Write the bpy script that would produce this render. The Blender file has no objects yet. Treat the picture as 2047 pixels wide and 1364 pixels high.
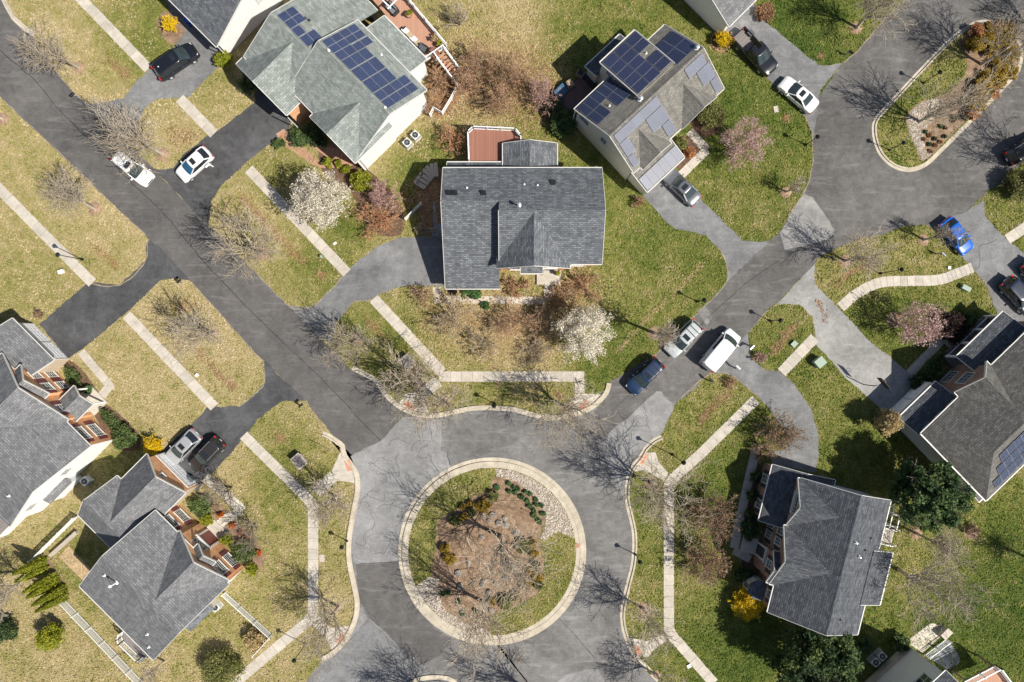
import bpy, bmesh, math, random
import numpy as np
from mathutils import Vector, Matrix

# ------------------------------------------------------------------ scene, camera, sky, sun
SC = bpy.context.scene
COL = SC.collection
R = math.radians
CAM_H = 75.83                     # metres above the street
PPM = 18.0                        # image pixels per metre at street level
CX, CY = 1023.5, 682.0            # image pixel under the aircraft

cam = bpy.data.cameras.new('camera'); cam.sensor_width = 36.0; cam.lens = 24.005
cam.clip_start = 0.5; cam.clip_end = 3000
camo = bpy.data.objects.new('camera', cam); COL.objects.link(camo)
camo.location = (0, 0, CAM_H); camo.rotation_euler = (0, 0, 0)
SC.camera = camo

SUN_EL = 50.0
SUN_AZ = math.atan2(0.90, -0.435)        # clockwise from +Y
SUN_DIR = Vector((math.sin(SUN_AZ) * math.cos(R(SUN_EL)), math.cos(SUN_AZ) * math.cos(R(SUN_EL)), math.sin(R(SUN_EL))))
W = bpy.data.worlds.new('World'); SC.world = W; W.use_nodes = True
wn = W.node_tree.nodes; wl = W.node_tree.links
sky = wn.new('ShaderNodeTexSky'); sky.sky_type = 'NISHITA'; sky.sun_disc = False
sky.sun_elevation = R(SUN_EL); sky.sun_rotation = SUN_AZ
bg = wn['Background']; bg.inputs[1].default_value = 0.070
wl.new(sky.outputs[0], bg.inputs[0])
sl = bpy.data.lights.new('sun', 'SUN'); sl.energy = 5.0; sl.angle = R(0.5); sl.color = (1.0, 0.945, 0.85)
so = bpy.data.objects.new('sun', sl); COL.objects.link(so); so.location = (60, -30, 90)
so.rotation_euler = (-SUN_DIR).to_track_quat('-Z', 'Y').to_euler()
SC.view_settings.view_transform = 'Standard'; SC.view_settings.look = 'None'
SC.view_settings.gamma = 1.0; SC.view_settings.use_curve_mapping = False
SC.view_settings.exposure = 0.32
SC.cycles.max_bounces = 5; SC.cycles.diffuse_bounces = 2; SC.cycles.glossy_bounces = 3
SC.cycles.transparent_max_bounces = 6; SC.cycles.transmission_bounces = 4

# ------------------------------------------------------------------ image pixels -> world
def G(x, y, z=0.0):
    """World point of an image pixel; z undoes the lean a raised point shows in the image."""
    k = (CAM_H - z) / CAM_H / PPM
    return Vector(((x - CX) * k, (CY - y) * k, z))
def g2(x, y): p = G(x, y); return (p.x, p.y)
TILE = dict(A=(0, 0), B=(500, 0), C=(1020, 0), D=(1527, 0), E=(0, 450), F=(500, 450), G=(1020, 450), H=(1527, 450),
            I=(0, 904), J=(500, 904), K=(1020, 904), L=(1527, 904))
def T(t, x, y):                   # pixel read on one of the twelve enlarged image tiles
    o = TILE[t]; return (o[0] + x / 2.965, o[1] + y / 2.965)
def TL(t, *pts): return [T(t, x, y) for x, y in pts]

def catmull(pts, n=5, closed=False):
    P = [np.array(p, float) for p in pts]; out = []; m = len(P)
    for i in range(m if closed else m - 1):
        a = P[(i - 1) % m] if closed or i > 0 else P[i]
        b = P[i]; c = P[(i + 1) % m]
        d = P[(i + 2) % m] if closed or i + 2 < m else c
        for k in range(n):
            t = k / n
            out.append(tuple(0.5 * ((2 * b) + (c - a) * t + (2 * a - 5 * b + 4 * c - d) * t * t + (3 * b - a - 3 * c + d) * t ** 3)))
    if not closed: out.append(tuple(P[-1]))
    return out

# ------------------------------------------------------------------ objects
def tag(o, label=None, cat=None, group=None, kind=None):
    if label: o['label'] = label
    if cat: o['category'] = cat
    if group: o['group'] = group
    if kind: o['kind'] = kind
    return o
def empty(name, loc, ang=0.0, label=None, cat=None, group=None):
    o = bpy.data.objects.new(name, None); COL.objects.link(o)
    o.location = loc; o.rotation_euler = (0, 0, ang); o.empty_display_size = 0.3
    return tag(o, label, cat, group)
def link(name, me, parent=None):
    o = bpy.data.objects.new(name, me); COL.objects.link(o)
    if parent is not None: o.parent = parent
    return o

class MB:
    """collects faces, builds ONE mesh object; planar UVs in metres on every face"""
    def __init__(s): s.v = []; s.f = []; s.m = []
    def face(s, pts, m=0):
        i = len(s.v); s.v += [tuple(p) for p in pts]; s.f.append(tuple(range(i, i + len(pts)))); s.m.append(m); return s
    def box(s, x0, x1, y0, y1, z0, z1, m=0):
        i = len(s.v)
        s.v += [(x0, y0, z0), (x1, y0, z0), (x1, y1, z0), (x0, y1, z0), (x0, y0, z1), (x1, y0, z1), (x1, y1, z1), (x0, y1, z1)]
        s.f += [(i, i+3, i+2, i+1), (i+4, i+5, i+6, i+7), (i, i+1, i+5, i+4), (i+1, i+2, i+6, i+5), (i+2, i+3, i+7, i+6), (i+3, i, i+4, i+7)]
        s.m += [m] * 6; return s
    def prism(s, poly, z0, z1, m=0, bottom=True):
        a = sum(poly[k][0] * poly[(k+1) % len(poly)][1] - poly[(k+1) % len(poly)][0] * poly[k][1] for k in range(len(poly)))
        if a < 0: poly = poly[::-1]
        n = len(poly); i = len(s.v)
        zz0 = z0 if hasattr(z0, '__len__') else [z0] * n; zz1 = z1 if hasattr(z1, '__len__') else [z1] * n
        s.v += [(p[0], p[1], zz0[k]) for k, p in enumerate(poly)] + [(p[0], p[1], zz1[k]) for k, p in enumerate(poly)]
        s.f.append(tuple(range(i + n, i + 2 * n))); s.m.append(m)
        if bottom: s.f.append(tuple(range(i + n - 1, i - 1, -1))); s.m.append(m)
        for k in range(n):
            j = (k + 1) % n; s.f.append((i + k, i + j, i + n + j, i + n + k)); s.m.append(m)
        return s
    def slab(s, quad, t, m=0):
        """a polygon with thickness t below it"""
        n = len(quad); i = len(s.v)
        s.v += [tuple(p) for p in quad] + [(p[0], p[1], p[2] - t) for p in quad]
        s.f.append(tuple(range(i, i + n))); s.f.append(tuple(range(i + 2 * n - 1, i + n - 1, -1))); s.m += [m, m]
        for k in range(n):
            j = (k + 1) % n; s.f.append((i + k, i + n + k, i + n + j, i + j)); s.m.append(m)
        return s
    def bar(s, a, b, w, h, m=0):
        """rectangular bar from a to b, w across, h deep"""
        a = Vector(a); b = Vector(b); d = (b - a).normalized()
        up = Vector((0, 0, 1)) if abs(d.z) < 0.95 else Vector((1, 0, 0))
        x = d.cross(up).normalized() * w / 2; y = x.cross(d).normalized() * h / 2
        i = len(s.v)
        for p in (a, b): s.v += [tuple(p - x - y), tuple(p + x - y), tuple(p + x + y), tuple(p - x + y)]
        s.f += [(i, i+1, i+2, i+3), (i+7, i+6, i+5, i+4)] + [(i+k, i+4+k, i+4+(k+1) % 4, i+(k+1) % 4) for k in range(4)]
        s.m += [m] * 6; return s
    def tube(s, pts, rad, n=8, m=0, cap=True):
        pts = [Vector(p) for p in pts]; rad = rad if hasattr(rad, '__len__') else [rad] * len(pts)
        i = len(s.v)
        for k, p in enumerate(pts):
            d = (pts[min(k+1, len(pts)-1)] - pts[max(k-1, 0)]).normalized()
            up = Vector((0, 0, 1)) if abs(d.z) < 0.9 else Vector((1, 0, 0))
            x = d.cross(up).normalized(); y = x.cross(d)
            for q in range(n):
                a = 2 * math.pi * q / n; s.v.append(tuple(p + (x * math.cos(a) + y * math.sin(a)) * rad[k]))
        for k in range(len(pts) - 1):
            for q in range(n):
                r = (q + 1) % n; s.f.append((i+k*n+q, i+k*n+r, i+(k+1)*n+r, i+(k+1)*n+q)); s.m.append(m)
        if cap:
            e = i + (len(pts)-1) * n
            s.f.append(tuple(range(i+n-1, i-1, -1))); s.f.append(tuple(range(e, e+n))); s.m += [m, m]
        return s
    def cyl(s, x, y, z0, z1, r0, r1=None, n=12, m=0):
        return s.tube([(x, y, z0), (x, y, z1)], [r0, r0 if r1 is None else r1], n, m)
    def lathe(s, prof, n=14, m=0, cx=0, cy=0):
        i = len(s.v)
        for r, z in prof:
            for q in range(n):
                a = 2 * math.pi * q / n; s.v.append((cx + r * math.cos(a), cy + r * math.sin(a), z))
        for k in range(len(prof) - 1):
            for q in range(n):
                r = (q + 1) % n; s.f.append((i+k*n+q, i+k*n+r, i+(k+1)*n+r, i+(k+1)*n+q)); s.m.append(m)
        e = i + (len(prof)-1) * n
        s.f.append(tuple(range(i+n-1, i-1, -1))); s.f.append(tuple(range(e, e+n))); s.m += [m, m]
        return s
    def mesh(s, name, mats, smooth=None, uv=True):
        me = bpy.data.meshes.new(name); me.from_pydata(s.v, [], s.f)
        for mt in (mats if isinstance(mats, (list, tuple)) else [mats]): me.materials.append(mt)
        if max(s.m, default=0) > 0: me.polygons.foreach_set('material_index', s.m)
        if uv:
            l = me.uv_layers.new(name='UVMap').data; V = s.v; k = 0
            for f in s.f:
                nx = ny = nz = 0.0
                for q in range(len(f)):
                    a = V[f[q]]; b = V[f[(q+1) % len(f)]]
                    nx += (a[1]-b[1])*(a[2]+b[2]); ny += (a[2]-b[2])*(a[0]+b[0]); nz += (a[0]-b[0])*(a[1]+b[1])
                h = math.hypot(nx, ny); L = math.sqrt(h*h + nz*nz) or 1
                if h < 0.02 * L: tx, ty, sx, sy, sz = 1, 0, 0, 1, 0
                else:
                    tx, ty = -ny / h, nx / h; n = (nx/L, ny/L, nz/L)
                    sx, sy, sz = -n[2]*ty, n[2]*tx, n[0]*ty - n[1]*tx
                for q in f:
                    p = V[q]; l[k].uv = (p[0]*tx + p[1]*ty, p[0]*sx + p[1]*sy + p[2]*sz); k += 1
        me.update()
        if smooth is not None:
            me.shade_smooth(); me.set_sharp_from_angle(angle=R(smooth))
        return me
    def build(s, name, mats, parent=None, smooth=None, uv=True):
        return link(name, s.mesh(name, mats, smooth, uv), parent)

# ------------------------------------------------------------------ materials
MATS = {}
class NT:
    def __init__(s, name):
        s.mat = bpy.data.materials.new(name); s.mat.use_nodes = True; s.t = s.mat.node_tree
        s.b = s.t.nodes['Principled BSDF']; MATS[name] = s.mat
    def n(s, kind, inputs=None, **props):
        nd = s.t.nodes.new('ShaderNode' + kind)
        for k, v in props.items(): setattr(nd, k, v)
        for k, v in (inputs or {}).items(): s.set(nd.inputs[k], v)
        return nd
    def set(s, sock, v):
        if isinstance(v, bpy.types.NodeSocket): s.t.links.new(v, sock)
        elif isinstance(v, bpy.types.Node): s.t.links.new(v.outputs[0], sock)
        else: sock.default_value = v
    def coord(s, kind='Object', scale=(1, 1, 1), rot=(0, 0, 0)):
        c = s.n('TexCoord'); m = s.n('Mapping', {'Vector': c.outputs[kind], 'Scale': scale, 'Rotation': rot}); return m.outputs[0]
    def noise(s, vec, scale, detail=4, rough=0.6, dist=0):
        return s.n('TexNoise', {'Vector': vec, 'Scale': scale, 'Detail': detail, 'Roughness': rough, 'Distortion': dist}).outputs[0]
    def ramp(s, fac, stops, interp='LINEAR'):
        r = s.n('ValToRGB', {'Fac': fac}); e = r.color_ramp.elements; r.color_ramp.interpolation = interp
        while len(e) < len(stops): e.new(0.5)
        for k, (p, c) in enumerate(stops): e[k].position = p; e[k].color = (*c, 1) if len(c) == 3 else c
        return r.outputs[0]
    def mix(s, fac, a, b, mode='MIX'):
        m = s.n('Mix', data_type='RGBA', blend_type=mode)
        s.set(m.inputs[0], fac); s.set(m.inputs[6], c4(a)); s.set(m.inputs[7], c4(b)); return m.outputs[2]
    def math(s, op, a, b=0.0):
        m = s.n('Math', operation=op); s.set(m.inputs[0], a); s.set(m.inputs[1], b); return m.outputs[0]
    def bump(s, h, strength=0.3, dist=0.05):
        b = s.n('Bump', {'Height': h, 'Strength': strength, 'Distance': dist}); s.set(s.b.inputs['Normal'], b.outputs[0])
    def out(s, col, rough=0.8, metal=0.0, spec=0.5):
        s.set(s.b.inputs['Base Color'], c4(col)); s.set(s.b.inputs['Roughness'], rough); s.b.inputs['Metallic'].default_value = metal
        s.b.inputs['Specular IOR Level'].default_value = spec; return s.mat
def c4(c): return (*c, 1.0) if isinstance(c, tuple) and len(c) == 3 else c
def vadd(c, k): return tuple(min(1, x * k) for x in c)

def m_plain(name, c, rough=0.6, metal=0.0, spec=0.4, var=0.12):
    t = NT(name); v = t.coord('Object'); n = t.noise(v, 6.0, 3)
    return t.out(t.mix(n, vadd(c, 1 - var), vadd(c, 1 + var)), rough, metal, spec)
def m_noisy(name, c1, c2, scale, fine=14.0, famt=0.5, rough=0.9, bump=0.3, bdist=0.03, coord='Object', stretch=(1, 1, 1), c3=None, spec=0.25, rnd=0.0):
    t = NT(name); v = t.coord(coord, stretch)
    a = t.noise(v, scale, 5, 0.65); f = t.noise(v, fine, 4, 0.7)
    col = t.ramp(a, [(0.32, c1), (0.68, c2)] if c3 is None else [(0.3, c1), (0.5, c2), (0.7, c3)])
    k = t.ramp(f, [(0.25, (1-famt,)*3), (0.75, (1+famt,)*3)])
    col = t.mix(1.0, col, k, 'MULTIPLY')
    if rnd:
        oi = t.n('ObjectInfo'); col = t.mix(1.0, col, t.ramp(oi.outputs['Random'], [(0, (1-rnd,)*3), (1, (1+rnd,)*3)]), 'MULTIPLY')
    t.bump(f, bump, bdist)
    return t.out(col, rough, 0, spec)
def m_glass(name='window_glass', c=(0.03, 0.045, 0.06), rough=0.06):
    t = NT(name); v = t.coord('Object'); n = t.noise(v, 1.3, 2)
    return t.out(t.mix(n, vadd(c, 0.6), vadd(c, 1.5)), rough, 0.0, 0.8)
def m_paint(name, c, rough=0.28, metal=0.0, coat=0.6):
    t = NT(name); v = t.coord('Object'); n = t.noise(v, 2.0, 3); d = t.noise(v, 45.0, 2)
    t.b.inputs['Coat Weight'].default_value = coat; t.b.inputs['Coat Roughness'].default_value = 0.06
    return t.out(t.mix(n, vadd(c, 0.93), vadd(c, 1.05)), t.math('ADD', t.math('MULTIPLY', d, 0.12), rough - 0.06), metal, 0.5)

def m_asphalt(name, dark, light, worn=0.5, tint=(1.0, 0.99, 1.02)):
    t = NT(name); v = t.coord('Object')
    a = t.noise(v, 0.16, 5, 0.6, 0.4); b = t.noise(v, 1.1, 6, 0.7, 0.6); f = t.noise(v, 16.0, 3, 0.7); g = t.noise(v, 70.0, 2, 0.6)
    mixn = t.math('ADD', t.math('MULTIPLY', a, 0.55), t.math('MULTIPLY', b, 0.45))
    col = t.ramp(mixn, [(0.36, tuple(dark * 0.9 * x for x in tint)), (0.5, tuple((dark * 0.5 + light * 0.5) * x for x in tint)), (0.64, tuple(light * 1.12 * x for x in tint))])
    col = t.mix(1.0, col, t.ramp(f, [(0.3, (0.72,)*3), (0.7, (1.28,)*3)]), 'MULTIPLY')
    col = t.mix(1.0, col, t.ramp(g, [(0.35, (0.75,)*3), (0.65, (1.25,)*3)]), 'MULTIPLY')
    # pale tyre scuffs, dark oil spots
    s = t.noise(t.coord('Object', (0.25, 1.7, 1), (0, 0, R(48))), 1.0, 5, 0.7, 0.5)
    col = t.mix(t.math('MULTIPLY', t.ramp(s, [(0.54, (0,)*3), (0.72, (1,)*3)]), 0.5 * worn), col, tuple(min(.45, light * 2.1) * x for x in tint))
    o_ = t.noise(v, 0.55, 3, 0.5); col = t.mix(t.math('MULTIPLY', t.ramp(o_, [(0.62, (0,)*3), (0.75, (1,)*3)]), 0.45), col, (dark * 0.55,) * 3)
    t.bump(g, 0.35, 0.01)
    return t.out(col, 0.88, 0, 0.3)

def m_shingle(name, c1, c2, c3, course=0.28, wide=0.9):
    t = NT(name); uv = t.coord('UV')
    br = t.n('TexBrick', {'Vector': uv, 'Scale': 1.0, 'Brick Width': wide * 0.5, 'Row Height': course * 0.72, 'Mortar Size': 0.028, 'Mortar Smooth': 0.4, 'Bias': 0.0,
             'Color1': c4((0.2,)*3), 'Color2': c4((0.8,)*3), 'Mortar': c4((0.0,)*3)}, offset=0.37, offset_frequency=2)
    n = t.noise(uv, 0.9, 5, 0.6); f = t.noise(uv, 9.0, 4, 0.7); sp = t.noise(uv, 40.0, 2, 0.6)
    bw = t.n('RGBToBW', {'Color': br.outputs['Color']}).outputs[0]
    h = t.math('ADD', t.math('MULTIPLY', bw, 0.62), t.math('MULTIPLY', f, 0.5))
    col = t.ramp(h, [(0.12, c1), (0.48, c2), (0.85, c3)])
    col = t.mix(1.0, col, t.ramp(n, [(0.3, (0.84,)*3), (0.7, (1.13,)*3)]), 'MULTIPLY')
    # rain streaks run down the slope
    st = t.noise(t.coord('UV', (1.6, 0.16, 1)), 1.0, 4, 0.6)
    col = t.mix(1.0, col, t.ramp(st, [(0.35, (0.88,)*3), (0.65, (1.09,)*3)]), 'MULTIPLY')
    col = t.mix(1.0, col, t.ramp(sp, [(0.3, (0.8,)*3), (0.7, (1.18,)*3)]), 'MULTIPLY')
    t.bump(t.math('ADD', bw, t.math('MULTIPLY', sp, 0.5)), 0.55, 0.03)
    return t.out(col, 0.9, 0, 0.2)
def m_brick(name, c1, c2, mortar, w=0.21, h=0.07, ms=0.012):
    t = NT(name); uv = t.coord('UV')
    br = t.n('TexBrick', {'Vector': uv, 'Scale': 1.0, 'Brick Width': w, 'Row Height': h, 'Mortar Size': ms, 'Bias': 0.0,
             'Color1': c4(c1), 'Color2': c4(c2), 'Mortar': c4(mortar)})
    n = t.noise(uv, 1.5, 4); col = t.mix(1.0, br.outputs['Color'], t.ramp(n, [(0.3, (0.8,)*3), (0.7, (1.15,)*3)]), 'MULTIPLY')
    f = t.noise(uv, 25, 3); col = t.mix(1.0, col, t.ramp(f, [(0.3, (0.85,)*3), (0.7, (1.12,)*3)]), 'MULTIPLY')
    t.bump(br.outputs['Fac'], 0.4, -0.01); return t.out(col, 0.9, 0, 0.2)
def m_siding(name, c, lap=0.2):
    t = NT(name); uv = t.n('TexCoord').outputs['UV']
    sep = t.n('SeparateXYZ', {'Vector': uv}); y = t.math('FRACT', t.math('MULTIPLY', sep.outputs[1], 1 / lap))
    n = t.noise(uv, 0.7, 4); col = t.mix(n, vadd(c, 0.93), vadd(c, 1.04))
    st = t.noise(t.coord('UV', (3, 0.25, 1)), 1.0, 4); col = t.mix(1.0, col, t.ramp(st, [(0.3, (0.93,)*3), (0.6, (1,)*3)]), 'MULTIPLY')
    t.bump(y, 0.6, -0.02); return t.out(col, 0.55, 0, 0.3)
def m_boards(name, c1, c2, w=0.14, axis=0, gap=0.06):
    t = NT(name); uv = t.n('TexCoord').outputs['UV']; sep = t.n('SeparateXYZ', {'Vector': uv})
    x = t.math('MULTIPLY', sep.outputs[axis], 1 / w); fr = t.math('FRACT', x); fl = t.math('FLOOR', x)
    wn_ = t.n('TexWhiteNoise', {'W': fl}, noise_dimensions='1D').outputs[0]
    g = t.noise(t.coord('UV', (1, 14, 1) if axis else (14, 1, 1)), 1.5, 4)
    col = t.mix(t.math('ADD', t.math('MULTIPLY', wn_, 0.5), t.math('MULTIPLY', g, 0.5)), c1, c2)
    lt = t.math('LESS_THAN', fr, gap); col = t.mix(lt, col, vadd(c1, 0.25)); t.bump(lt, 0.6, -0.02)
    return t.out(col, 0.75, 0, 0.3)
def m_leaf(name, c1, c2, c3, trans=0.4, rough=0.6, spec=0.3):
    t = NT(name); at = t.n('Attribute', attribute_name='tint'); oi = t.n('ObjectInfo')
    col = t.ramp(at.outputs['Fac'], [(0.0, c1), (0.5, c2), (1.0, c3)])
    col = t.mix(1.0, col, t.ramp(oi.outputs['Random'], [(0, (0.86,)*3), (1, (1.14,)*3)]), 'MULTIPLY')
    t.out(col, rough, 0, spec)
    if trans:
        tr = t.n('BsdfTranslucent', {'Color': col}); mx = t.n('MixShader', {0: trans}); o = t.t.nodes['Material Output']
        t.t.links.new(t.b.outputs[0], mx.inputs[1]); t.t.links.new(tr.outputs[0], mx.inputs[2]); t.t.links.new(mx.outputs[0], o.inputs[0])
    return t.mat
def m_solar(name, cell, frame=(0.62, 0.64, 0.68), rough=0.12, line=(0.45, 0.48, 0.55)):
    t = NT(name); uv = t.n('TexCoord').outputs['UV']; sep = t.n('SeparateXYZ', {'Vector': uv})
    def grid(ax, w):
        f = t.math('FRACT', t.math('MULTIPLY', sep.outputs[ax], 1 / w)); return t.math('MAXIMUM', t.math('LESS_THAN', f, 0.05), t.math('GREATER_THAN', f, 0.95))
    ln = t.math('MAXIMUM', grid(0, 0.16), grid(1, 0.16))
    n = t.noise(uv, 1.7, 2); oi = t.n('ObjectInfo')
    c = t.mix(n, vadd(cell, 0.7), vadd(cell, 1.4)); c = t.mix(1.0, c, t.ramp(oi.outputs['Random'], [(0, (0.8,)*3), (1, (1.2,)*3)]), 'MULTIPLY')
    return t.out(t.mix(ln, c, line), rough, 0.0, 0.6)

# grass: dormant straw to spring green by the "green" attribute, broken up at four scales
def m_grass():
    t = NT('grass'); v = t.coord('Object')
    at = t.n('Attribute', attribute_name='green').outputs['Fac']
    a = t.noise(v, 0.16, 4, 0.6, 0.4); b = t.noise(v, 0.9, 6, 0.7, 0.4); c = t.noise(v, 4.2, 5, 0.75, 0.3); d = t.noise(v, 9.0, 4, 0.8, 0.4); e = t.noise(v, 24.0, 3, 0.75)
    S = lambda n, k: t.math('MULTIPLY', t.math('SUBTRACT', n, 0.5), k)
    x = t.math('ADD', at, S(a, 0.45))
    for n, k in ((b, 0.75), (c, 0.7), (d, 0.55)): x = t.math('ADD', x, S(n, k))
    col = t.ramp(x, [(0.0, (0.56, 0.45, 0.27)), (0.22, (0.47, 0.385, 0.195)), (0.42, (0.34, 0.30, 0.115)), (0.60, (0.20, 0.21, 0.055)), (0.80, (0.10, 0.14, 0.03)), (1.0, (0.055, 0.09, 0.022))])
    col = t.mix(1.0, col, t.ramp(d, [(0.26, (0.52,)*3), (0.5, (1.0,)*3), (0.74, (1.34,)*3)]), 'MULTIPLY')
    col = t.mix(1.0, col, t.ramp(e, [(0.28, (0.55,)*3), (0.5, (1.0,)*3), (0.72, (1.35,)*3)]), 'MULTIPLY')
    t.bump(t.math('ADD', d, t.math('MULTIPLY', e, 0.7)), 1.0, 0.13)
    return t.out(col, 0.95, 0, 0.1)

def m_blade():
    t = NT('grass_blade'); at = t.n('Attribute', attribute_name='tint')
    col = t.ramp(at.outputs['Fac'], [(0.0, (0.70, 0.575, 0.37)), (0.22, (0.58, 0.48, 0.27)), (0.42, (0.43, 0.385, 0.15)), (0.60, (0.285, 0.305, 0.07)), (0.80, (0.165, 0.225, 0.036)), (1.0, (0.09, 0.15, 0.024))])
    t.out(col, 0.7, 0, 0.2); tr = t.n('BsdfTranslucent', {'Color': col}); mx = t.n('MixShader', {0: 0.35}); o = t.t.nodes['Material Output']
    t.t.links.new(t.b.outputs[0], mx.inputs[1]); t.t.links.new(tr.outputs[0], mx.inputs[2]); t.t.links.new(mx.outputs[0], o.inputs[0])
m_blade()
m_grass()
m_asphalt('asphalt_dark', 0.082, 0.128, 0.7, (1.04, 0.985, 0.95))
m_asphalt('asphalt_mid', 0.115, 0.205, 0.7, (1.02, 0.99, 0.96))
m_asphalt('asphalt_light', 0.175, 0.28, 0.3, (1.0, 0.99, 0.985))
m_asphalt('asphalt_drive', 0.045, 0.105, 0.35, (0.98, 0.985, 1.02))
m_asphalt('asphalt_drive_grey', 0.13, 0.225, 0.4, (0.99, 0.99, 1.0))
m_asphalt('asphalt_drive_pale', 0.19, 0.32, 0.5, (1.02, 1.0, 0.96))
m_asphalt('asphalt_culdesac', 0.080, 0.145, 0.8, (1.04, 0.99, 0.95))
m_plain('tar', (0.022, 0.022, 0.026), 0.7)
m_noisy('concrete', (0.42, 0.38, 0.32), (0.56, 0.51, 0.44), 1.3, 11, 0.16, 0.9, 0.2, 0.01, rnd=0.09)
m_noisy('kerb', (0.40, 0.35, 0.275), (0.56, 0.50, 0.40), 1.1, 9, 0.18, 0.9, 0.2, 0.01, rnd=0.07)
m_noisy('tactile', (0.50, 0.20, 0.12), (0.62, 0.31, 0.20), 2, 20, 0.2, 0.85)
m_noisy('mulch', (0.16, 0.10, 0.062), (0.36, 0.25, 0.165), 1.6, 12, 0.65, 0.95, 0.9, 0.08)
m_noisy('mulch_ring', (0.22, 0.135, 0.09), (0.42, 0.29, 0.21), 3, 14, 0.5, 0.95, 0.8, 0.06)
m_noisy('bed_soil', (0.09, 0.055, 0.04), (0.19, 0.12, 0.075), 1.8, 10, 0.6, 0.95, 0.9, 0.08)
m_noisy('leaf_bed', (0.20, 0.115, 0.055), (0.38, 0.24, 0.12), 1.2, 9, 0.6, 0.95, 0.9, 0.08)
m_noisy('dirt', (0.17, 0.145, 0.11), (0.36, 0.30, 0.215), 0.8, 9, 0.5, 0.95, 0.6, 0.03); m_noisy('pebble_bed', (0.20, 0.16, 0.12), (0.36, 0.29, 0.22), 5, 16, 0.5, 0.95, 0.8, 0.05)
m_noisy('river_stone', (0.42, 0.36, 0.29), (0.68, 0.62, 0.54), 3.0, 9, 0.3, 0.85, 0.2)
m_noisy('boulder', (0.16, 0.14, 0.12), (0.36, 0.32, 0.27), 1.6, 9, 0.4, 0.9, 0.8, 0.05, rnd=0.2)
m_shingle('shingle_slate', (0.045, 0.05, 0.057), (0.125, 0.135, 0.148), (0.24, 0.25, 0.265))
m_shingle('shingle_grey', (0.085, 0.087, 0.09), (0.17, 0.172, 0.178), (0.27, 0.272, 0.28))
m_shingle('shingle_green', (0.115, 0.13, 0.118), (0.235, 0.26, 0.242), (0.37, 0.395, 0.375))
m_shingle('shingle_brown', (0.095, 0.09, 0.08), (0.19, 0.18, 0.16), (0.29, 0.275, 0.25))
m_shingle('shingle_dark', (0.032, 0.036, 0.043), (0.085, 0.092, 0.104), (0.165, 0.175, 0.19))
m_shingle('shingle_warm', (0.055, 0.052, 0.048), (0.13, 0.125, 0.115), (0.215, 0.208, 0.195))
m_brick('brick_orange', (0.70, 0.29, 0.115), (0.82, 0.42, 0.20), (0.74, 0.52, 0.34))
m_brick('brick_red', (0.22, 0.105, 0.07), (0.33, 0.165, 0.11), (0.36, 0.31, 0.27))
m_brick('brick_walk', (0.40, 0.20, 0.13), (0.52, 0.29, 0.20), (0.36, 0.27, 0.2), 0.22, 0.11, 0.012)
m_brick('paver_tan', (0.44, 0.31, 0.18), (0.56, 0.41, 0.25), (0.33, 0.25, 0.16), 0.3, 0.15, 0.015)
m_siding('siding_white', (0.80, 0.80, 0.79)); m_siding('siding_cream', (0.60, 0.56, 0.47)); m_siding('siding_grey', (0.66, 0.67, 0.66)); m_siding('siding_tan', (0.52, 0.43, 0.32))
m_plain('trim', (0.66, 0.645, 0.61), 0.45, var=0.05); m_plain('white_vinyl', (0.90, 0.90, 0.89), 0.4, var=0.04)
m_plain('shutter', (0.17, 0.05, 0.055), 0.5); m_plain('shutter_dark', (0.045, 0.05, 0.055), 0.5); m_plain('blind', (0.55, 0.56, 0.56), 0.7)
m_glass(); m_glass('dark_glass', (0.018, 0.022, 0.026), 0.05); m_glass('car_glass', (0.030, 0.045, 0.048), 0.05); m_glass('car_glass_blue', (0.02, 0.10, 0.20), 0.05)
m_plain('door_white', (0.86, 0.86, 0.86), 0.5, var=0.05); m_plain('door_red', (0.22, 0.06, 0.045), 0.45); m_plain('door_dark', (0.05, 0.05, 0.055), 0.45)
m_plain('black_metal', (0.018, 0.019, 0.021), 0.45, 0.3); m_plain('grey_metal', (0.34, 0.35, 0.36), 0.4, 0.6); m_plain('dark_plastic', (0.03, 0.031, 0.033), 0.6)
m_plain('silver', (0.62, 0.63, 0.65), 0.3, 0.7); m_plain('chrome', (0.75, 0.76, 0.78), 0.15, 1.0); m_plain('tyre', (0.022, 0.022, 0.023), 0.85); m_plain('galvanised', (0.55, 0.57, 0.58), 0.4, 0.5)
m_plain('red_lens', (0.55, 0.03, 0.03), 0.2); m_plain('clear_lens', (0.6, 0.62, 0.65), 0.12); m_plain('amber_lens', (0.6, 0.25, 0.03), 0.2)
m_plain('lantern_glass', (0.30, 0.42, 0.46), 0.2); m_plain('utility_green', (0.30, 0.38, 0.31), 0.55); m_plain('stone_cap', (0.50, 0.44, 0.38), 0.85)
m_plain('sign_red', (0.5, 0.03, 0.03), 0.4); m_plain('sign_yellow', (0.7, 0.62, 0.04), 0.4); m_plain('sign_green', (0.02, 0.16, 0.08), 0.4)
m_plain('bin_blue', (0.02, 0.10, 0.48), 0.45); m_plain('bin_grey', (0.09, 0.10, 0.11), 0.5); m_plain('terracotta', (0.42, 0.22, 0.14), 0.8); m_plain('rim_orange', (0.62, 0.17, 0.05), 0.5)
m_plain('cushion_tan', (0.42, 0.33, 0.22), 0.85); m_plain('cushion_white', (0.72, 0.70, 0.66), 0.85); m_plain('cover_blue', (0.05, 0.12, 0.2), 0.5)
m_boards('deck_red', (0.24, 0.105, 0.075), (0.34, 0.165, 0.115)); m_boards('deck_salmon', (0.40, 0.21, 0.14), (0.52, 0.30, 0.21)); m_boards('deck_brown', (0.15, 0.09, 0.085), (0.22, 0.14, 0.13)); m_boards('deck_grey', (0.18, 0.16, 0.15), (0.27, 0.24, 0.23))
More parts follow.
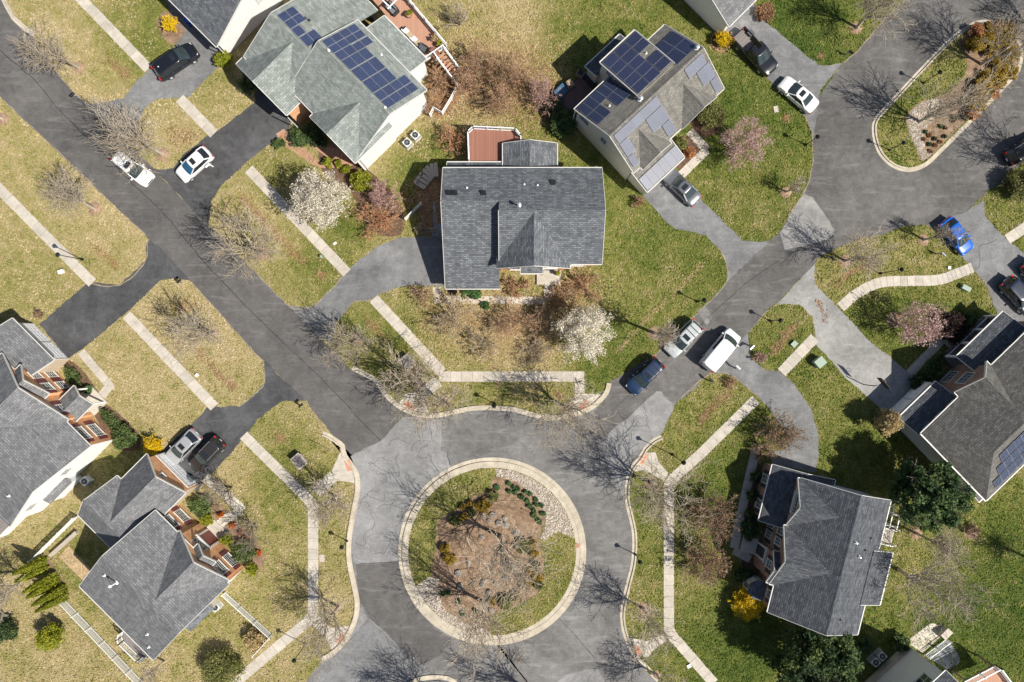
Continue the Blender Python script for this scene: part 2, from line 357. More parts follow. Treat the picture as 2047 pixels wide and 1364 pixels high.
m_boards('timber', (0.22, 0.17, 0.12), (0.34, 0.27, 0.20)); m_plain('panel_frame', (0.30, 0.31, 0.34), 0.5, 0.0, 0.3); m_plain('old_wood', (0.42, 0.36, 0.30), 0.85, var=0.3); m_plain('porch_brown', (0.36, 0.19, 0.10), 0.7)
m_noisy('flagstone_pale', (0.44, 0.40, 0.33), (0.60, 0.55, 0.47), 1.5, 10, 0.2, 0.85, 0.3, rnd=0.2); m_noisy('flagstone_blue_shade', (0.20, 0.22, 0.25), (0.36, 0.37, 0.38), 1.5, 10, 0.2, 0.85, 0.3, rnd=0.35)
m_noisy('bark', (0.351, 0.284, 0.216), (0.675, 0.581, 0.459), 4, 25, 0.4, 0.9, 0.5); m_noisy('bark_pale', (0.33, 0.275, 0.21), (0.56, 0.48, 0.37), 4, 25, 0.3, 0.9, 0.5)
m_noisy('bark_brown', (0.380, 0.247, 0.171), (0.684, 0.475, 0.323), 4, 25, 0.3, 0.9, 0.5); m_noisy('bark_dark', (0.200, 0.160, 0.130), (0.400, 0.330, 0.260), 4, 25, 0.4, 0.9, 0.5)
m_noisy('bark_mauve', (0.405, 0.255, 0.225), (0.690, 0.480, 0.420), 4, 25, 0.3, 0.9, 0.5)
m_leaf('leaf_evergreen', (0.027, 0.058, 0.027), (0.088, 0.146, 0.054), (0.253, 0.313, 0.097)); m_leaf('leaf_box', (0.061, 0.103, 0.031), (0.147, 0.207, 0.066), (0.293, 0.362, 0.121))
m_leaf('leaf_lime', (0.135, 0.162, 0.016), (0.311, 0.338, 0.027), (0.540, 0.513, 0.054)); m_leaf('leaf_olive', (0.098, 0.105, 0.035), (0.224, 0.231, 0.077), (0.406, 0.392, 0.154))
m_leaf('leaf_gold', (0.176, 0.120, 0.019), (0.416, 0.288, 0.040), (0.704, 0.496, 0.080)); m_leaf('forsythia', (0.62, 0.40, 0.005), (0.82, 0.58, 0.01), (0.95, 0.76, 0.04))
m_leaf('leaf_brown', (0.225, 0.120, 0.068), (0.420, 0.247, 0.135), (0.660, 0.435, 0.240)); m_leaf('leaf_litter', (0.30, 0.17, 0.09), (0.48, 0.28, 0.15), (0.62, 0.40, 0.24)); m_leaf('leaf_rust', (0.324, 0.135, 0.054), (0.567, 0.270, 0.121), (0.783, 0.446, 0.230))
m_leaf('leaf_mauve', (0.255, 0.150, 0.135), (0.465, 0.300, 0.262), (0.720, 0.510, 0.450)); m_leaf('blossom_white', (0.460, 0.391, 0.287), (0.828, 0.759, 0.632), (0.950, 0.943, 0.851))
m_leaf('blossom_pink', (0.390, 0.221, 0.195), (0.676, 0.455, 0.403), (0.950, 0.754, 0.702)); m_leaf('leaf_orange', (0.455, 0.104, 0.026), (0.780, 0.234, 0.039), (0.936, 0.442, 0.065))
m_leaf('leaf_tan', (0.325, 0.237, 0.112), (0.525, 0.400, 0.200), (0.725, 0.587, 0.325)); m_leaf('leaf_burgundy', (0.02, 0.012, 0.012), (0.05, 0.028, 0.026), (0.09, 0.05, 0.045))
m_leaf('leaf_cushion', (0.07, 0.14, 0.05), (0.14, 0.25, 0.09), (0.26, 0.38, 0.16)); m_leaf('leaf_green', (0.039, 0.098, 0.026), (0.098, 0.195, 0.058), (0.182, 0.312, 0.117))
m_solar('solar_blue', (0.010, 0.020, 0.060), rough=0.16, line=(0.20, 0.23, 0.36)); m_solar('solar_navy', (0.010, 0.015, 0.045), rough=0.16, line=(0.12, 0.14, 0.22)); m_solar('solar_glare', (0.045, 0.055, 0.10), rough=0.46, line=(0.20, 0.22, 0.27))  # last cells are lightened to paint in sun glare on the front slope
M = MATS

# ================================================================== GROUND
rnd = random.Random(7); nrg = np.random.default_rng(11)
# spring-green regions of the lawns: image x, y, radius, greenness
GREEN = [(300,60,90,.75),(60,560,150,.42),(640,520,60,.75),(690,600,60,.7),(150,1130,60,.55),(700,440,45,.85),(560,560,40,.5),(560,340,60,.6),(430,180,50,.45),
 (860,370,70,.85),(760,720,90,.6),(1110,200,90,.55),(1160,110,80,.75),(1250,40,120,.7),(1120,330,60,.65),(1270,420,120,.72),(1230,560,90,.55),(1380,520,110,.8),(1400,600,70,.62),
 (1250,700,110,.78),(1330,620,80,.5),(1400,230,130,.78),(1520,200,110,.85),(1480,420,110,.68),(1560,330,80,.7),(1600,60,110,.92),(1700,60,60,.65),(1780,230,60,.55),(1870,170,60,.5),
 (1700,510,80,.4),(1800,530,90,.45),(1760,650,110,.72),(1860,640,90,.75),(1950,570,70,.5),(1560,650,60,.65),(1560,700,50,.75),(1400,800,80,.55),(1480,860,60,.72),(1700,800,70,.5),(1720,900,80,.7),
 (1660,860,60,.6),(1430,960,80,.85),(1290,1040,50,.7),(1300,1150,70,.62),(1400,1300,110,.82),(1490,1330,90,.9),(1390,1080,50,.6),(1330,1340,60,.55),(1900,1080,110,.62),(1960,1250,140,.95),(2040,1150,120,.92),
 (1850,1130,80,.5),(1760,1290,80,.7),(590,930,60,.62),(560,1020,70,.62),(520,1150,70,.45),(660,1100,60,.42),(560,870,60,.5),(640,1330,50,.5),(500,1230,60,.5),(960,790,60,.55),(860,690,80,.6),
 (900,60,70,.35),(1010,30,90,.2),(250,1200,70,.6),(400,1240,60,.45),(260,930,60,.5),(110,110,70,.2),(40,320,110,.25),(150,400,110,.25),(440,600,90,.2),(350,700,120,.2),(400,480,90,.25),(1000,1180,60,.4),(1000,650,90,.08),(900,660,60,.12),(1080,690,60,.12),(1150,580,50,.1),(1000,150,70,.05),(930,150,60,.05),(240,440,80,.2),(1640,560,70,.35),(880,290,40,.6)]
gx, gy, gr, gv = (np.array(q, float) for q in zip(*GREEN))
def greenness(px, py):
    d2 = (px[:, None] - gx) ** 2 + (py[:, None] - gy) ** 2; w = np.exp(-d2 / (2 * (gr * 0.62) ** 2))
    base = np.clip(0.30 + 0.25 * (px - 700) / 900, 0.26, 0.6); g = ((w * gv).sum(1) + base * 0.35) / (w.sum(1) + 0.35); return 0.03 + 0.93 * g
def add_green(me, const=None):
    co = np.empty(len(me.vertices) * 3); me.vertices.foreach_get('co', co); co = co.reshape(-1, 3)
    g = greenness(co[:, 0] * PPM + CX, CY - co[:, 1] * PPM) if const is None else np.full(len(co), const)
    a = me.attributes.new('green', 'FLOAT', 'POINT'); a.data.foreach_set('value', g.astype(np.float32))
def make_ground():
    xs = np.concatenate([[-900, -300, -120], np.arange(-66, 66.1, 0.6), [120, 300, 900]]); ys = np.concatenate([[-900, -300, -110], np.arange(-46, 46.1, 0.6), [110, 300, 900]])
    X, Y = np.meshgrid(xs, ys); V = np.stack([X.ravel(), Y.ravel(), np.zeros(X.size)], 1); n = len(xs)
    i = np.arange((len(ys) - 1) * (n - 1)); a = (i // (n - 1)) * n + i % (n - 1)
    me = bpy.data.meshes.new('ground'); me.from_pydata(V.tolist(), [], np.stack([a, a + 1, a + n + 1, a + n], 1).tolist())
    me.materials.append(M['grass']); add_green(me); tag(link('ground', me), kind='structure')
make_ground()

NOGRASS = []
def rough(poly, amp=0.05, step=0.5):
    rr = random.Random(int(abs(poly[0][0] * 100)) + len(poly)); out = []
    for k in range(len(poly)):
        a = np.array(poly[k]); b = np.array(poly[(k+1) % len(poly)]); L = np.linalg.norm(b - a); n = max(1, int(L / step)); d = (b - a) / (L + 1e-9); nn = np.array([-d[1], d[0]])
        for q in range(n): out.append(tuple(a + (b - a) * q / n + (nn * rr.gauss(0, amp) if q else 0)))
    return out
def sheet(name, pts, z, mat, kind='structure', parent=None, t=0.0, green=None):
    poly = [g2(*p) for p in pts]; b = MB()
    if mat != 'grass': NOGRASS.append(poly)
    if 'asphalt' in mat or name in ('planting_bed', 'mulch_bed', 'stone_bed'): poly = rough(poly)
    if t: b.prism(poly, z - t, z)
    else:
        a = sum(poly[k][0] * poly[(k+1) % len(poly)][1] - poly[(k+1) % len(poly)][0] * poly[k][1] for k in range(len(poly)))
        b.face([(x, y, z) for x, y in (poly if a > 0 else poly[::-1])])
    me = b.mesh(name, M[mat])
    if mat == 'grass': add_green(me, green)
    o = link(name, me, parent)
    if kind: o['kind'] = kind
    return o

# ---- roads (each sheet a few millimetres above the one below)
KN = catmull(TL('F', (600, 860), (680, 900), (745, 940), (790, 1010), (880, 1090), (1000, 1140), (1130, 1140), (1330, 1100), (1540, 1105)) +
             TL('G', (100, 1130), (200, 1155), (330, 1150), (480, 1100), (560, 1030), (590, 985), (600, 940)), 4)       # kerb line north of the circle
KW = catmull(TL('F', (432, 1222), (470, 1235), (560, 1300)) + TL('J', (570, 10), (640, 110), (652, 220), (620, 400), (602, 520), (602, 640), (630, 780), (650, 900), (632, 1010), (570, 1130), (500, 1200), (430, 1240)), 4)
KE = catmull(TL('G', (892, 1243), (840, 1270), (780, 1330)) + TL('K', (770, 15), (715, 80), (685, 160), (677, 280), (700, 380), (722, 500), (716, 650), (690, 760), (662, 880), (650, 980), (670, 1090), (720, 1200), (800, 1290), (870, 1364)), 4)
road_w = [(-160, -170), (-20, -40), (13, 17), (67, 74), (101, 128), (145, 182), (200, 232), (268, 296), (307, 337), (391, 425), (418, 452), (500, 534), (578, 612), (640, 676), (680, 712)] + KN[:18] + [(837, 836), (806, 834), (761, 882), (702, 909), (655, 858), (611, 801), (527, 720), (519, 716), (379, 560), (290, 470), (44, 236), (0, 194), (-170, 20)]
sheet('road', road_w, 0.012, 'asphalt_dark')
circ = KN[14:] + [(1303, 713), (1400, 770), (1350, 807)] + KE + [(1350, 1430), (560, 1430), (628, 1342)] + KW[::-1] + [(702, 905), (761, 880)]
sheet('roundabout_road', circ, 0.008, 'asphalt_mid')
cds_l = catmull(TL('D', (70, 1405), (150, 1290), (230, 1150), (285, 1000), (292, 820), (220, 650)), 4)
road_e = [(1222, 774), (1219, 764), (1303, 713), (1324, 696), (1391, 630), (1452, 565), (1452, 555), (1538, 482), (1551, 470)] + cds_l + [(1640, 190), (1685, 126), (1716, 101), (1763, 44), (1810, 0), (1880, -60), (2200, -60), (2200, 300)] + \
         TL('D', (1540, 960), (1430, 1060), (1330, 1130), (1305, 1160)) + [(1930, 425), (1854, 450), (1805, 452)] + TL('H', (700, 60), (560, 85), (450, 130), (320, 195), (300, 235)) + TL('H', (100, 440), (60, 470), (0, 530)) + [(1495, 666), (1418, 747), (1350, 807), (1313, 782), (1262, 830), (1215, 868), (1195, 885), (1190, 822)]
sheet('road', road_e, 0.016, 'asphalt_culdesac')
# older, paler paving and patches
sheet('asphalt_patch', [(761, 882), (807, 834), (837, 836), (884, 838), (881, 902), (893, 904), (901, 934), (860, 970), (820, 1010), (799, 1060), (795, 1120), (773, 1124), (711, 1128), (703, 1100), (706, 1050), (717, 990), (714, 941), (701, 912)], 0.018, 'asphalt_light')
sheet('asphalt_patch', catmull([(1313, 782), (1330, 797), (1347, 814), (1335, 840), (1323, 866), (1300, 882), (1278, 902), (1258, 930), (1249, 962), (1247, 1000), (1232, 960), (1205, 905), (1215, 868), (1262, 830)], 3, True), 0.022, 'asphalt_light')
sheet('asphalt_patch', [(711, 1130), (773, 1126), (796, 1125), (805, 1160), (830, 1215), (870, 1258), (905, 1278), (880, 1310), (845, 1330), (800, 1292), (770, 1262), (738, 1236), (722, 1205), (715, 1170)], 0.012, 'asphalt_dark' )
sheet('asphalt_patch', [(722, 1208), (735, 1236), (690, 1290), (668, 1312), (645, 1330), (640, 1322), (690, 1288), (712, 1248)], 0.016, 'asphalt_light')
sheet('asphalt_patch', [(738, 1240), (860, 1345), (850, 1364), (620, 1400), (640, 1340)], 0.020, 'asphalt_drive_grey')
sheet('asphalt_patch', [(1090, 1380), (1130, 1350), (1195, 1333), (1215, 1385)], 0.016, 'asphalt_light')
sheet('asphalt_patch', TL('D', (95, 1380), (230, 1145), (290, 1170), (420, 1364), (390, 1420), (120, 1480)), 0.020, 'asphalt_drive_pale')
sheet('asphalt_patch', [(1393, 620), (1409, 612), (1424, 634), (1413, 653)], 0.020, 'asphalt_mid')

# ---- driveways
sheet('driveway', [(168, 208), (193, 207), (246, 198), (263, 175), (290, 148), (305, 133), (344, 98), (371, 64), (345, 30), (325, -8), (400, -20), (445, 70), (462, 104), (435, 135), (374, 197), (344, 196), (310, 199), (290, 217), (277, 240), (269, 270), (266, 294), (220, 255)], 0.0165, 'asphalt_drive_grey')
sheet('driveway', [(307, 337), (330, 339), (347, 336), (365, 310), (410, 275), (434, 262), (512, 203), (505, 170), (520, 160), (585, 240), (575, 262), (500, 318), (440, 375), (422, 402), (418, 452), (391, 425)], 0.0165, 'asphalt_drive')
sheet('driveway', [(578, 612), (605, 616), (628, 612), (687, 551), (720, 518), (756, 492), (785, 480), (800, 475), (884, 473), (889, 572), (864, 572), (815, 571), (790, 576), (753, 592), (736, 602), (709, 603), (690, 625), (672, 645), (664, 690), (640, 676)], 0.0165, 'asphalt_drive_grey')
sheet('driveway', [(300, 478), (292, 490), (292, 521), (239, 570), (222, 568), (175, 566), (78, 649), (135, 718), (165, 698), (248, 630), (295, 585), (320, 561), (345, 557), (379, 560), (392, 572), (340, 515)], 0.0165, 'asphalt_drive')
sheet('driveway', [(527, 720), (529, 764), (505, 792), (477, 813), (450, 814), (416, 812), (378, 855), (337, 888), (318, 905), (395, 985), (410, 962), (440, 930), (489, 874), (510, 845), (545, 815), (565, 802), (611, 801)], 0.0165, 'asphalt_drive')
sheet('driveway', [(1452, 565), (1452, 530), (1440, 500), (1411, 472), (1380, 463), (1350, 458), (1332, 445), (1307, 415), (1285, 393), (1325, 352), (1372, 360), (1394, 391), (1485, 482), (1510, 484), (1538, 482)], 0.0205, 'asphalt_drive_grey')
sheet('driveway', [(1450, 60), (1500, 5), (1520, 20), (1531, 44), (1635, 130), (1660, 131), (1685, 126), (1640, 180), (1626, 277), (1615, 245), (1601, 219), (1580, 200), (1527, 152), (1470, 98)], 0.0205, 'asphalt_drive_grey')
sheet('driveway', TL('H', (300, 232), (303, 350), (345, 395), (440, 490), (630, 690), (880, 890), (905, 930), (760, 1130), (700, 1100), (575, 985), (490, 915), (420, 830), (305, 705), (303, 620), (290, 545), (205, 470), (120, 468), (60, 480), (120, 425)), 0.0205, 'asphalt_drive_pale')
sheet('driveway', [(1418, 747), (1440, 722), (1495, 666), (1497, 690), (1500, 712), (1515, 728), (1530, 740), (1556, 742), (1575, 757), (1600, 784), (1621, 818), (1635, 865), (1637, 910), (1630, 945), (1545, 930), (1535, 905), (1570, 900), (1572, 875), (1560, 850), (1539, 820), (1517, 795), (1492, 773), (1470, 756), (1445, 746)], 0.0205, 'asphalt_drive_grey')
sheet('driveway', [(1854, 450), (1890, 480), (1944, 535), (1950, 545), (1972, 568), (1985, 610), (2005, 650), (2120, 700), (2120, 560), (2047, 507), (2011, 477), (1992, 459), (1969, 432), (1966, 400), (1930, 425)], 0.0205, 'asphalt_drive_grey')

# ---- tar seams and cracks: thin raised ribbons
def ribbon(pts, w, z, mat, name, wob=0.0, seed=0):
    rr = random.Random(seed); P = [np.array(g2(*p)) for p in catmull(pts, 6)]
    L = []; Rr = []
    for k, p in enumerate(P):
        d = P[min(k+1, len(P)-1)] - P[max(k-1, 0)]; d = d / (np.linalg.norm(d) + 1e-9); n = np.array([-d[1], d[0]])
        p = p + n * rr.uniform(-wob, wob); ww = w * rr.uniform(0.6, 1.3) / 2; L.append(p + n * ww); Rr.append(p - n * ww)
    b = MB()
    for k in range(len(P) - 1): b.face([(*Rr[k], z), (*Rr[k+1], z), (*L[k+1], z), (*L[k], z)])
    return tag(b.build(name, M[mat], uv=False), kind='structure')
ribbon([(-30, 66), (0, 101), (75, 166), (120, 222), (200, 300), (270, 372), (330, 430), (400, 515), (470, 590), (520, 640), (565, 684), (620, 735), (680, 795), (730, 850), (761, 880)], 0.07, 0.0175, 'tar', 'tar_seam', 0.05, 1)
ribbon([(1222, 822), (1300, 752), (1350, 700), (1430, 622), (1500, 560), (1560, 520)], 0.05, 0.0208, 'tar', 'tar_seam', 0.04, 2)
ribbon(TL('K', (290, 985), (370, 1070), (430, 1140), (500, 1220)), 0.05, 0.0168, 'tar', 'tar_seam', 0.04, 3)
ribbon([(711, 1128), (740, 1126), (773, 1125), (796, 1123)], 0.06, 0.0225, 'tar', 'tar_seam', 0.03, 4)
ribbon([(738, 1238), (770, 1266), (800, 1295), (850, 1335)], 0.10, 0.0228, 'asphalt_light', 'tar_seam', 0.05, 5)
ribbon([(893, 904), (901, 932)], 0.06, 0.0225, 'tar', 'tar_seam', 0.05, 6)
ribbon(TL('H', (1150, 275), (1260, 260), (1280, 210), (1275, 130), (1330, 110), (1380, 85)), 0.05, 0.0245, 'tar', 'tar_seam', 0.03, 7)
rc = random.Random(5)
def crack(x, y, a, n, step, z, w=0.03):
    pts = [(x, y)]
    for _ in range(n): a += rc.uniform(-0.9, 0.9); x += math.cos(a) * step; y += math.sin(a) * step; pts.append((x, y))
    ribbon(pts, w, z, 'tar', 'crack', 0.02, rc.random())
for x, y in [(735, 925), (750, 950), (725, 1000), (760, 1030), (735, 1070), (790, 900), (850, 870), (870, 895), (745, 1105)]:
    for _ in range(2): crack(x + rc.uniform(-14, 14), y + rc.uniform(-14, 14), rc.uniform(0, 6.3), 9, 6, 0.0225 + rc.uniform(0, .0008))
for x, y in [(1275, 850), (1300, 830), (1240, 890), (1255, 930)]:
    for _ in range(2): crack(x + rc.uniform(-10, 10), y + rc.uniform(-10, 10), rc.uniform(0, 6.3), 8, 6, 0.0262 + rc.uniform(0, .0008))
for x, y in [(820, 1350), (845, 1338), (725, 1222), (1180, 1350)]: crack(x, y, rc.uniform(0, 6), 8, 6, 0.0240)

# ---- sidewalks of separate slabs
def cross_sections(P, w):
    out = []
    for k, p in enumerate(P):
        a = P[max(k-1, 0)]; c = P[min(k+1, len(P)-1)]; d1 = p - a; d2 = c - p
        d1 = d1 / (np.linalg.norm(d1) + 1e-9) if k else None; d2 = d2 / (np.linalg.norm(d2) + 1e-9) if k < len(P)-1 else None
        d1 = d2 if d1 is None else d1; d2 = d1 if d2 is None else d2
        n1 = np.array([-d1[1], d1[0]]); n2 = np.array([-d2[1], d2[0]]); m = n1 + n2; m /= np.linalg.norm(m)
        out.append((p, m * (w / 2) / max(0.5, float(m @ n1))))
    return out
def resample(P, step):
    out = [P[0]]
    for k in range(len(P) - 1):
        L = np.linalg.norm(P[k+1] - P[k]); n = max(1, round(L / step))
        for q in range(1, n + 1): out.append(P[k] + (P[k+1] - P[k]) * q / n)
    return out
def walk(pts, width=1.15, slab=1.25, z=0.035, mat='concrete', name='sidewalk', piece='paving_slab', smooth=False):
    P = [np.array(g2(*p)) for p in (catmull(pts, 4) if smooth else pts)]
    P = resample(P, slab); X = cross_sections(P, width); root = None; gap = 0.012
    bed = MB(); poly = [tuple(p + n * 0.98) for p, n in X] + [tuple(p - n * 0.98) for p, n in X[::-1]]
    bed.face([(x, y, z - 0.018) for x, y in (poly if sum(poly[k][0]*poly[(k+1) % len(poly)][1]-poly[(k+1) % len(poly)][0]*poly[k][1] for k in range(len(poly))) > 0 else poly[::-1])])
    root = tag(bed.build(name, M['bed_soil']), kind='structure'); NOGRASS.append(poly)
    for k in range(len(X) - 1):
        (p, n), (q, m) = X[k], X[k+1]; d = (q - p) / np.linalg.norm(q - p) * gap; dz = rnd.uniform(-0.006, 0.006)
        b = MB().prism([tuple(p - n + d), tuple(q - m - d), tuple(q + m - d), tuple(p + n + d)], z - 0.1, z + dz, bottom=False)
        b.build(piece, M[mat], root)
    return root
def pad(pts, z=0.031, mat='concrete', name='kerb_ramp'):
    return sheet(name, pts, z, mat, t=0.08)
walk([(120, -45), (163, -1), (297, 138)]); walk([(359, 197), (428, 268)]); walk([(497, 338), (694, 546)]); walk([(747, 597), (884, 745)], 1.2)
walk([(878, 753), (1168, 753)], 1.15); walk([(1159, 764), (1159, 786)], 1.05); walk([(877, 762), (832, 797)], 1.3)
walk([(-40, 338), (0, 379), (70, 450), (185, 566)]); walk([(253, 629.5), (429, 814)]); walk([(487, 870), (522, 905), (616, 998), (626, 1012), (626, 1226), (620, 1238), (497, 1342), (460, 1374)])
walk([(632, 985), (668, 951)], 1.25); walk([(630, 1238), (653, 1262)], 1.2)
walk([(1427, 1366), (1345, 1272), (1337, 1258), (1337, 972), (1346, 956), (1398, 910), (1511, 799)], 1.15); walk([(1562, 745), (1629, 675)], 1.2)
walk([(1680, 615), (1716, 585), (1760, 565), (1814, 562), (1874, 560), (1911, 548), (1944, 535)], 1.15, smooth=True); walk([(2013, 479), (2075, 438)], 1.15)
pad([(812, 786), (846, 786), (856, 826), (793, 814)]); pad([(1150, 787), (1170, 787), (1207, 789), (1180, 812), (1162, 824), (1140, 823)]); pad([(663, 942), (680, 904), (690, 906), (712, 941), (710, 966), (672, 960)])
pad([(648, 1266), (662, 1255), (702, 1251), (690, 1282), (665, 1305)]); pad([(1268, 943), (1288, 906), (1310, 904), (1317, 924), (1336, 946), (1327, 962), (1290, 941)]); pad([(1256, 1274), (1293, 1282), (1325, 1267), (1333, 1280), (1307, 1299), (1295, 1315), (1288, 1314), (1268, 1292)])
def tactile(x, y, ang):
    o = empty('tactile_paving', G(x, y, 0.031), R(ang)); o['kind'] = 'structure'
    for k in range(2): MB().box(-0.6 + k * 0.605, -0.005 + k * 0.605, -0.32, 0.32, -0.005, 0.012).build('tactile_tile', M['tactile'], o)
    for k in range(2):
        b = MB()
        for i in range(5):
            for j in range(5): b.cyl(-0.52 + k * 0.605 + i * 0.11, -0.24 + j * 0.12, 0.012, 0.019, 0.03, 0.02, 6)
        tag(b.build('domes', M['tactile'], o, uv=False), kind='stuff')
for a in [(819, 811, -35), (697, 931, -72), (682, 1278, 52), (1166, 811, 35), (1285, 917, 58), (1273, 1300, -50)]: tactile(*a)
walk([(162, 703), (212, 762), (219, 772), (203, 792)], 0.95); walk([(874, 574), (874, 594)], 0.95); walk([(868, 600), (1000, 600), (1090, 602)], 0.85); walk([(1095, 569), (1095, 600)], 0.85)
walk([(1818, 747), (1880, 682), (1890, 676), (1904, 692)], 1.0); walk([(1511, 898), (1487, 1000), (1467, 1096)], 1.0); walk([(1466, 1100), (1500, 1118)], 0.9); walk([(1361, 351), (1413, 300)], 0.95); walk([(1413, 300), (1378, 262)], 0.95)
walk(TL('d' if False else 'I', (1215, 150), (1330, 240), (1440, 350)), 1.1, mat='flagstone_pale', name='garden_path'); walk(TL('I', (1430, 345), (1330, 400), (1290, 440)), 1.0, mat='flagstone_pale', name='garden_path')

# ---- kerbs: gutter strip plus raised stone, cut into lengths
def kerb(pts, side=1, seg=3.0, gut=0.32, top=0.22, closed=False):
    P = [np.array(g2(*p)) for p in pts]
    if closed: P.append(P[0])
    L = [0.0]
    for k in range(1, len(P)): L.append(L[-1] + np.linalg.norm(P[k] - P[k-1]))
    root = tag(MB().face([(*P[0], 0.02), (*(P[0] + 0.01), 0.02), (*(P[0] + np.array([0.01, -0.01])), 0.02)]).build('kerb', M['kerb']), kind='structure')
    NOGRASS.append([tuple(p) for p in P] + [tuple(p + nn) for p, nn in [(P[k], (lambda d: np.array([-d[1], d[0]]) / (np.linalg.norm(d) + 1e-9) * side * (gut + top))(P[min(k+1, len(P)-1)] - P[max(k-1, 0)])) for k in range(len(P))]][::-1])
    n = max(1, round(L[-1] / seg)); at = lambda s: np.array([np.interp(s, L, [p[0] for p in P]), np.interp(s, L, [p[1] for p in P])])
    for q in range(n):
        s0 = L[-1] * q / n + 0.006; s1 = L[-1] * (q + 1) / n - 0.006; m = 5; b = MB(); S = []
        for k in range(m + 1):
            s = s0 + (s1 - s0) * k / m; p = at(s); d = at(min(s + 0.15, L[-1])) - at(max(s - 0.15, 0)); d /= np.linalg.norm(d); nn = np.array([-d[1], d[0]]) * side
            S.append([(*(p), 0.012), (*(p), 0.030), (*(p + nn * gut), 0.022), (*(p + nn * (gut + 0.04)), 0.145), (*(p + nn * (gut + top)), 0.150), (*(p + nn * (gut + top + 0.01)), 0.0)])
        for k in range(m):
            for j in range(5):
                f = [S[k][j], S[k+1][j], S[k+1][j+1], S[k][j+1]]; b.face(f if side < 0 else f[::-1])
        b.face(S[0] if side > 0 else S[0][::-1]); b.face(S[-1][::-1] if side > 0 else S[-1])
        b.build('kerb_stone', M['kerb'], root)
    return root
kerb(KN, 1); kerb(KW, 1 if False else -1); kerb(KE, 1)
kerb([(-30, -58), (-5, -18), (8, 12), (24, 40), (46, 60), (66, 73)], 1)

# ---- the roundabout island
RC = (984, 1102.5)
def ring(r, n=72): return [(RC[0] + r * math.cos(2 * math.pi * k / n), RC[1] + r * math.sin(2 * math.pi * k / n)) for k in range(n)]
kerb(ring(188), -1 if False else -1, 2.3, 0.40, 0.28, True)
sheet('island_border', ring(176.5), 0.118, 'kerb', t=0.1)
sheet('island_lawn', ring(167.5), 0.122, 'grass', green=0.52)
def iz(*p): return [(790 + x / 3.41, 900 + y / 3.41) for x, y in p]
sheet('mulch_bed', catmull(iz((668, 190), (800, 200), (960, 300), (1030, 440), (985, 600), (1015, 800), (1000, 940), (850, 1045), (650, 1130), (634, 1225), (480, 1180), (330, 1080), (290, 940), (250, 870), (280, 600), (290, 480), (420, 400), (500, 330), (640, 270)), 4, True), 0.127, 'mulch')
def arc(r, a0, a1, n=14): return [(RC[0] + r * math.cos(R(a0 + (a1 - a0) * k / n)), RC[1] + r * math.sin(R(a0 + (a1 - a0) * k / n))) for k in range(n + 1)]
PEB1 = arc(166.5, -88, -9) + iz((1110, 550), (1020, 610), (985, 600), (1020, 520), (1030, 440), (990, 370), (930, 290), (830, 220), (690, 175))
PEB2 = arc(166.5, 90, 156) + iz((230, 860), (300, 880), (290, 950), (330, 1080), (480, 1180), (634, 1228))
sheet('stone_bed', PEB1, 0.131, 'pebble_bed'); sheet('stone_bed', PEB2, 0.131, 'pebble_bed')

# ---- the long island in the turning loop
def oz(*p): return [(1740 + x / 4.264, 30 + y / 4.264) for x, y in p]
ISL = catmull(oz((10, 960), (40, 870), (110, 790), (400, 480), (640, 230), (820, 90), (920, 48), (1040, 45), (1150, 80), (1240, 170), (1300, 290), (1290, 430), (1220, 550), (900, 880), (620, 1160), (480, 1290), (340, 1340), (200, 1310), (90, 1220), (30, 1100)), 4, True)
kerb(ISL, -1, 2.3, 0.28, 0.2, True)
def shrink(pts, d):
    c = np.mean(np.array(pts), 0); out = []
    n = len(pts)
    for k in range(n):
        a = np.array(pts[k-1]); b = np.array(pts[(k+1) % n]); t = (b - a) / (np.linalg.norm(b - a) + 1e-9); nn = np.array([-t[1], t[0]]); p = np.array(pts[k])
        if np.dot(nn, c - p) < 0: nn = -nn
        out.append(tuple(p + nn * d))
    return out
sheet('island_lawn', shrink(ISL, 8.2), 0.135, 'grass', green=0.55)
OBED = oz((300, 860), (340, 810), (420, 745), (600, 690), (700, 640), (790, 520), (820, 420), (790, 330), (740, 250)) + [p for p in shrink(ISL, 10) if p[0] > 1912 or (p[0] > 1850 and p[1] > 200)][0:0]
bed2 = catmull(oz((300, 870), (420, 745), (600, 690), (720, 620), (810, 480), (800, 340), (740, 250), (850, 130), (950, 85), (1060, 85), (1180, 140), (1250, 280), (1245, 420), (1180, 530), (900, 800), (620, 1090), (440, 1255), (380, 1140), (330, 1030)), 3, True)
sheet('mulch_bed', bed2, 0.140, 'mulch')
sheet('stone_bed', catmull(oz((310, 870), (420, 755), (560, 715), (640, 760), (560, 880), (470, 960), (440, 1050), (460, 1160), (520, 1180), (440, 1245), (380, 1120), (330, 1020)), 3, True), 0.144, 'pebble_bed')
# kerb of the splitter island at the bottom edge
kerb(catmull([(815, 1400), (825, 1370), (850, 1360), (880, 1359), (905, 1366), (925, 1400)], 4), 1)

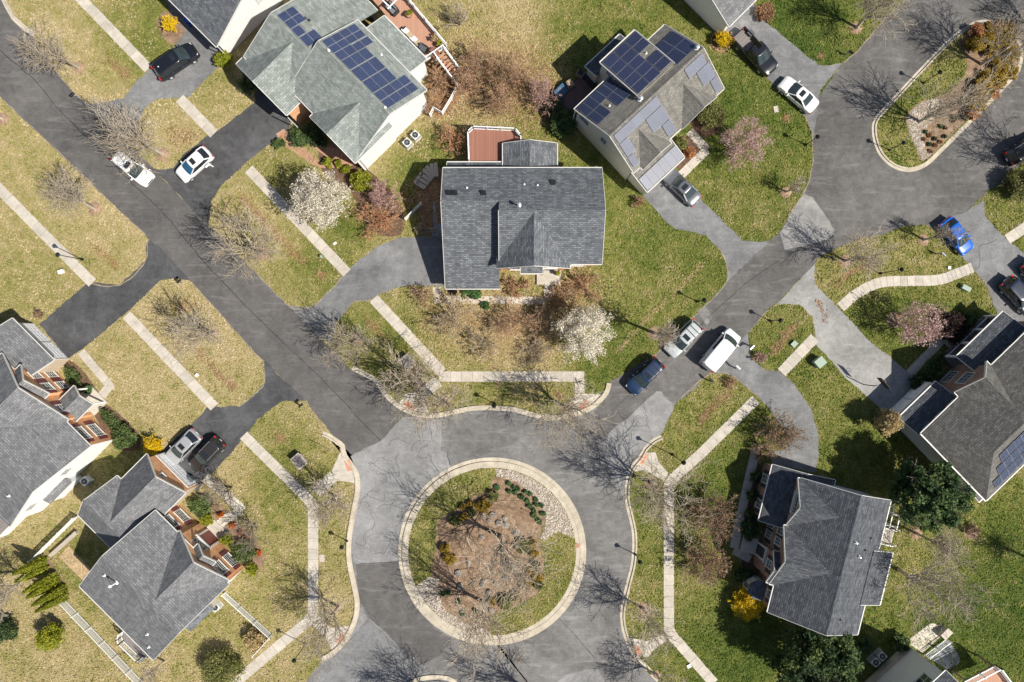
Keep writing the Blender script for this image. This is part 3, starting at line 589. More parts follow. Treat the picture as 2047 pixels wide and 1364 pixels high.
# ---- planting beds on the lawns
BZ = [0.004]
def bed(pts, mat='mulch', z=0.006):
    BZ[0] += 0.0004; z = BZ[0]; return sheet('planting_bed', catmull(pts, 3, True), z, mat)
bed([(640, 300), (720, 330), (770, 370), (805, 420), (800, 470), (740, 460), (700, 380), (650, 350)], 'bed_soil')
bed([(835, 385), (862, 352), (884, 340), (884, 470), (850, 468), (838, 430)], 'leaf_bed', 0.010)
bed([(850, 130), (880, 110), (925, 165), (905, 215), (870, 235)], 'leaf_bed')
bed([(315, 40), (335, 22), (362, 50), (372, 65), (345, 90), (322, 70)], 'mulch'); bed([(385, 985), (430, 1000), (520, 1090), (525, 1130), (500, 1150), (440, 1060), (390, 1010)], 'mulch', 0.010)
bed([(130, 720), (160, 735), (200, 790), (190, 800), (140, 760)], 'bed_soil'); bed([(175, 800), (215, 810), (280, 870), (270, 900), (225, 890)], 'bed_soil')
bed([(1490, 940), (1520, 930), (1512, 1040), (1505, 1110), (1510, 1180), (1485, 1200), (1482, 1050)], 'bed_soil'); bed([(1830, 770), (1900, 700), (1960, 640), (1905, 640), (1890, 660), (1905, 700), (1840, 740)], 'bed_soil')
bed([(1375, 235), (1400, 215), (1445, 220), (1440, 260), (1400, 275)], 'bed_soil'); bed([(1345, 290), (1380, 270), (1400, 300), (1360, 345)], 'bed_soil')
bed([(78, 1110), (92, 1108), (136, 1180), (136, 1200), (120, 1196), (95, 1150)], 'mulch'); bed([(1095, 165), (1140, 250), (1150, 270), (1120, 265), (1085, 230)], 'bed_soil')
for (x, y, r) in [(157,135,.75),(325,308,.85),(189,418,.8),(5,238,.75),(430,666,.45),(524,506,.8),(1308,666,.75),(1302,965,.7),(672,993,.45),(677,1213,.4),(1286,1216,.7),(1313,1349,.5),(1831,1066,.75),(1942,1064,.85),(1712,56,.7),(1571,384,.65),(1846,480,.65),(1689,522,.75),(1787,639,.9),(1960,130,.4),(888,802,.6),(714,679,.7),(1135,816,.7),(837,764,.7)]:
    b = MB(); b.lathe([(r, 0.006), (r * 0.75, 0.05), (0.12, 0.075)], 18)
    tag(b.build('tree_mulch_ring', M['mulch_ring'], smooth=60), kind='structure').location = G(x, y)

# ---- dirt and straw along the unkerbed asphalt edges
def edge(pts, k=0): ribbon(pts, 0.13, 0.0262 + 0.0004 * k, 'dirt', 'dirt_edge', 0.07, k + 40)
for k, p in enumerate([[(0, 194), (44, 236), (150, 336), (290, 470)], [(379, 560), (450, 640), (519, 716), (527, 722)], [(290, 474), (292, 521), (239, 570), (175, 566)], [(66, 74), (101, 128), (145, 182), (180, 208)], [(418, 452), (500, 534), (578, 612), (605, 616), (628, 612), (687, 551)], [(527, 722), (529, 764), (505, 792), (477, 813)],
    [(611, 801), (630, 830), (648, 858)], [(1303, 713), (1324, 696), (1391, 630), (1452, 565), (1452, 530), (1440, 500)], [(1350, 807), (1418, 747), (1445, 746), (1470, 756), (1517, 795)], [(1495, 666), (1530, 626), (1560, 606)], [(1601, 219), (1615, 245), (1624, 280), (1622, 340), (1604, 390), (1575, 430)], [(1685, 126), (1716, 101), (1763, 44), (1800, 10)], [(753, 592), (736, 602), (709, 603), (690, 625)]]): edge(p, k)

# ================================================================== HOUSES
WCACHE = {}
def cached(key, fn):
    if key not in WCACHE: WCACHE[key] = fn()
    return WCACHE[key]
class House:
    def __init__(s, name, label, o, ang, roof, walls, z0=0.0):
        s.r = empty(name, (o[0], o[1], z0), R(ang), label, 'house'); s.roof = M[roof]; s.w = walls; s.rn = roof
    def wallmat(s, side, over):
        return M[(over or {}).get(side, s.w.get(side, s.w['*']))]
    def block(s, axis, a0, a1, b0, b1, ze, zr, rid, ze1=None, hip=(0, 0), ov=0.3, ova=(0.3, 0.3), walls=None, skip='', zb=0.0, roof=None, trim='trim', cap=True):
        """pitched block: ridge along `axis` at b=rid; eaves at b0 (height ze) and b1 (height ze1). Walls reach down to zb."""
        ze1 = ze if ze1 is None else ze1; f = (lambda a, b, z: (a, b, z)) if axis == 'u' else (lambda a, b, z: (b, a, z))
        fl = (lambda q: q) if axis == 'u' else (lambda q: q[::-1])
        roofm = M[roof] if roof else s.roof; t = 0.14; h0, h1 = hip
        rf = MB()
        rf.slab(fl([f(a0, b0, ze), f(a1, b0, ze), f(a1 - h1, rid, zr), f(a0 + h0, rid, zr)]), t)
        rf.slab(fl([f(a1, b1, ze1), f(a0, b1, ze1), f(a0 + h0, rid, zr), f(a1 - h1, rid, zr)]), t)
        if h0: rf.slab(fl([f(a0, b1, ze1), f(a0, b0, ze), f(a0 + h0, rid, zr)]), t)
        if h1: rf.slab(fl([f(a1, b0, ze), f(a1, b1, ze1), f(a1 - h1, rid, zr)]), t)
        ro = rf.build('roof', roofm, s.r)
        if cap:
            c = MB(); n = max(1, int((a1 - h1 - a0 - h0) / 0.32)); L = (a1 - h1 - a0 - h0) / n
            s0 = (zr - ze) / (rid - b0); s1 = (zr - ze1) / (b1 - rid); w = 0.15
            for k in range(n):
                x0 = a0 + h0 + k * L; x1 = x0 + L - 0.015; dz = 0.022
                c.face(fl([f(x0, rid - w, zr - s0 * w + dz), f(x1, rid - w, zr - s0 * w + dz * 0.5), f(x1, rid, zr + dz * 0.6), f(x0, rid, zr + dz * 1.3)]))
                c.face(fl([f(x1, rid + w, zr - s1 * w + dz * 0.5), f(x0, rid + w, zr - s1 * w + dz), f(x0, rid, zr + dz * 1.3), f(x1, rid, zr + dz * 0.6)]))
            tag(c.build('ridge_cap', roofm, ro), kind='stuff')
        # fascia, rakes and gutters
        for b, z, sg, k in ((b0, ze, -1, 'b0'), (b1, ze1, 1, 'b1')):
            if k in skip: continue
            MB().bar(f(a0, b + sg * 0.065, z - 0.07), f(a1, b + sg * 0.065, z - 0.07), 0.085, 0.1).build('gutter', M[trim], s.r)
        for a, sg, h, k in ((a0, -1, h0, 'a0'), (a1, 1, h1, 'a1')):
            if k in skip: continue
            if h: MB().bar(f(a + sg * 0.065, b0, ze - 0.07), f(a + sg * 0.065, b1, ze1 - 0.07), 0.12, 0.12).build('gutter', M[trim], s.r)
            else:
                rk = MB(); x = a + sg * 0.03
                rk.bar(f(x, b0, ze - 0.085), f(x, rid, zr - 0.085), 0.045, 0.2).bar(f(x, rid, zr - 0.085), f(x, b1, ze1 - 0.085), 0.05, 0.22)
                rk.build('rake_board', M[trim], s.r)
        # walls
        o0, o1 = ova; A0 = a0 + o0; A1 = a1 - o1; B0 = b0 + ov; B1 = b1 - ov
        z0w = ze + (zr - ze) / (rid - b0) * ov - t; z1w = ze1 + (zr - ze1) / (b1 - rid) * ov - t; zt = zr - t
        def w(side, pts):
            if 'w' + side in skip: return
            MB().face(fl([f(*p) for p in pts])).build('wall', s.wallmat(side, walls), s.r)
        w('b0', [(A0, B0, zb), (A1, B0, zb), (A1, B0, z0w), (A0, B0, z0w)]); w('b1', [(A1, B1, zb), (A0, B1, zb), (A0, B1, z1w), (A1, B1, z1w)])
        g0 = [(A0, B1, z1w), (A0, rid, zt), (A0, B0, z0w)] if not h0 else [(A0, B1, z1w), (A0, B0, z0w)]
        g1 = [(A1, B0, z0w), (A1, rid, zt), (A1, B1, z1w)] if not h1 else [(A1, B0, z0w), (A1, B1, z1w)]
        w('a0', [(A0, B1, zb), (A0, B0, zb)] + g0[::-1][0:0] + g0[::-1][:0] + [p for p in g0[::-1]]); w('a1', [(A1, B0, zb), (A1, B1, zb)] + g1[::-1])
        return dict(f=f, rid=rid, zr=zr, s0=(zr - ze) / (rid - b0), s1=(zr - ze1) / (b1 - rid), axis=axis)
    def shed(s, axis, a0, a1, b0, z0, b1, z1, ov=0.25, zb=0.0, roof=None, walls=None, skip='', t=0.12, posts=None):
        """single slope from b0 (height z0) to b1 (height z1)"""
        f = (lambda a, b, z: (a, b, z)) if axis == 'u' else (lambda a, b, z: (b, a, z)); fl = (lambda q: q) if axis == 'u' else (lambda q: q[::-1])
        q = [f(a0, b0, z0), f(a1, b0, z0), f(a1, b1, z1), f(a0, b1, z1)]
        if b1 < b0: q = q[::-1]
        MB().slab(fl(q), t).build('roof', M[roof] if roof else s.roof, s.r)
        lo_b, lo_z = (b1, z1) if z1 < z0 else (b0, z0); sg = 1 if (lo_b == max(b0, b1)) else -1
        MB().bar(f(a0, lo_b + sg * 0.06, lo_z - 0.06), f(a1, lo_b + sg * 0.06, lo_z - 0.06), 0.11, 0.12).build('gutter', M['trim'], s.r)
        for a, g in ((a0, -1), (a1, 1)): MB().bar(f(a + g * 0.03, b0, z0 - 0.07), f(a + g * 0.03, b1, z1 - 0.07), 0.05, 0.18).build('rake_board', M['trim'], s.r)
        if posts is None:
            B0, B1 = min(b0, b1), max(b0, b1); zz = lambda b: z0 + (z1 - z0) * (b - b0) / (b1 - b0) - t
            A0, A1 = a0 + ov, a1 - ov; lo, hi = (B0 + (ov if lo_b == B0 else 0)), (B1 - (ov if lo_b == B1 else 0))
            def w(side, pts):
                if 'w' + side in skip: return
                MB().face(fl([f(*p) for p in pts])).build('wall', s.wallmat(side, walls), s.r)
            w('b0', [(A0, lo, zb), (A1, lo, zb), (A1, lo, zz(lo)), (A0, lo, zz(lo))]); w('b1', [(A1, hi, zb), (A0, hi, zb), (A0, hi, zz(hi)), (A1, hi, zz(hi))])
            w('a0', [(A0, hi, zb), (A0, lo, zb), (A0, lo, zz(lo)), (A0, hi, zz(hi))]); w('a1', [(A1, lo, zb), (A1, hi, zb), (A1, hi, zz(hi)), (A1, lo, zz(lo))])
        else:
            for a in posts: MB().box(*(f(a - 0.1, lo_b - sg * 0.3 - 0.1, 0)[:1] + f(a + 0.1, lo_b, 0)[:1]) if False else (f(a, lo_b - sg * 0.3, 0)[0] - 0.1, f(a, lo_b - sg * 0.3, 0)[0] + 0.1), f(a, lo_b - sg * 0.3, 0)[1] - 0.1, f(a, lo_b - sg * 0.3, 0)[1] + 0.1, 0, lo_z - 0.12).build('column', M['white_vinyl'], s.r)
        return dict(f=f, b0=b0, z0=z0, k=(z1 - z0) / (b1 - b0), axis=axis, shed=True)
    def window(s, u, v, n, z, w=0.95, h=1.5, nx=2, ny=4, shutters=None, arch=False, glass='window_glass'):
        """n: outward direction in degrees in the house's frame"""
        def mk():
            fr = MB(); fw = 0.075
            fr.box(-w/2, -w/2 + fw, -0.02, 0.075, 0, h).box(w/2 - fw, w/2, -0.02, 0.075, 0, h).box(-w/2 + fw, w/2 - fw, -0.02, 0.072, 0, fw).box(-w/2 + fw, w/2 - fw, -0.02, 0.072, h - fw, h)
            fr.box(-w/2 - 0.06, w/2 + 0.06, -0.02, 0.11, -0.06, -0.001)
            mu = MB()
            for k in range(1, nx): x = -w/2 + w * k / nx; mu.box(x - 0.012, x + 0.012, 0.0, 0.05, fw, h - fw)
            for k in range(1, ny): y = h * k / ny; q = 0.03 if k * 2 == ny else 0.010; mu.box(-w/2 + fw, w/2 - fw, 0.0, 0.047, y - q, y + q)
            pn = MB().box(-w/2 + 0.05, w/2 - 0.05, -0.02, 0.022, 0.05, h - 0.05)
            return fr.mesh('window', M['trim']), mu.mesh('muntin', M['trim']), pn.mesh('pane', M[glass])
        fr, mu, pn = cached(('win', w, h, nx, ny, glass), mk)
        o = link('window', fr, s.r); o.location = (u, v, z); o.rotation_euler = (0, 0, R(n - 90)); link('muntin', mu, o); link('pane', pn, o)
        if shutters:
            def mks():
                b = MB().box(-0.2, 0.2, 0, 0.05, 0, h)
                for k in range(int(h / 0.12)): b.box(-0.15, 0.15, 0.05, 0.065, 0.06 + k * 0.12, 0.11 + k * 0.12)
                return b.mesh('shutter', M[shutters])
            me = cached(('sh', h, shutters), mks)
            for sg in (-1, 1):
                q = link('shutter', me, s.r); c, d = math.cos(R(n - 90)), math.sin(R(n - 90)); x = sg * (w / 2 + 0.26)
                q.location = (u + x * c, v + x * d, z); q.rotation_euler = (0, 0, R(n - 90))
        return o
    def door(s, u, v, n, w=1.0, h=2.1, mat='door_red', z=0.15, surround=True):
        def mk():
            d = MB().box(-w/2, w/2, -0.02, 0.04, 0, h); p = []
            for i in (0, 1):
                for j in range(3): d.box(-w/2 + 0.1 + i * w/2, i * w/2 - 0.1, 0.04, 0.055, 0.15 + j * h/3, h/3 - 0.08 + j * h/3)
            sr = MB().box(-w/2 - 0.2, -w/2 - 0.01, -0.02, 0.12, 0, h + 0.2).box(w/2 + 0.01, w/2 + 0.2, -0.02, 0.12, 0, h + 0.2).box(-w/2 - 0.3, w/2 + 0.3, -0.02, 0.17, h + 0.201, h + 0.42)
            return d.mesh('door', M[mat]), sr.mesh('door_surround', M['trim']), MB().cyl(w/2 - 0.1, 0.09, h * 0.45, h * 0.45 + 0.07, 0.035).mesh('handle', M['chrome'])
        d, sr, hd = cached(('door', w, h, mat), mk); o = link('door', d, s.r); o.location = (u, v, z); o.rotation_euler = (0, 0, R(n - 90)); link('handle', hd, o)
        if surround: link('door_surround', sr, o)
    def garage(s, u, v, n, w=4.6, h=2.15, mat='door_white'):
        def mk():
            fr = MB().box(-w/2 - 0.12, -w/2, -0.02, 0.07, 0, h + 0.12).box(w/2, w/2 + 0.12, -0.02, 0.07, 0, h + 0.12).box(-w/2, w/2, -0.02, 0.07, h, h + 0.12)
            pn = MB().box(-w/2, w/2, -0.02, 0.03, 0.006, h/4 - 0.006); m = max(2, round(w / 0.6)); q = w / m
            for k in range(m): pn.box(-w/2 + k*q + 0.06, -w/2 + (k+1)*q - 0.06, 0.03, 0.045, 0.08, h/4 - 0.08)
            return fr.mesh('garage_door', M['trim']), pn.mesh('door_panel', M[mat])
        fr, pn = cached(('gar', w, h, mat), mk); o = link('garage_door', fr, s.r); o.location = (u, v, 0.02); o.rotation_euler = (0, 0, R(n - 90))
        for k in range(4): link('door_panel', pn, o).location = (0, 0, k * h / 4)
    def onroof(s, pl, a, b):
        if pl.get('shed'): return pl['z0'] + pl['k'] * (b - pl['b0'])
        return pl['zr'] - (pl['s0'] if b < pl['rid'] else pl['s1']) * abs(b - pl['rid'])
    def solar(s, pl, a0, b0, na, nb, da, db, gap=0.022, mat='solar_blue', hole=()):
        for i in range(na):
            for j in range(nb):
                if (i, j) in hole: continue
                x0 = a0 + i * da; x1 = x0 + da - gap; y0 = b0 + j * db; y1 = y0 + db - gap; lift = 0.13
                P = lambda a, b, dz=0: pl['f'](a, b, s.onroof(pl, a, b) + lift + dz)
                q = [P(x0, y0), P(x1, y0), P(x1, y1), P(x0, y1)]; e = 0.016; c = [P(x0+e, y0+e, .006), P(x1-e, y0+e, .006), P(x1-e, y1-e, .006), P(x0+e, y1-e, .006)]
                if pl['axis'] != 'u': q = q[::-1]; c = c[::-1]
                MB().slab(q, 0.045).face(c, 1).build('solar_panel', [M['panel_frame'], M[mat]], s.r)
    def vent(s, pl, a, b, h=0.35, r=0.05, mat='white_vinyl', capr=0.0):
        x, y, z = pl['f'](a, b, s.onroof(pl, a, b)); m = MB().cyl(x, y, z - 0.05, z + h, r, r * 0.95, 10); 
        if capr: m.lathe([(r, z + h - 0.02), (capr, z + h + 0.02), (capr * 0.95, z + h + 0.12), (r * 0.5, z + h + 0.2)], 12, 0, x, y)
        m.lathe([(r * 2.6, z - 0.03 if False else z + 0.015), (r * 1.2, z + 0.1)], 10, 0, x, y); m.build('vent_pipe', M[mat], s.r, smooth=40)
    def boxvent(s, pl, a, b):
        x, y, z = pl['f'](a, b, s.onroof(pl, a, b)); MB().box(x - 0.2, x + 0.2, y - 0.2, y + 0.2, z - 0.12, z + 0.14).box(x - 0.26, x + 0.26, y - 0.26, y + 0.26, z + 0.141, z + 0.17).build('roof_vent', M['black_metal'], s.r)

# ---- slate roofed house in the middle
h = House('house', 'slate roofed house with long garage wing at the centre of the block', (0, 0), 0, 'shingle_slate', {'*': 'siding_grey', 'b0': 'brick_orange'})
mn = h.block('u', -1.32, 9.33, 8.0, 17.95, 5.0, 7.6, 13.1, ova=(0.0, 0.3), skip='a0')
MB().bar((-1.36, 8.0, 4.9), (-1.36, 13.1, 7.5), 0.05, 0.22).build('rake_board', M['trim'], h.r)
lf = h.block('u', -7.16, -1.33, 5.64, 17.95, 2.45, 7.03, 14.16, ze1=5.0, ova=(0.3, 0.0), skip='a1 wa1')
h.block('v', 7.55, 13.0, -1.63, 6.0, 5.0, 7.5, 2.2, walls={'a0': 'brick_orange'}, skip='wa1 wb0')
ad = h.block('v', 17.3, 21.1, -0.95, 4.8, 3.0, 4.2, 1.85, skip='a0 wa0')
h.shed('u', -6.95, -1.0, 17.75, 3.15, 19.1, 2.85, roof='shingle_dark')  # rear pent roof: shingles darker than the house paint in the eave shadow
h.shed('u', 0.9, 3.2, 7.8, 4.55, 7.1, 4.25, posts=[], roof='shingle_slate')
h.window(0.75, 7.86, 270, 0.8, 2.0, 1.5, 4, 2); h.window(0.6, 7.86, 270, 3.0, 1.9, 1.3, 4, 2); h.window(7.2, 8.31, 270, 0.8, 1.6, 1.5, 4, 2); h.window(8.2, 8.31, 270, 3.2, 0.9, 1.4); h.window(6.6, 8.31, 270, 3.2, 0.9, 1.4); h.window(4.1, 7.86, 270, 3.2, 1.0, 1.3)
h.door(4.1, 7.86, 270, 1.0, 2.1, 'door_dark', 0.25)
MB().box(2.75, 5.4, 6.25, 7.83, 0, 0.26).build('porch_slab', M['concrete'], h.r); MB().box(3.6, 4.6, 5.85, 6.249, 0, 0.14).build('step', M['concrete'], h.r)
for a, b in ((-4.6, 15.6), (1.25, 16.0), (2.6, 15.9)): h.vent(lf if a < -1.3 else mn, a, b, 0.3, 0.045)
for a, b in ((-6.4, 15.0), (-5.8, 15.0), (-2.9, 15.0), (4.2, 16.2)): h.boxvent(lf if a < -1.3 else mn, a, b)
h.vent(mn, 0.72, 13.55, 0.8, 0.09, 'galvanised', 0.2)

# ---- green-grey roofed house with the blue solar array
h = House('house', 'green grey roofed house with dark blue solar panels and white side wall', (-12.6, 23.05), -45.5, 'shingle_green', {'*': 'siding_white', 'b0': 'brick_orange'})
mn = h.block('u', -9.7, 0.5, -5.3, 4.75, 5.0, 7.6, -0.02, ova=(0.0, 0.3))
lf = h.block('u', -15.3, -9.71, -6.3, 7.2, 5.0, 7.1, -1.35, ze1=3.45, ova=(0.3, 0.0), skip='a1 wa1')
h.shed('u', -8.5, -2.1, 4.45, 5.02, 7.2, 4.15)
h.block('v', -5.85, -0.4, -6.0, 0.66, 5.0, 7.0, -2.7, walls={'a0': 'brick_orange'}, skip='wa1')
h.block('v', -7.45, -1.0, -15.5, -8.05, 4.6, 6.9, -11.8, walls={'a0': 'brick_orange', 'b1': 'brick_orange'}, skip='wa1')
h.solar(mn, -9.45, 0.3, 2, 4, 0.86, 0.98); h.solar(mn, -7.6, 2.3, 1, 2, 0.9, 0.98) ; h.solar(mn, -7.7, 0.3, 1, 2, 1.0, 0.98) ; h.solar(mn, -6.65, 0.3, 1, 3, 0.0 + 1.25, 0.98)
h.solar(mn, -5.3, 0.3, 1, 3, 1.55, 1.0); h.solar(mn, -3.68, 0.3, 1, 3, 1.55, 1.0); h.solar(mn, -2.06, 0.3, 1, 4, 1.0, 0.98); h.solar(mn, -1.0, 0.3, 1, 4, 1.0, 0.98)
h.solar(lf, -14.7, -1.05, 2, 2, 0.98, 0.95); h.solar(lf, -12.7, -1.05, 1, 1, 1.1, 0.95); h.solar(lf, -11.5, -1.05, 1, 2, 1.3, 0.9)
h.vent(mn, -8.3, 0.12, 0.35, 0.06); h.vent(mn, -5.2, 3.9, 0.3, 0.05); h.vent(lf, -13.0, 0.9, 0.3, 0.05, 'dark_plastic'); h.vent(lf, -12.6, 1.0, 0.3, 0.07, 'dark_plastic'); h.vent(mn, -0.3, 0.15, 0.2, 0.06)
h.door(-7.1, -5.02, 270, 1.0); h.garage(-11.8, -7.17, 270, 4.8); h.window(-2.7, -5.57, 270, 3.2, 1.8, 1.3, 4, 2); h.window(0.22, 2.6, 0, 5.2, 0.5, 0.7, 1, 2)
MB().bar((-7.9, -7.5, 0), (-7.9, -7.5, 4.2), 0.1, 0.08).build('downpipe', M['trim'], h.r); MB().bar((0.52, -5.2, 0), (0.52, -5.2, 4.8), 0.1, 0.08).build('downpipe', M['trim'], h.r)

# ---- brown roofed house covered in solar panels
h = House('house', 'cream sided house with weathered roof and solar panels on both slopes', (10.02, 20.6), 43, 'shingle_brown', {'*': 'siding_cream'})
mn = h.block('u', -0.25, 12.6, -4.05, 4.95, 5.0, 7.6, 0.15)
dm = h.shed('u', 4.6, 9.5, 1.0, 7.45, 6.45, 6.05, ov=0.2)
h.shed('u', 4.3, 9.35, 6.2, 3.5, 7.85, 3.0, roof='shingle_dark')
po = h.shed('u', 0.0, 5.45, -3.8, 3.75, -6.45, 3.0)
h.block('v', -4.5, -0.9, 0.7, 4.7, 5.0, 6.7, 2.62, skip='wa1'); h.block('v', -4.2, -0.3, 6.6, 11.4, 5.0, 6.85, 9.0, skip='wa1')
h.solar(dm, 4.72, 1.25, 1, 5, 1.52, 1.01, mat='solar_navy'); h.solar(dm, 6.3, 1.25, 1, 5, 1.52, 1.01, mat='solar_navy'); h.solar(dm, 7.88, 4.25, 1, 2, 1.52, 1.01, mat='solar_navy'); h.solar(dm, 7.88, 1.35, 1, 2, 1.52, 0.98, mat='solar_navy')
h.solar(mn, 9.62, 0.75, 2, 2, 1.4, 1.55, mat='solar_navy'); h.solar(mn, -0.1, 3.35, 5, 1, 0.93, 1.45, mat='solar_navy'); h.solar(mn, -0.1, 1.85, 5, 1, 0.93, 1.45, mat='solar_navy', hole=((2, 0),))
h.solar(mn, 0.1, -1.05, 5, 1, 1.16, 0.92, mat='solar_glare'); h.solar(mn, 0.1, -2.55, 1, 1, 1.1, 1.45, mat='solar_glare'); h.solar(mn, 3.72, -2.55, 2, 1, 1.12, 1.45, mat='solar_glare'); h.solar(mn, 0.05, -3.75, 1, 1, 0.75, 1.15, mat='solar_glare'); h.solar(mn, 4.85, -3.85, 1, 1, 1.1, 1.25, mat='solar_glare')
h.solar(mn, 9.75, -1.1, 2, 1, 1.2, 0.98, mat='solar_glare'); h.solar(mn, 10.7, -2.6, 2, 1, 0.82, 1.45, mat='solar_glare'); h.solar(mn, 11.55, -3.85, 1, 1, 0.85, 1.2, mat='solar_glare'); h.solar(po, 0.1, -6.35, 6, 1, 0.885, 1.5, mat='solar_glare')
h.window(0.05, 3.6, 180, 3.4, 1.5, 1.2, 2, 2); h.window(0.05, 0.6, 180, 3.4, 0.9, 1.3, 2, 2); h.window(4.78, 4.9, 180, 4.9, 1.3, 0.9, 2, 2); h.garage(2.7, -6.22, 270, 4.6); h.door(6.2, -3.78, 270, 1.0, 2.1, 'door_dark'); h.window(9.0, -3.92, 270, 3.3, 1.6, 1.3, 4, 2)
h.vent(mn, 4.5, 0.7, 0.6, 0.1, 'galvanised', 0.22); h.vent(mn, 2.2, 2.5, 0.3, 0.05); h.vent(mn, 12.2, 0.6, 0.3, 0.12, 'galvanised', 0.2); h.vent(dm, 8.4, 3.8, 0.3, 0.05)
for x in (-0.05,): MB().bar((x, 4.9, 0), (x, 4.9, 4.7), 0.1, 0.08).build('downpipe', M['trim'], h.r)

# ---- grey house on the left edge
h = House('house', 'grey roofed brick fronted house cut by the left edge beside two white garage doors', (-48.35, -15.09), -45, 'shingle_grey', {'*': 'siding_white', 'b1': 'brick_orange'})
mn = h.block('u', -16.5, 0.3, -5.6, 6.2, 5.0, 7.6, 0.25, skip='wb0')
MB().face([(-16.2, -5.3, 0), (0.0, -5.3, 0), (0.0, -5.3, 5.2), (-16.2, -5.3, 5.2)]).build('wall', M['siding_white'], h.r)
h.block('v', 0.4, 6.55, -13.0, -3.3, 5.0, 7.45, -8.2, walls={'a1': 'brick_orange'}, skip='wa0'); h.block('v', 1.5, 7.05, -10.8, -6.6, 5.0, 6.75, -8.7, walls={'a1': 'brick_orange', 'b1': 'brick_orange'}, skip='wa0')
h.block('u', -15.8, -9.5, 2.0, 8.95, 3.2, 5.3, 5.2, ze1=3.2, walls={'a1': 'siding_tan', 'b1': 'brick_orange'}, skip='wb0')
h.block('v', 5.5, 8.45, -6.15, -3.35, 3.0, 3.75, -4.75, walls={'a1': 'trim'}, zb=2.75, skip='a0 wa0'); 
for x in (-5.85, -3.65): MB().cyl(x, 8.1, 0.2, 2.8, 0.11, 0.1, 12).build('column', M['white_vinyl'], h.r, smooth=40)
MB().box(-6.1, -3.4, 6.3, 8.35, 0, 0.2).build('porch_slab', M['concrete'], h.r)
h.garage(-13.9, 8.66, 90, 2.7); h.garage(-10.95 - 0.2, 8.66, 90, 2.4)
for u, v in ((-1.7, 5.91), (-9.5, 6.76), (-7.8, 6.76)):
    for z in (0.7, 3.1): h.window(u, v, 90, z, 1.0 if v > 6.5 else 1.7, 1.45, 2 if v > 6.5 else 4, 4, 'shutter')
h.window(-5.1, 6.26, 90, 3.2, 1.0, 1.4, 2, 4, 'shutter'); h.door(-4.75, 6.26, 90, 1.0, 2.1, 'door_white', 0.2)
h.window(0.01, 1.9, 0, 3.3, 0.9, 1.3); h.window(0.01, -3.4, 0, 3.2, 0.9, 1.3)
bx = MB().box(-0.02, 0.6, -2.6, 0.4, 0, 2.2); bx.build('bay', M['siding_white'], h.r); MB().slab([(0.0, -2.75, 2.7), (0.75, -2.75, 2.25), (0.75, 0.55, 2.25), (0.0, 0.55, 2.7)], 0.06).build('roof', M['shingle_grey'], h.r)
h.vent(mn, -1.5, -2.4, 0.3, 0.06)
MB().box(-6.5, -0.8, -9.8, -5.31, 0, 2.3).build('annex', M['siding_white'], h.r); MB().box(-6.6, -0.7, -9.9, -5.305, 2.301, 2.42).build('deck_floor', M['deck_grey'], h.r)

# ---- grey roofed brick house, lower left
h = House('house', 'grey roofed brick house with arched white entrance behind two parked cars', (-44.89, -25.43), -45, 'shingle_grey', {'*': 'siding_white', 'b1': 'brick_orange'})
mn = h.block('u', 0.0, 10.85, 0.0, 11.1, 5.0, 7.6, 5.5)
h.block('v', 5.7, 11.4, 3.3, 10.5, 5.0, 7.35, 6.85, walls={'a1': 'brick_orange'}, skip='wa0')
h.block('v', 9.2, 11.75, 5.6, 8.2, 4.95, 5.9, 6.9, walls={'a1': 'siding_cream'}, zb=4.8, skip='a0 wa0')
gw = h.block('u', -5.6, 0.28, 4.5, 10.3, 4.0, 6.3, 7.35, ova=(0.3, 0.0), skip='a1 wa1'); h.block('v', 7.4, 14.15, -5.0, 0.75, 4.0, 6.1, -2.2, walls={'a1': 'brick_orange', 'b1': 'siding_tan'}, skip='wa0')
h.garage(-2.2, 13.86, 90, 4.7); h.window(-2.2, 13.86, 90, 4.0, 0.6, 0.6, 1, 1)
for u, v, w_ in ((1.75, 10.81, 1.6), (8.9, 11.11, 1.6)):
    for z in (0.7, 3.15): h.window(u, v, 90, z, w_, 1.45, 4, 4, 'shutter')
h.door(5.6, 11.11, 90, 1.6, 2.3, 'door_red', 0.15); h.window(5.6, 11.11, 90, 2.85, 1.7, 1.2, 5, 3); MB().box(4.4, 6.8, 11.2, 12.4, 0, 0.16).build('porch_slab', M['concrete'], h.r)
h.vent(mn, 2.8, 4.4, 1.1, 0.09, 'white_vinyl', 0.16); h.vent(mn, 1.4, 3.9, 0.3, 0.06); h.vent(mn, 8.6, 2.2, 0.3, 0.06); h.vent(mn, 9.6, 1.0, 0.3, 0.06)
MB().box(10.55, 11.3, 3.2, 6.4, 0, 2.1).build('bay', M['siding_cream'], h.r); MB().slab([(10.5, 3.05, 2.55), (11.45, 3.05, 2.12), (11.45, 6.55, 2.12), (10.5, 6.55, 2.55)], 0.06).build('roof', M['shingle_slate'], h.r)

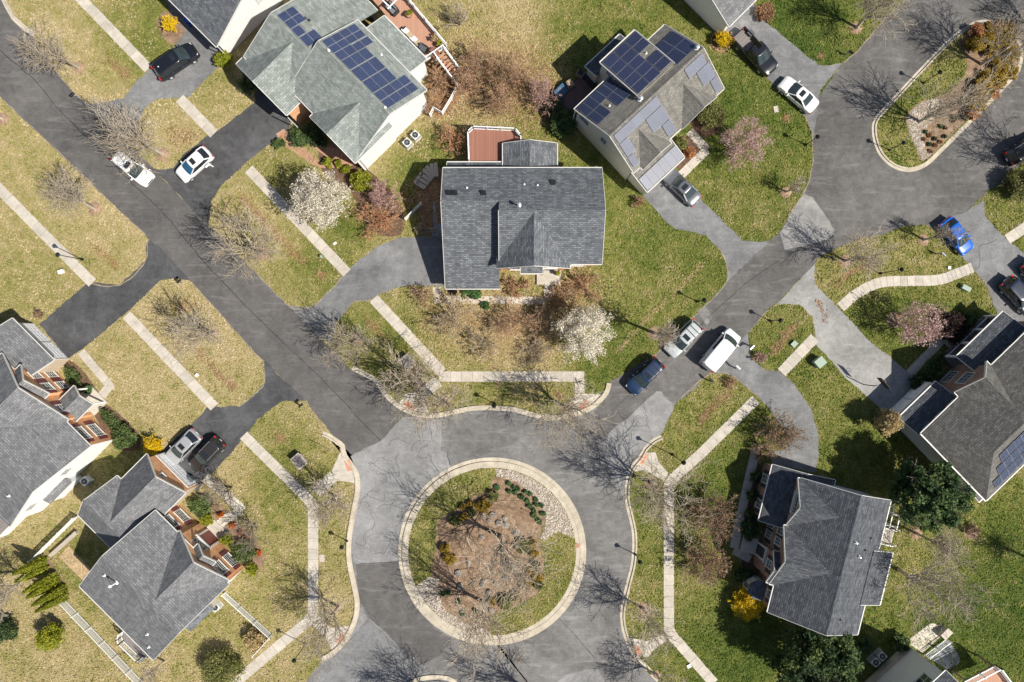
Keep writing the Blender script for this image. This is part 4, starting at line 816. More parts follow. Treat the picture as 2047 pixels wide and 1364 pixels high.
# ---- hip roofed house on the right edge
h = House('house', 'hip roofed dark brick house on the right edge with solar panels at the back', (42.68, -9.85), 44, 'shingle_warm', {'*': 'siding_grey', 'b1': 'brick_red'})
mn = h.block('u', 0.0, 17.5, -9.35, 0.35, 5.0, 7.8, -4.6, hip=(2.92, 0))
h.block('v', -3.6, 1.0, 5.5, 10.1, 5.0, 7.15, 7.85, walls={'a1': 'brick_red'}, skip='wa0')
h.shed('u', 0.05, 5.6, 0.02, 4.1, 2.3, 3.2, roof='shingle_dark', walls={'b1': 'brick_red'}); h.shed('u', 9.0, 15.9, 0.1, 4.15, 2.7, 3.2, roof='shingle_dark', posts=(9.3, 11.4, 13.5, 15.6))  # garage shed: darker shingles put the roof's shade into its colour
MB().box(9.2, 15.7, 0.06, 2.5, 0, 0.3).build('porch_slab', M['deck_grey'], h.r); MB().bar((9.1, 2.42, 1.0), (15.8, 2.42, 1.0), 0.08, 0.07).build('porch_rail', M['white_vinyl'], h.r)
for x0, x1 in ((9.1, 11.4), (12.4, 15.7)):
    for k in range(int((x1 - x0) / 0.3)): pass
h.shed('u', 0.0, 6.0, -8.9, 3.5, -10.15, 3.1)
h.garage(1.6, 2.06, 90, 2.4); h.garage(4.25, 2.06, 90, 2.4)
for u in (1.2, 2.9, 4.6): h.window(u, 0.06, 90, 4.15 if False else 4.2, 0.95, 0.75, 1, 1)
for u in (11.2, 12.9, 15.0): h.window(u, 0.06, 90, 4.25, 0.95, 0.7, 1, 1)
for z in (0.6, 3.2): h.window(7.8, 0.71, 90, z, 1.7, 1.4, 4, 4)
h.door(10.2, 0.06, 90, 1.0, 2.1, 'door_white', 0.3); h.window(12.4, 0.06, 90, 0.8, 1.5, 1.5, 2, 2)
h.solar(mn, 3.3, -6.5, 6, 1, 1.0, 1.08); h.solar(mn, 2.45, -7.68, 7, 1, 1.0, 1.08); h.solar(mn, 1.5, -8.86, 8, 1, 1.0, 1.08); h.vent(mn, 2.0, -5.8, 0.3, 0.08) if False else None
# ---- dark roofed brick house, lower right
h = House('house', 'dark roofed brick house with two front gables next to the yellow forsythia', (31.57, -29.39), 76, 'shingle_dark', {'*': 'siding_grey', 'b1': 'brick_red'})
mn = h.block('u', 0.0, 14.35, -4.4, 5.2, 5.0, 7.8, 0.25)
h.shed('u', 3.2, 8.9, -3.6, 5.56, -6.72, 3.66)
h.block('v', 1.5, 5.5, 9.3, 14.25, 5.0, 7.1, 11.6, walls={'a1': 'brick_red'}, skip='wa0'); h.block('v', 0.6, 5.75, 2.9, 9.15, 5.0, 7.3, 6.0, walls={'a1': 'brick_red'}, skip='wa0'); h.block('v', 2.0, 6.1, 3.0, 6.3, 5.0, 6.25, 4.65, walls={'a1': 'brick_red'}, skip='wa0')
h.block('u', 8.7, 14.85, 0.8, 7.65, 3.2, 4.5, 4.4, walls={'b1': 'brick_red'}, skip='wa0' if False else '')
for u in (10.2, 13.0): h.window(u, 7.36, 90, 0.8, 1.0, 1.4, 2, 4, 'shutter_dark')
h.window(11.7, 5.21, 90, 4.6, 2.2, 1.2, 6, 2)
for u in (7.2, 8.35): h.window(u, 5.46, 90, 3.3, 0.85, 1.4, 2, 4, 'shutter_dark'); h.window(u, 5.46, 90, 0.7, 0.85, 1.4, 2, 4, 'shutter_dark')
h.window(4.65, 5.81, 90, 3.4, 0.9, 1.3, 2, 4, 'shutter_dark'); h.door(5.2, 5.81, 90, 1.1, 2.2, 'door_dark', 0.2); h.window(1.5, 4.91, 90, 3.2, 0.9, 1.4, 2, 4, 'shutter_dark')
MB().prism([(2.2, 5.0), (2.2, 5.9), (1.7, 6.5), (0.9, 6.5), (0.4, 5.9), (0.4, 5.0)], 0, 2.4).build('bay_window', M['trim'], h.r); MB().prism([(2.3, 4.95), (2.3, 6.0), (1.75, 6.65), (0.85, 6.65), (0.3, 6.0), (0.3, 4.95)], 2.401, 2.55).build('bay_roof', M['shingle_slate'], h.r); h.window(1.3, 6.5, 90, 0.7, 0.7, 1.5, 2, 3)
MB().box(4.4, 6.2, 5.9, 7.6, 0, 0.18).build('porch_slab', M['concrete'], h.r)
h.vent(mn, 9.6, -0.6, 0.4, 0.07, 'galvanised'); h.vent(mn, 10.2, -2.7, 0.25, 0.05, 'dark_plastic'); h.vent(mn, 8.9, -2.3, 0.25, 0.05, 'dark_plastic'); h.vent(mn, 8.2, -1.6, 0.45, 0.07, 'galvanised'); h.vent(mn, 1.6, -1.2, 0.25, 0.05, 'dark_plastic')
# rear stoop with white rails
sp = MB().box(9.3, 11.0, -7.4, -4.12, 0, 1.4); sp.build('stoop', M['concrete'], h.r)
for y in (9.3, 11.0): MB().bar((y, -4.4, 2.3), (y, -7.4, 2.2), 0.08, 0.08).bar((y, -7.4, 2.2), (y, -8.4, 1.1), 0.08, 0.08).bar((y, -8.4, 0), (y, -8.4, 1.2), 0.1, 0.1).bar((y, -7.35, 1.4), (y, -7.35, 2.3), 0.08, 0.08).build('handrail', M['white_vinyl'], h.r)
for k in range(4): MB().box(9.4, 10.9, -7.65 - k * 0.25, -7.401 - k * 0.25, 0, 1.15 - k * 0.28).build('step', M['concrete'], h.r)
for v_ in (-6.5, -7.3): MB().bar((11.2, v_, 2.4), (14.2, v_, 2.4), 0.08, 0.08).build('deck_rail', M['white_vinyl'], h.r)
for u_ in (11.4, 12.7, 14.0): MB().bar((u_, -4.2, 2.35), (u_, -7.3, 2.35), 0.06, 0.06).bar((u_, -7.3, 0), (u_, -7.3, 2.4), 0.1, 0.1).build('deck_rail', M['white_vinyl'], h.r)
# ---- houses cut by the top edge and the bottom right corner
h = House('house', 'slate roofed white sided house cut by the top left edge', (-35.8, 35.66), -45, 'shingle_slate', {'*': 'siding_white'})
h.block('u', -9.0, 6.15, 0.0, 13.5, 3.2, 6.6, 6.75); h.garage(1.2, 0.29, 270, 4.8); h.window(5.86, 7.2, 0, 2.6, 1.6, 1.2, 2, 2, glass='blind'); h.garage(-5.5, 0.29, 270, 3.2)
MB().bar((6.2, 0.1, 0), (6.2, 0.1, 3.1), 0.1, 0.08).build('downpipe', M['trim'], h.r)
h = House('house', 'grey roofed pale house cut by the top edge beside the pickup truck', (21.8, 35.57), 45, 'shingle_grey', {'*': 'siding_white'})
h.block('u', -0.6, 9.0, -2.4, 10.0, 3.2, 6.0, 3.8); h.garage(3.4, -2.11, 270, 4.8)
c0 = G(1810, 1287)
h = House('house', 'pale grey sided tall house cut by the bottom right corner beside the flagstone patio', (c0.x, c0.y), 43, 'shingle_dark', {'*': 'siding_white'})
h.block('u', -15.0, 0.3, -12.0, 0.3, 7.1, 9.2, -5.8); MB().face([(-14.7, 0.03, 0), (0.0, 0.03, 0), (0.0, 0.03, 1.3), (-14.7, 0.03, 1.3)][::-1]).build('foundation', M['concrete'], h.r)
h.window(-1.9, 0.0, 90, 5.0, 1.4, 1.5, 2, 2); h.window(-7.6, 0.0, 90, 5.0, 1.4, 1.5, 2, 2); MB().bar((-0.02, 0.1, 0), (-0.02, 0.1, 7.0), 0.1, 0.08).build('downpipe', M['trim'], h.r)

# ================================================================== VEGETATION
def tubes_mesh(name, segs, n, mat):
    """one mesh of tapered prisms; segs: rows of p0(3) p1(3) r0 r1"""
    S = np.array(segs, float); p0 = S[:, :3]; p1 = S[:, 3:6]; r0 = S[:, 6]; r1 = S[:, 7]
    d = p1 - p0; L = np.linalg.norm(d, axis=1, keepdims=True) + 1e-9; d = d / L; p1 = p1 + d * np.minimum(L * 0.06, r1[:, None])
    up = np.where(np.abs(d[:, 2:3]) < 0.9, np.array([[0, 0, 1.0]]), np.array([[1.0, 0, 0]])); x = np.cross(d, up); x /= np.linalg.norm(x, axis=1, keepdims=True); y = np.cross(x, d)
    a = 2 * np.pi * np.arange(n) / n; ring = x[:, None, :] * np.cos(a)[None, :, None] + y[:, None, :] * np.sin(a)[None, :, None]
    V = np.concatenate([p0[:, None] + ring * r0[:, None, None], p1[:, None] + ring * r1[:, None, None]], 1).reshape(-1, 3)
    k = np.arange(n); j = (k + 1) % n; q = np.stack([k, j, j + n, k + n], 1); F = (q[None] + (np.arange(len(S)) * 2 * n)[:, None, None]).reshape(-1, 4)
    me = bpy.data.meshes.new(name); me.vertices.add(len(V)); me.vertices.foreach_set('co', V.ravel().astype(np.float32))
    me.loops.add(F.size); me.loops.foreach_set('vertex_index', F.ravel().astype(np.int32)); me.polygons.add(len(F)); me.polygons.foreach_set('loop_start', (np.arange(len(F)) * 4).astype(np.int32))
    me.materials.append(M[mat]); me.update(calc_edges=True); me.shade_smooth(); return me
def quads_mesh(name, C, size, rng, mat, up=0.3, tint=None, aspect=1.7):
    """leaf-sized faces at points C"""
    n = len(C); nr = rng.normal(size=(n, 3)); nr[:, 2] += up * 2; nr /= np.linalg.norm(nr, axis=1, keepdims=True)
    t = np.cross(nr, rng.normal(size=(n, 3))); t /= np.linalg.norm(t, axis=1, keepdims=True) + 1e-9; b = np.cross(nr, t)
    s = (size * rng.uniform(0.6, 1.35, n))[:, None]; A = t * s * aspect / 2; B = b * s / 2
    V = np.stack([C - A, C - B + nr * s * 0.15, C + A, C + B + nr * s * 0.15], 1).reshape(-1, 3); F = np.arange(4 * n).reshape(-1, 4)
    me = bpy.data.meshes.new(name); me.vertices.add(4 * n); me.vertices.foreach_set('co', V.ravel().astype(np.float32))
    me.loops.add(4 * n); me.loops.foreach_set('vertex_index', F.ravel().astype(np.int32)); me.polygons.add(n); me.polygons.foreach_set('loop_start', (np.arange(n) * 4).astype(np.int32))
    me.materials.append(M[mat]); at = me.attributes.new('tint', 'FLOAT', 'FACE'); at.data.foreach_set('value', (rng.uniform(0, 1, n) if tint is None else np.clip(tint, 0, 1)).astype(np.float32))
    me.update(calc_edges=True); return me
def cloud(rng, n, rx, ry, rz, zc, lumps=14, lump=0.33, hollow=0.55):
    """points clustered in clumps spread through an ellipsoid"""
    c = rng.normal(size=(lumps, 3)); c /= np.linalg.norm(c, axis=1, keepdims=True); c *= (hollow + (0.92 - hollow) * rng.uniform(0, 1, (lumps, 1)) ** 0.5); c[:, 2] = np.where(c[:, 2] < -0.35, -c[:, 2], c[:, 2])
    k = rng.integers(0, lumps, n); o = rng.normal(size=(n, 3)); o *= (rng.uniform(0, 1, (n, 1)) ** 0.45) / (np.linalg.norm(o, axis=1, keepdims=True) + 1e-9)
    P = c[k] + o * lump; return P * np.array([rx, ry, rz]) + np.array([0, 0, zc]), (rng.uniform(0, 1, lumps)[k] * 0.55 + rng.uniform(0, 1, n) * 0.45)

def grow(rng, h, Rr, trunk=0.28, stems=1, limbs=7, r0=0.14, kids=(2, 2, 1), droop=0.0, twig=0.011, rise=0.9, wander=0.10, fork=(0.3, 0.7)):
    """bare branch skeleton: returns (thick segments, thin segments)"""
    thick = []; thin = []; pr = random.Random(int(rng.integers(1 << 30))); ga = pr.gauss; un = pr.uniform; sq = math.sqrt
    def branch(px, py, pz, dx, dy, dz, L, r, lev):
        n = (5, 4, 3, 3)[lev]; K = kids[lev] if lev < len(kids) else -1; rr = r; out = thick if lev == 0 else thin; lift = 0.05 - droop * lev; st = L / n
        for i in range(n):
            dx += ga(0, wander); dy += ga(0, wander); dz += ga(0, wander) + lift; l = 1 / sq(dx*dx + dy*dy + dz*dz); dx *= l; dy *= l; dz *= l
            qx = px + dx*st; qy = py + dy*st; qz = pz + dz*st; r2 = max(twig, r * (1 - 0.75 * (i + 1) / n)); out.append((px, py, pz, qx, qy, qz, rr, r2)); px, py, pz, rr = qx, qy, qz, r2
            if K >= 0 and (i > 0 or lev == 0):
                for _ in range(K if i < n - 1 else K + 1):
                    ax, ay, az = ga(0, 1), ga(0, 1), ga(0, 1); t = ax*dx + ay*dy + az*dz; ax -= dx*t; ay -= dy*t; az -= dz*t; l = 1 / (sq(ax*ax + ay*ay + az*az) + 1e-9)
                    ang = un(*fork); c = math.cos(ang); s_ = math.sin(ang) * l
                    branch(px, py, pz, dx*c + ax*s_, dy*c + ay*s_, dz*c + az*s_, L * un(0.42, 0.68) * (1 - 0.25 * i / n), max(twig, rr * 0.66), lev + 1)
    for s in range(stems):
        bx = by = 0.0; th = h * trunk
        if stems > 1: a = 2 * math.pi * (s + un(-.3, .3)) / stems; q = Rr * 0.12 * un(0.3, 1); bx, by = math.cos(a) * q, math.sin(a) * q
        p = (bx, by, 0.0); k = 4; r = r0
        if trunk > 0:
            o0, o1 = ga(0, .02 * h), ga(0, .02 * h)
            for i in range(k):
                q = (bx + o0 * (i + 1) / k + ga(0, .015), by + o1 * (i + 1) / k, th * (i + 1) / k); r2 = r0 * (1 - 0.28 * (i + 1) / k)
                thick.append((*p, *q, r * (1.25 if i == 0 else 1), r2)); p = q; r = r2
        for m in range(limbs):
            a = 2 * math.pi * (m + un(-.35, .35)) / limbs + s; up = rise * un(0.65, 1.5) if m else 3.0
            lead = h - th if m == 0 else math.hypot(h - th, Rr) * un(0.62, 0.85); dx, dy, dz = math.cos(a) * Rr, math.sin(a) * Rr, up * (h - th); l = 1 / sq(dx*dx + dy*dy + dz*dz)
            dp = th * 0.25 * un(0, 1) if m and trunk > 0 else 0
            branch(p[0], p[1], p[2] - dp, dx*l, dy*l, dz*l, lead * 0.8, r * (0.8 if m == 0 else 0.6), 0)
    return thick, thin
def fit(thick, thin, h, Rr):
    A = np.array(thin); B = np.array(thick); P = A[:, 3:6]; rad = np.percentile(np.hypot(P[:, 0], P[:, 1]), 97); top = np.percentile(P[:, 2], 99)
    sx = Rr / rad; sz = h / top
    for Q in (A, B): Q[:, [0, 1, 3, 4]] *= sx; Q[:, [2, 5]] *= sz
    return B, A
def bare_tree(x, y, h, Rr, label, bark='bark_pale', seed=0, name='bare_tree', cat='tree', leaf=None, nleaf=0, lsize=0.1, **kw):
    rng = np.random.default_rng(seed * 7919 + int(x) * 31 + int(y)); B, A = fit(*grow(rng, h, Rr, **kw), h, Rr)
    o = empty(name, G(x, y), rng.uniform(0, 6.28), label, cat, 'bare street and garden trees' if name == 'bare_tree' else None)
    link('trunk', tubes_mesh('trunk', B, 6, bark), o); link('branches', tubes_mesh('branches', A, 3, bark), o)
    if leaf:
        k = rng.integers(0, len(A), nleaf); t = rng.uniform(0, 1, (nleaf, 1)); C = A[k, :3] * (1 - t) + A[k, 3:6] * t + rng.normal(size=(nleaf, 3)) * lsize * 0.6
        link('blossom' if 'blossom' in leaf else 'foliage', quads_mesh('foliage', C, lsize, rng, leaf), o)
    return o
TR = [ # image x, y of the trunk foot, height, crown radius, label, bark, trunk share
 (157,135,8,3.0,'bare young tree on the verge near the top left street corner','bark_pale',.35),
 (325,308,12.5,4.0,'large pale bare tree spreading over the white car parked on the street','bark_pale',.22),
 (189,418,9,3.4,'bare tree on the left verge across the street from the parked white car','bark_pale',.35),
 (5,238,8,3.0,'bare tree whose mulch ring shows at the left edge','bark',.35),
 (430,666,8.5,3.3,'bare tree on the dry verge between the two left driveways','bark_pale',.25),
 (524,506,10,4.0,'bare tree leaning its branches over the street opposite the brick house driveway','bark_pale',.3),
 (714,679,8,3.4,'bushy bare tree on the street bend below the curved driveway','bark_pale',.2),
 (837,764,10,3.6,'bare tree by the crossing ramp with a thick trunk shadow','bark_pale',.3),
 (888,802,11,4.6,'pale bare tree beside the kerb directly north of the roundabout','bark_pale',.22),
 (1135,816,10.5,4.2,'bare tree by the kerb ramp north east of the roundabout','bark_pale',.25),
 (1308,666,9.0,1.7,'slender bare tree on the verge next to the parked silver car','bark',.5),
 (1302,965,11,4.6,'pale bare tree at the fork of the right hand sidewalk','bark_pale',.25),
 (672,993,7,2.8,'small bare tree beside the ramp west of the roundabout','bark_pale',.3),
 (677,1213,9,3.4,'bare tree on the verge south west of the roundabout','bark_pale',.3),
 (1286,1216,8.5,3.2,'bare tree on the verge south east of the roundabout','bark',.35),
 (1313,1349,8,3.0,'bare tree at the bottom edge right of the roundabout','bark',.3),
 (1002,1072,15,5.2,'tall many branched bare tree in the upper part of the roundabout island','bark',.3),
 (969,1204,12.5,4.6,'bare tree in the lower part of the roundabout island','bark',.25),
 (872,1396,11,4.0,'bare tree below the frame that shades the road at the bottom left of the roundabout','bark',.3),
 (1072,1384,11,4.0,'bare tree below the frame that shades the road under the roundabout','bark',.3),
 (1831,1066,6.5,2.0,'thin bare tree in a mulch ring behind the dark roofed house','bark',.4),
 (2056,1116,7.5,2.0,'narrow bare tree at the right edge of the green back lawn','bark',.35),
 (1797,1139,12.5,4.8,'large pale bare tree leaning over the green back lawn','bark_pale',.2),
 (1837,245,11,4.2,'bare tree in the middle of the long turning loop island','bark',.12),
 (1960,130,10.5,4.0,'bare tree among gold shrubs at the upper end of the long island','bark',.2),
 (1712,56,9,3.5,'bare tree on the lawn by the turning loop near the top edge','bark_pale',.3),
 (2082,332,9.5,4.2,'bare tree off the right edge shading the turning loop','bark',.3),
 (1571,384,4.5,1.3,'little bare sapling in a mulch ring beside the turning loop','bark',.3),
 (1846,480,6,1.7,'bare tree overhanging the blue car','bark',.3),
 (1689,522,7.5,3.0,'bare tree on the verge where the turning loop meets the road','bark',.25),
 (918,52,4,1.7,'small bare shrub like tree on the lawn by the wooden deck','bark_pale',.0),
 (60,1150,8,3.2,'bare grey tree at the left edge above the arborvitae row','bark',.3),
 (2060,385,6,2.6,'bare tree at the right edge above the blue car','bark',.25),
 (2075,60,8,3.4,'bare tree at the upper right corner','bark',.3),
 (465,975,5,2.2,'small bare ornamental tree beside the flagstone path','bark_dark',.2),
 (512,1048,5.2,2.4,'low bare ornamental tree left of the garden path bend','bark_dark',.2),
 (330,1322,5,1.6,'small bare tree at the bottom left behind the picket fence','bark',.3)]
for i, (x, y, hh, rr, lab, bk, tr) in enumerate(TR):
    big = hh > 9.4; op = True; bare_tree(x, y, hh, rr, lab, bk, i + 1, trunk=tr, wander=.17 if op else .11, fork=(.4, .95) if op else (.3, .75), limbs=6 if bk == 'bark' else 7, r0=0.06 + 0.013 * hh, kids=(2, 2, 0) if hh > 6 else (1, 2, 0), rise=0.8 if tr < .25 else 1.05, twig=0.019 if big else 0.016)

# ---- bushy bare shrubs: many stems, brown twigs and clinging leaves
def twiggy(x, y, r, hh, label, bark='bark_brown', leaf='leaf_brown', nleaf=900, seed=0, lsize=0.09, stems=6, name='bare_shrub', group='bare brown shrubs and thickets'):
    rng = np.random.default_rng(seed + int(x * 13 + y)); B, A = fit(*grow(rng, hh, r, trunk=0.0, stems=stems, limbs=3, r0=0.035, kids=(1, 1, 1), twig=0.010, rise=0.8), hh, r)
    p = G(x, y, hh * 0.55); o = empty(name, (p.x, p.y, 0), 0, label, 'shrub', group)
    link('stems', tubes_mesh('stems', B, 4, bark), o); link('twigs', tubes_mesh('twigs', A, 3, bark), o)
    if nleaf:
        k = rng.integers(0, len(A), nleaf); t = rng.uniform(0, 1, (nleaf, 1)); C = A[k, :3] * (1 - t) + A[k, 3:6] * t + rng.normal(size=(nleaf, 3)) * 0.05
        link('blossom' if 'blossom' in leaf else 'foliage', quads_mesh('foliage', C, lsize, rng, leaf), o)
    return o
TW = [(965,120,2.7,4.6,'brown thicket shrub at the left of the group behind the wooden deck','bark_brown','leaf_brown',1500),(1030,150,2.8,4.8,'brown thicket shrub in the middle of the group behind the central house','bark_brown','leaf_brown',1500),
 (1085,185,2.0,4.2,'pinkish brown shrub beside the dark rear deck of the cream house','bark_mauve','leaf_mauve',1300),(1000,195,2.2,3.6,'brown shrub at the lower end of the thicket behind the central house','bark_brown','leaf_brown',1100),(930,165,1.8,3.2,'brown shrub next to the deck stairs outside the white rail','bark_brown','leaf_brown',900),
 (875,160,1.5,2.2,'brown shrub under the white stair rail of the deck','bark_brown','leaf_brown',700),(862,205,1.3,2.0,'brown shrub inside the white rail by the white side wall','bark_brown','leaf_brown',600),
 (903,278,1.9,2.2,'orange brown shrub beside the red deck with white rail','bark_brown','leaf_rust',1100),(765,390,1.9,2.8,'mauve bare shrub above the rust shrub by the blossoming tree','bark_mauve','leaf_mauve',1100),(752,440,2.2,2.4,'rust coloured shrub at the top of the curved driveway','bark_brown','leaf_rust',1600),
 (905,632,2.6,3.6,'pale tan bare shrub at the left of the front garden thicket','bark','leaf_tan',900),(970,690,2.2,2.6,'tan low shrub in the front garden above the sidewalk','bark','leaf_tan',900),(1025,640,2.4,3.4,'reddish brown bare tree like shrub in the middle of the front garden','bark_brown','leaf_brown',600),
 (1080,645,2.0,2.6,'dark brown shrub left of the front white blossom tree','bark_brown','leaf_tan',400),(1030,574,1.6,1.2,'clipped brown shrub under the front brick window','bark_brown','leaf_brown',1200),(1165,568,2.2,1.6,'wide brown shrub right of the front door','bark_brown','leaf_brown',1400),(1120,590,1.5,1.5,'brown shrub beside the front door walk','bark_brown','leaf_brown',800),
 (850,590,1.6,2.0,'pale brown shrub at the end of the curved driveway','bark_brown','leaf_tan',400),(1070,700,1.9,1.5,'tan ground shrub at the lower middle of the front garden','bark','leaf_tan',700),
 (1421,1030,2.9,4.2,'round dark brown shrub nearest the shaded path of the dark roofed house','bark_dark','leaf_brown',3200),(1412,1125,2.9,4.2,'round dark brown shrub below its twin by the right sidewalk','bark_dark','leaf_brown',3000),(1563,868,2.7,3.8,'round bare brown shrub beside the curving driveway end','bark_dark','leaf_brown',2600),(1530,905,1.5,1.8,'brown shrub against the dark roof corner above the path','bark_dark','leaf_brown',600),
 (1276,402,.75,1.1,'little brown bush at the garage corner of the cream house','bark_brown','leaf_brown',500),(1520,715,.8,.9,'small reddish bush beside the white van','bark_mauve','leaf_mauve',350),(1460,765,.8,.9,'small bush at the corner of the grass below the white van','bark_brown','leaf_brown',250),
 (75,628,.6,.8,'tiny dark bush beside the left double garage','bark_dark','leaf_brown',200),(1945,1062,.8,1.2,'dark bare bush in a mulch ring on the back lawn','bark_dark','leaf_brown',300),(842,455,.8,1.0,'tan grass like shrub near the garden bench','bark','leaf_tan',350),
 (1985,640,.7,.9,'reddish small bush near the porch of the right edge house','bark_mauve','leaf_rust',300)]
for i, a in enumerate(TW): twiggy(*a[:5], a[5], a[6], a[7], i, stems=9 if 'round' in a[4] else 5 if a[2] > 1.4 else 4)

# ---- flowering trees
def blossom(x, y, r, hh, label, mat, bark, n, ls, seed):
    rng = np.random.default_rng(seed); B, A = fit(*grow(rng, hh, r, trunk=0.12, stems=1, limbs=9, r0=0.13, kids=(2, 1, 1), twig=0.012, rise=0.55), hh, r)
    p = G(x, y, hh * 0.6); o = empty('flowering_tree', (p.x, p.y, 0), 0, label, 'tree', 'flowering trees')
    link('trunk', tubes_mesh('trunk', B, 6, bark), o); link('branches', tubes_mesh('branches', A, 3, bark), o)
    C, t = cloud(rng, n, r * 0.98, r * 0.98, hh * 0.38, hh * 0.62, 75, 0.19, 0.35); k = rng.integers(0, len(A), n // 2); C2 = A[k, 3:6] + rng.normal(size=(n // 2, 3)) * 0.08
    link('blossom', quads_mesh('blossom', np.concatenate([C, C2]), ls, rng, mat, 0.3, None, 1.3), o)
blossom(640, 398, 3.2, 7.6, 'white blossoming magnolia tree beside the brick walk and sidewalk', 'blossom_white', 'bark', 7600, 0.11, 1)
blossom(1170, 668, 3.2, 6.8, 'white blossoming magnolia tree in the front garden right of centre', 'blossom_white', 'bark', 7800, 0.105, 2)
blossom(1492, 283, 2.8, 5.2, 'round mauve pink blossoming tree on the lawn left of the white sedan', 'blossom_pink', 'bark_mauve', 4200, 0.08, 3)
blossom(1838, 650, 2.5, 6.0, 'loose pink blossoming tree on the shaded lawn of the right edge house', 'blossom_pink', 'bark_mauve', 1500, 0.12, 4)

# ---- leafy shrubs and evergreens
def shrub(x, y, r, hh, mat, label, name='evergreen_shrub', group=None, dens=1.0, ls=0.11, ry=None, ang=0.0, lumps=None, cat='shrub', seed=0, z0=0.0):
    rng = np.random.default_rng(seed + int(x * 7 + y * 3)); ry = r if ry is None else ry; p = G(x, y, hh * 0.55)
    o = empty(name, (p.x, p.y, z0), R(ang), label, cat, group); n = int(dens * (260 + 620 * r * ry * min(hh, 3) ** 0.5))
    C, t = cloud(rng, n, r * 0.92, ry * 0.92, hh * 0.46, hh * 0.52, lumps or int(10 + 14 * r * ry), 0.3, 0.5); C[:, 2] = np.maximum(C[:, 2], 0.03)
    link('foliage', quads_mesh('foliage', C, ls, rng, mat, 0.45, t), o)
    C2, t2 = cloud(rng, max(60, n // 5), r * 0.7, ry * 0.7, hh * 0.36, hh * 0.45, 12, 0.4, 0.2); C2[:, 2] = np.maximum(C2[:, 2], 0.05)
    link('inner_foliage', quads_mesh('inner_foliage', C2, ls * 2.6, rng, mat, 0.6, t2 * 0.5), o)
    b = [(0, 0, 0, rng.normal() * .05, rng.normal() * .05, hh * 0.5, 0.05, 0.03)]
    for k in range(5): a = k * 1.257; b.append((0, 0, 0.08, math.cos(a) * r * .5, math.sin(a) * ry * .5, hh * 0.6, 0.03, 0.012))
    link('stem', tubes_mesh('stem', b, 5, 'bark_dark'), o); return o
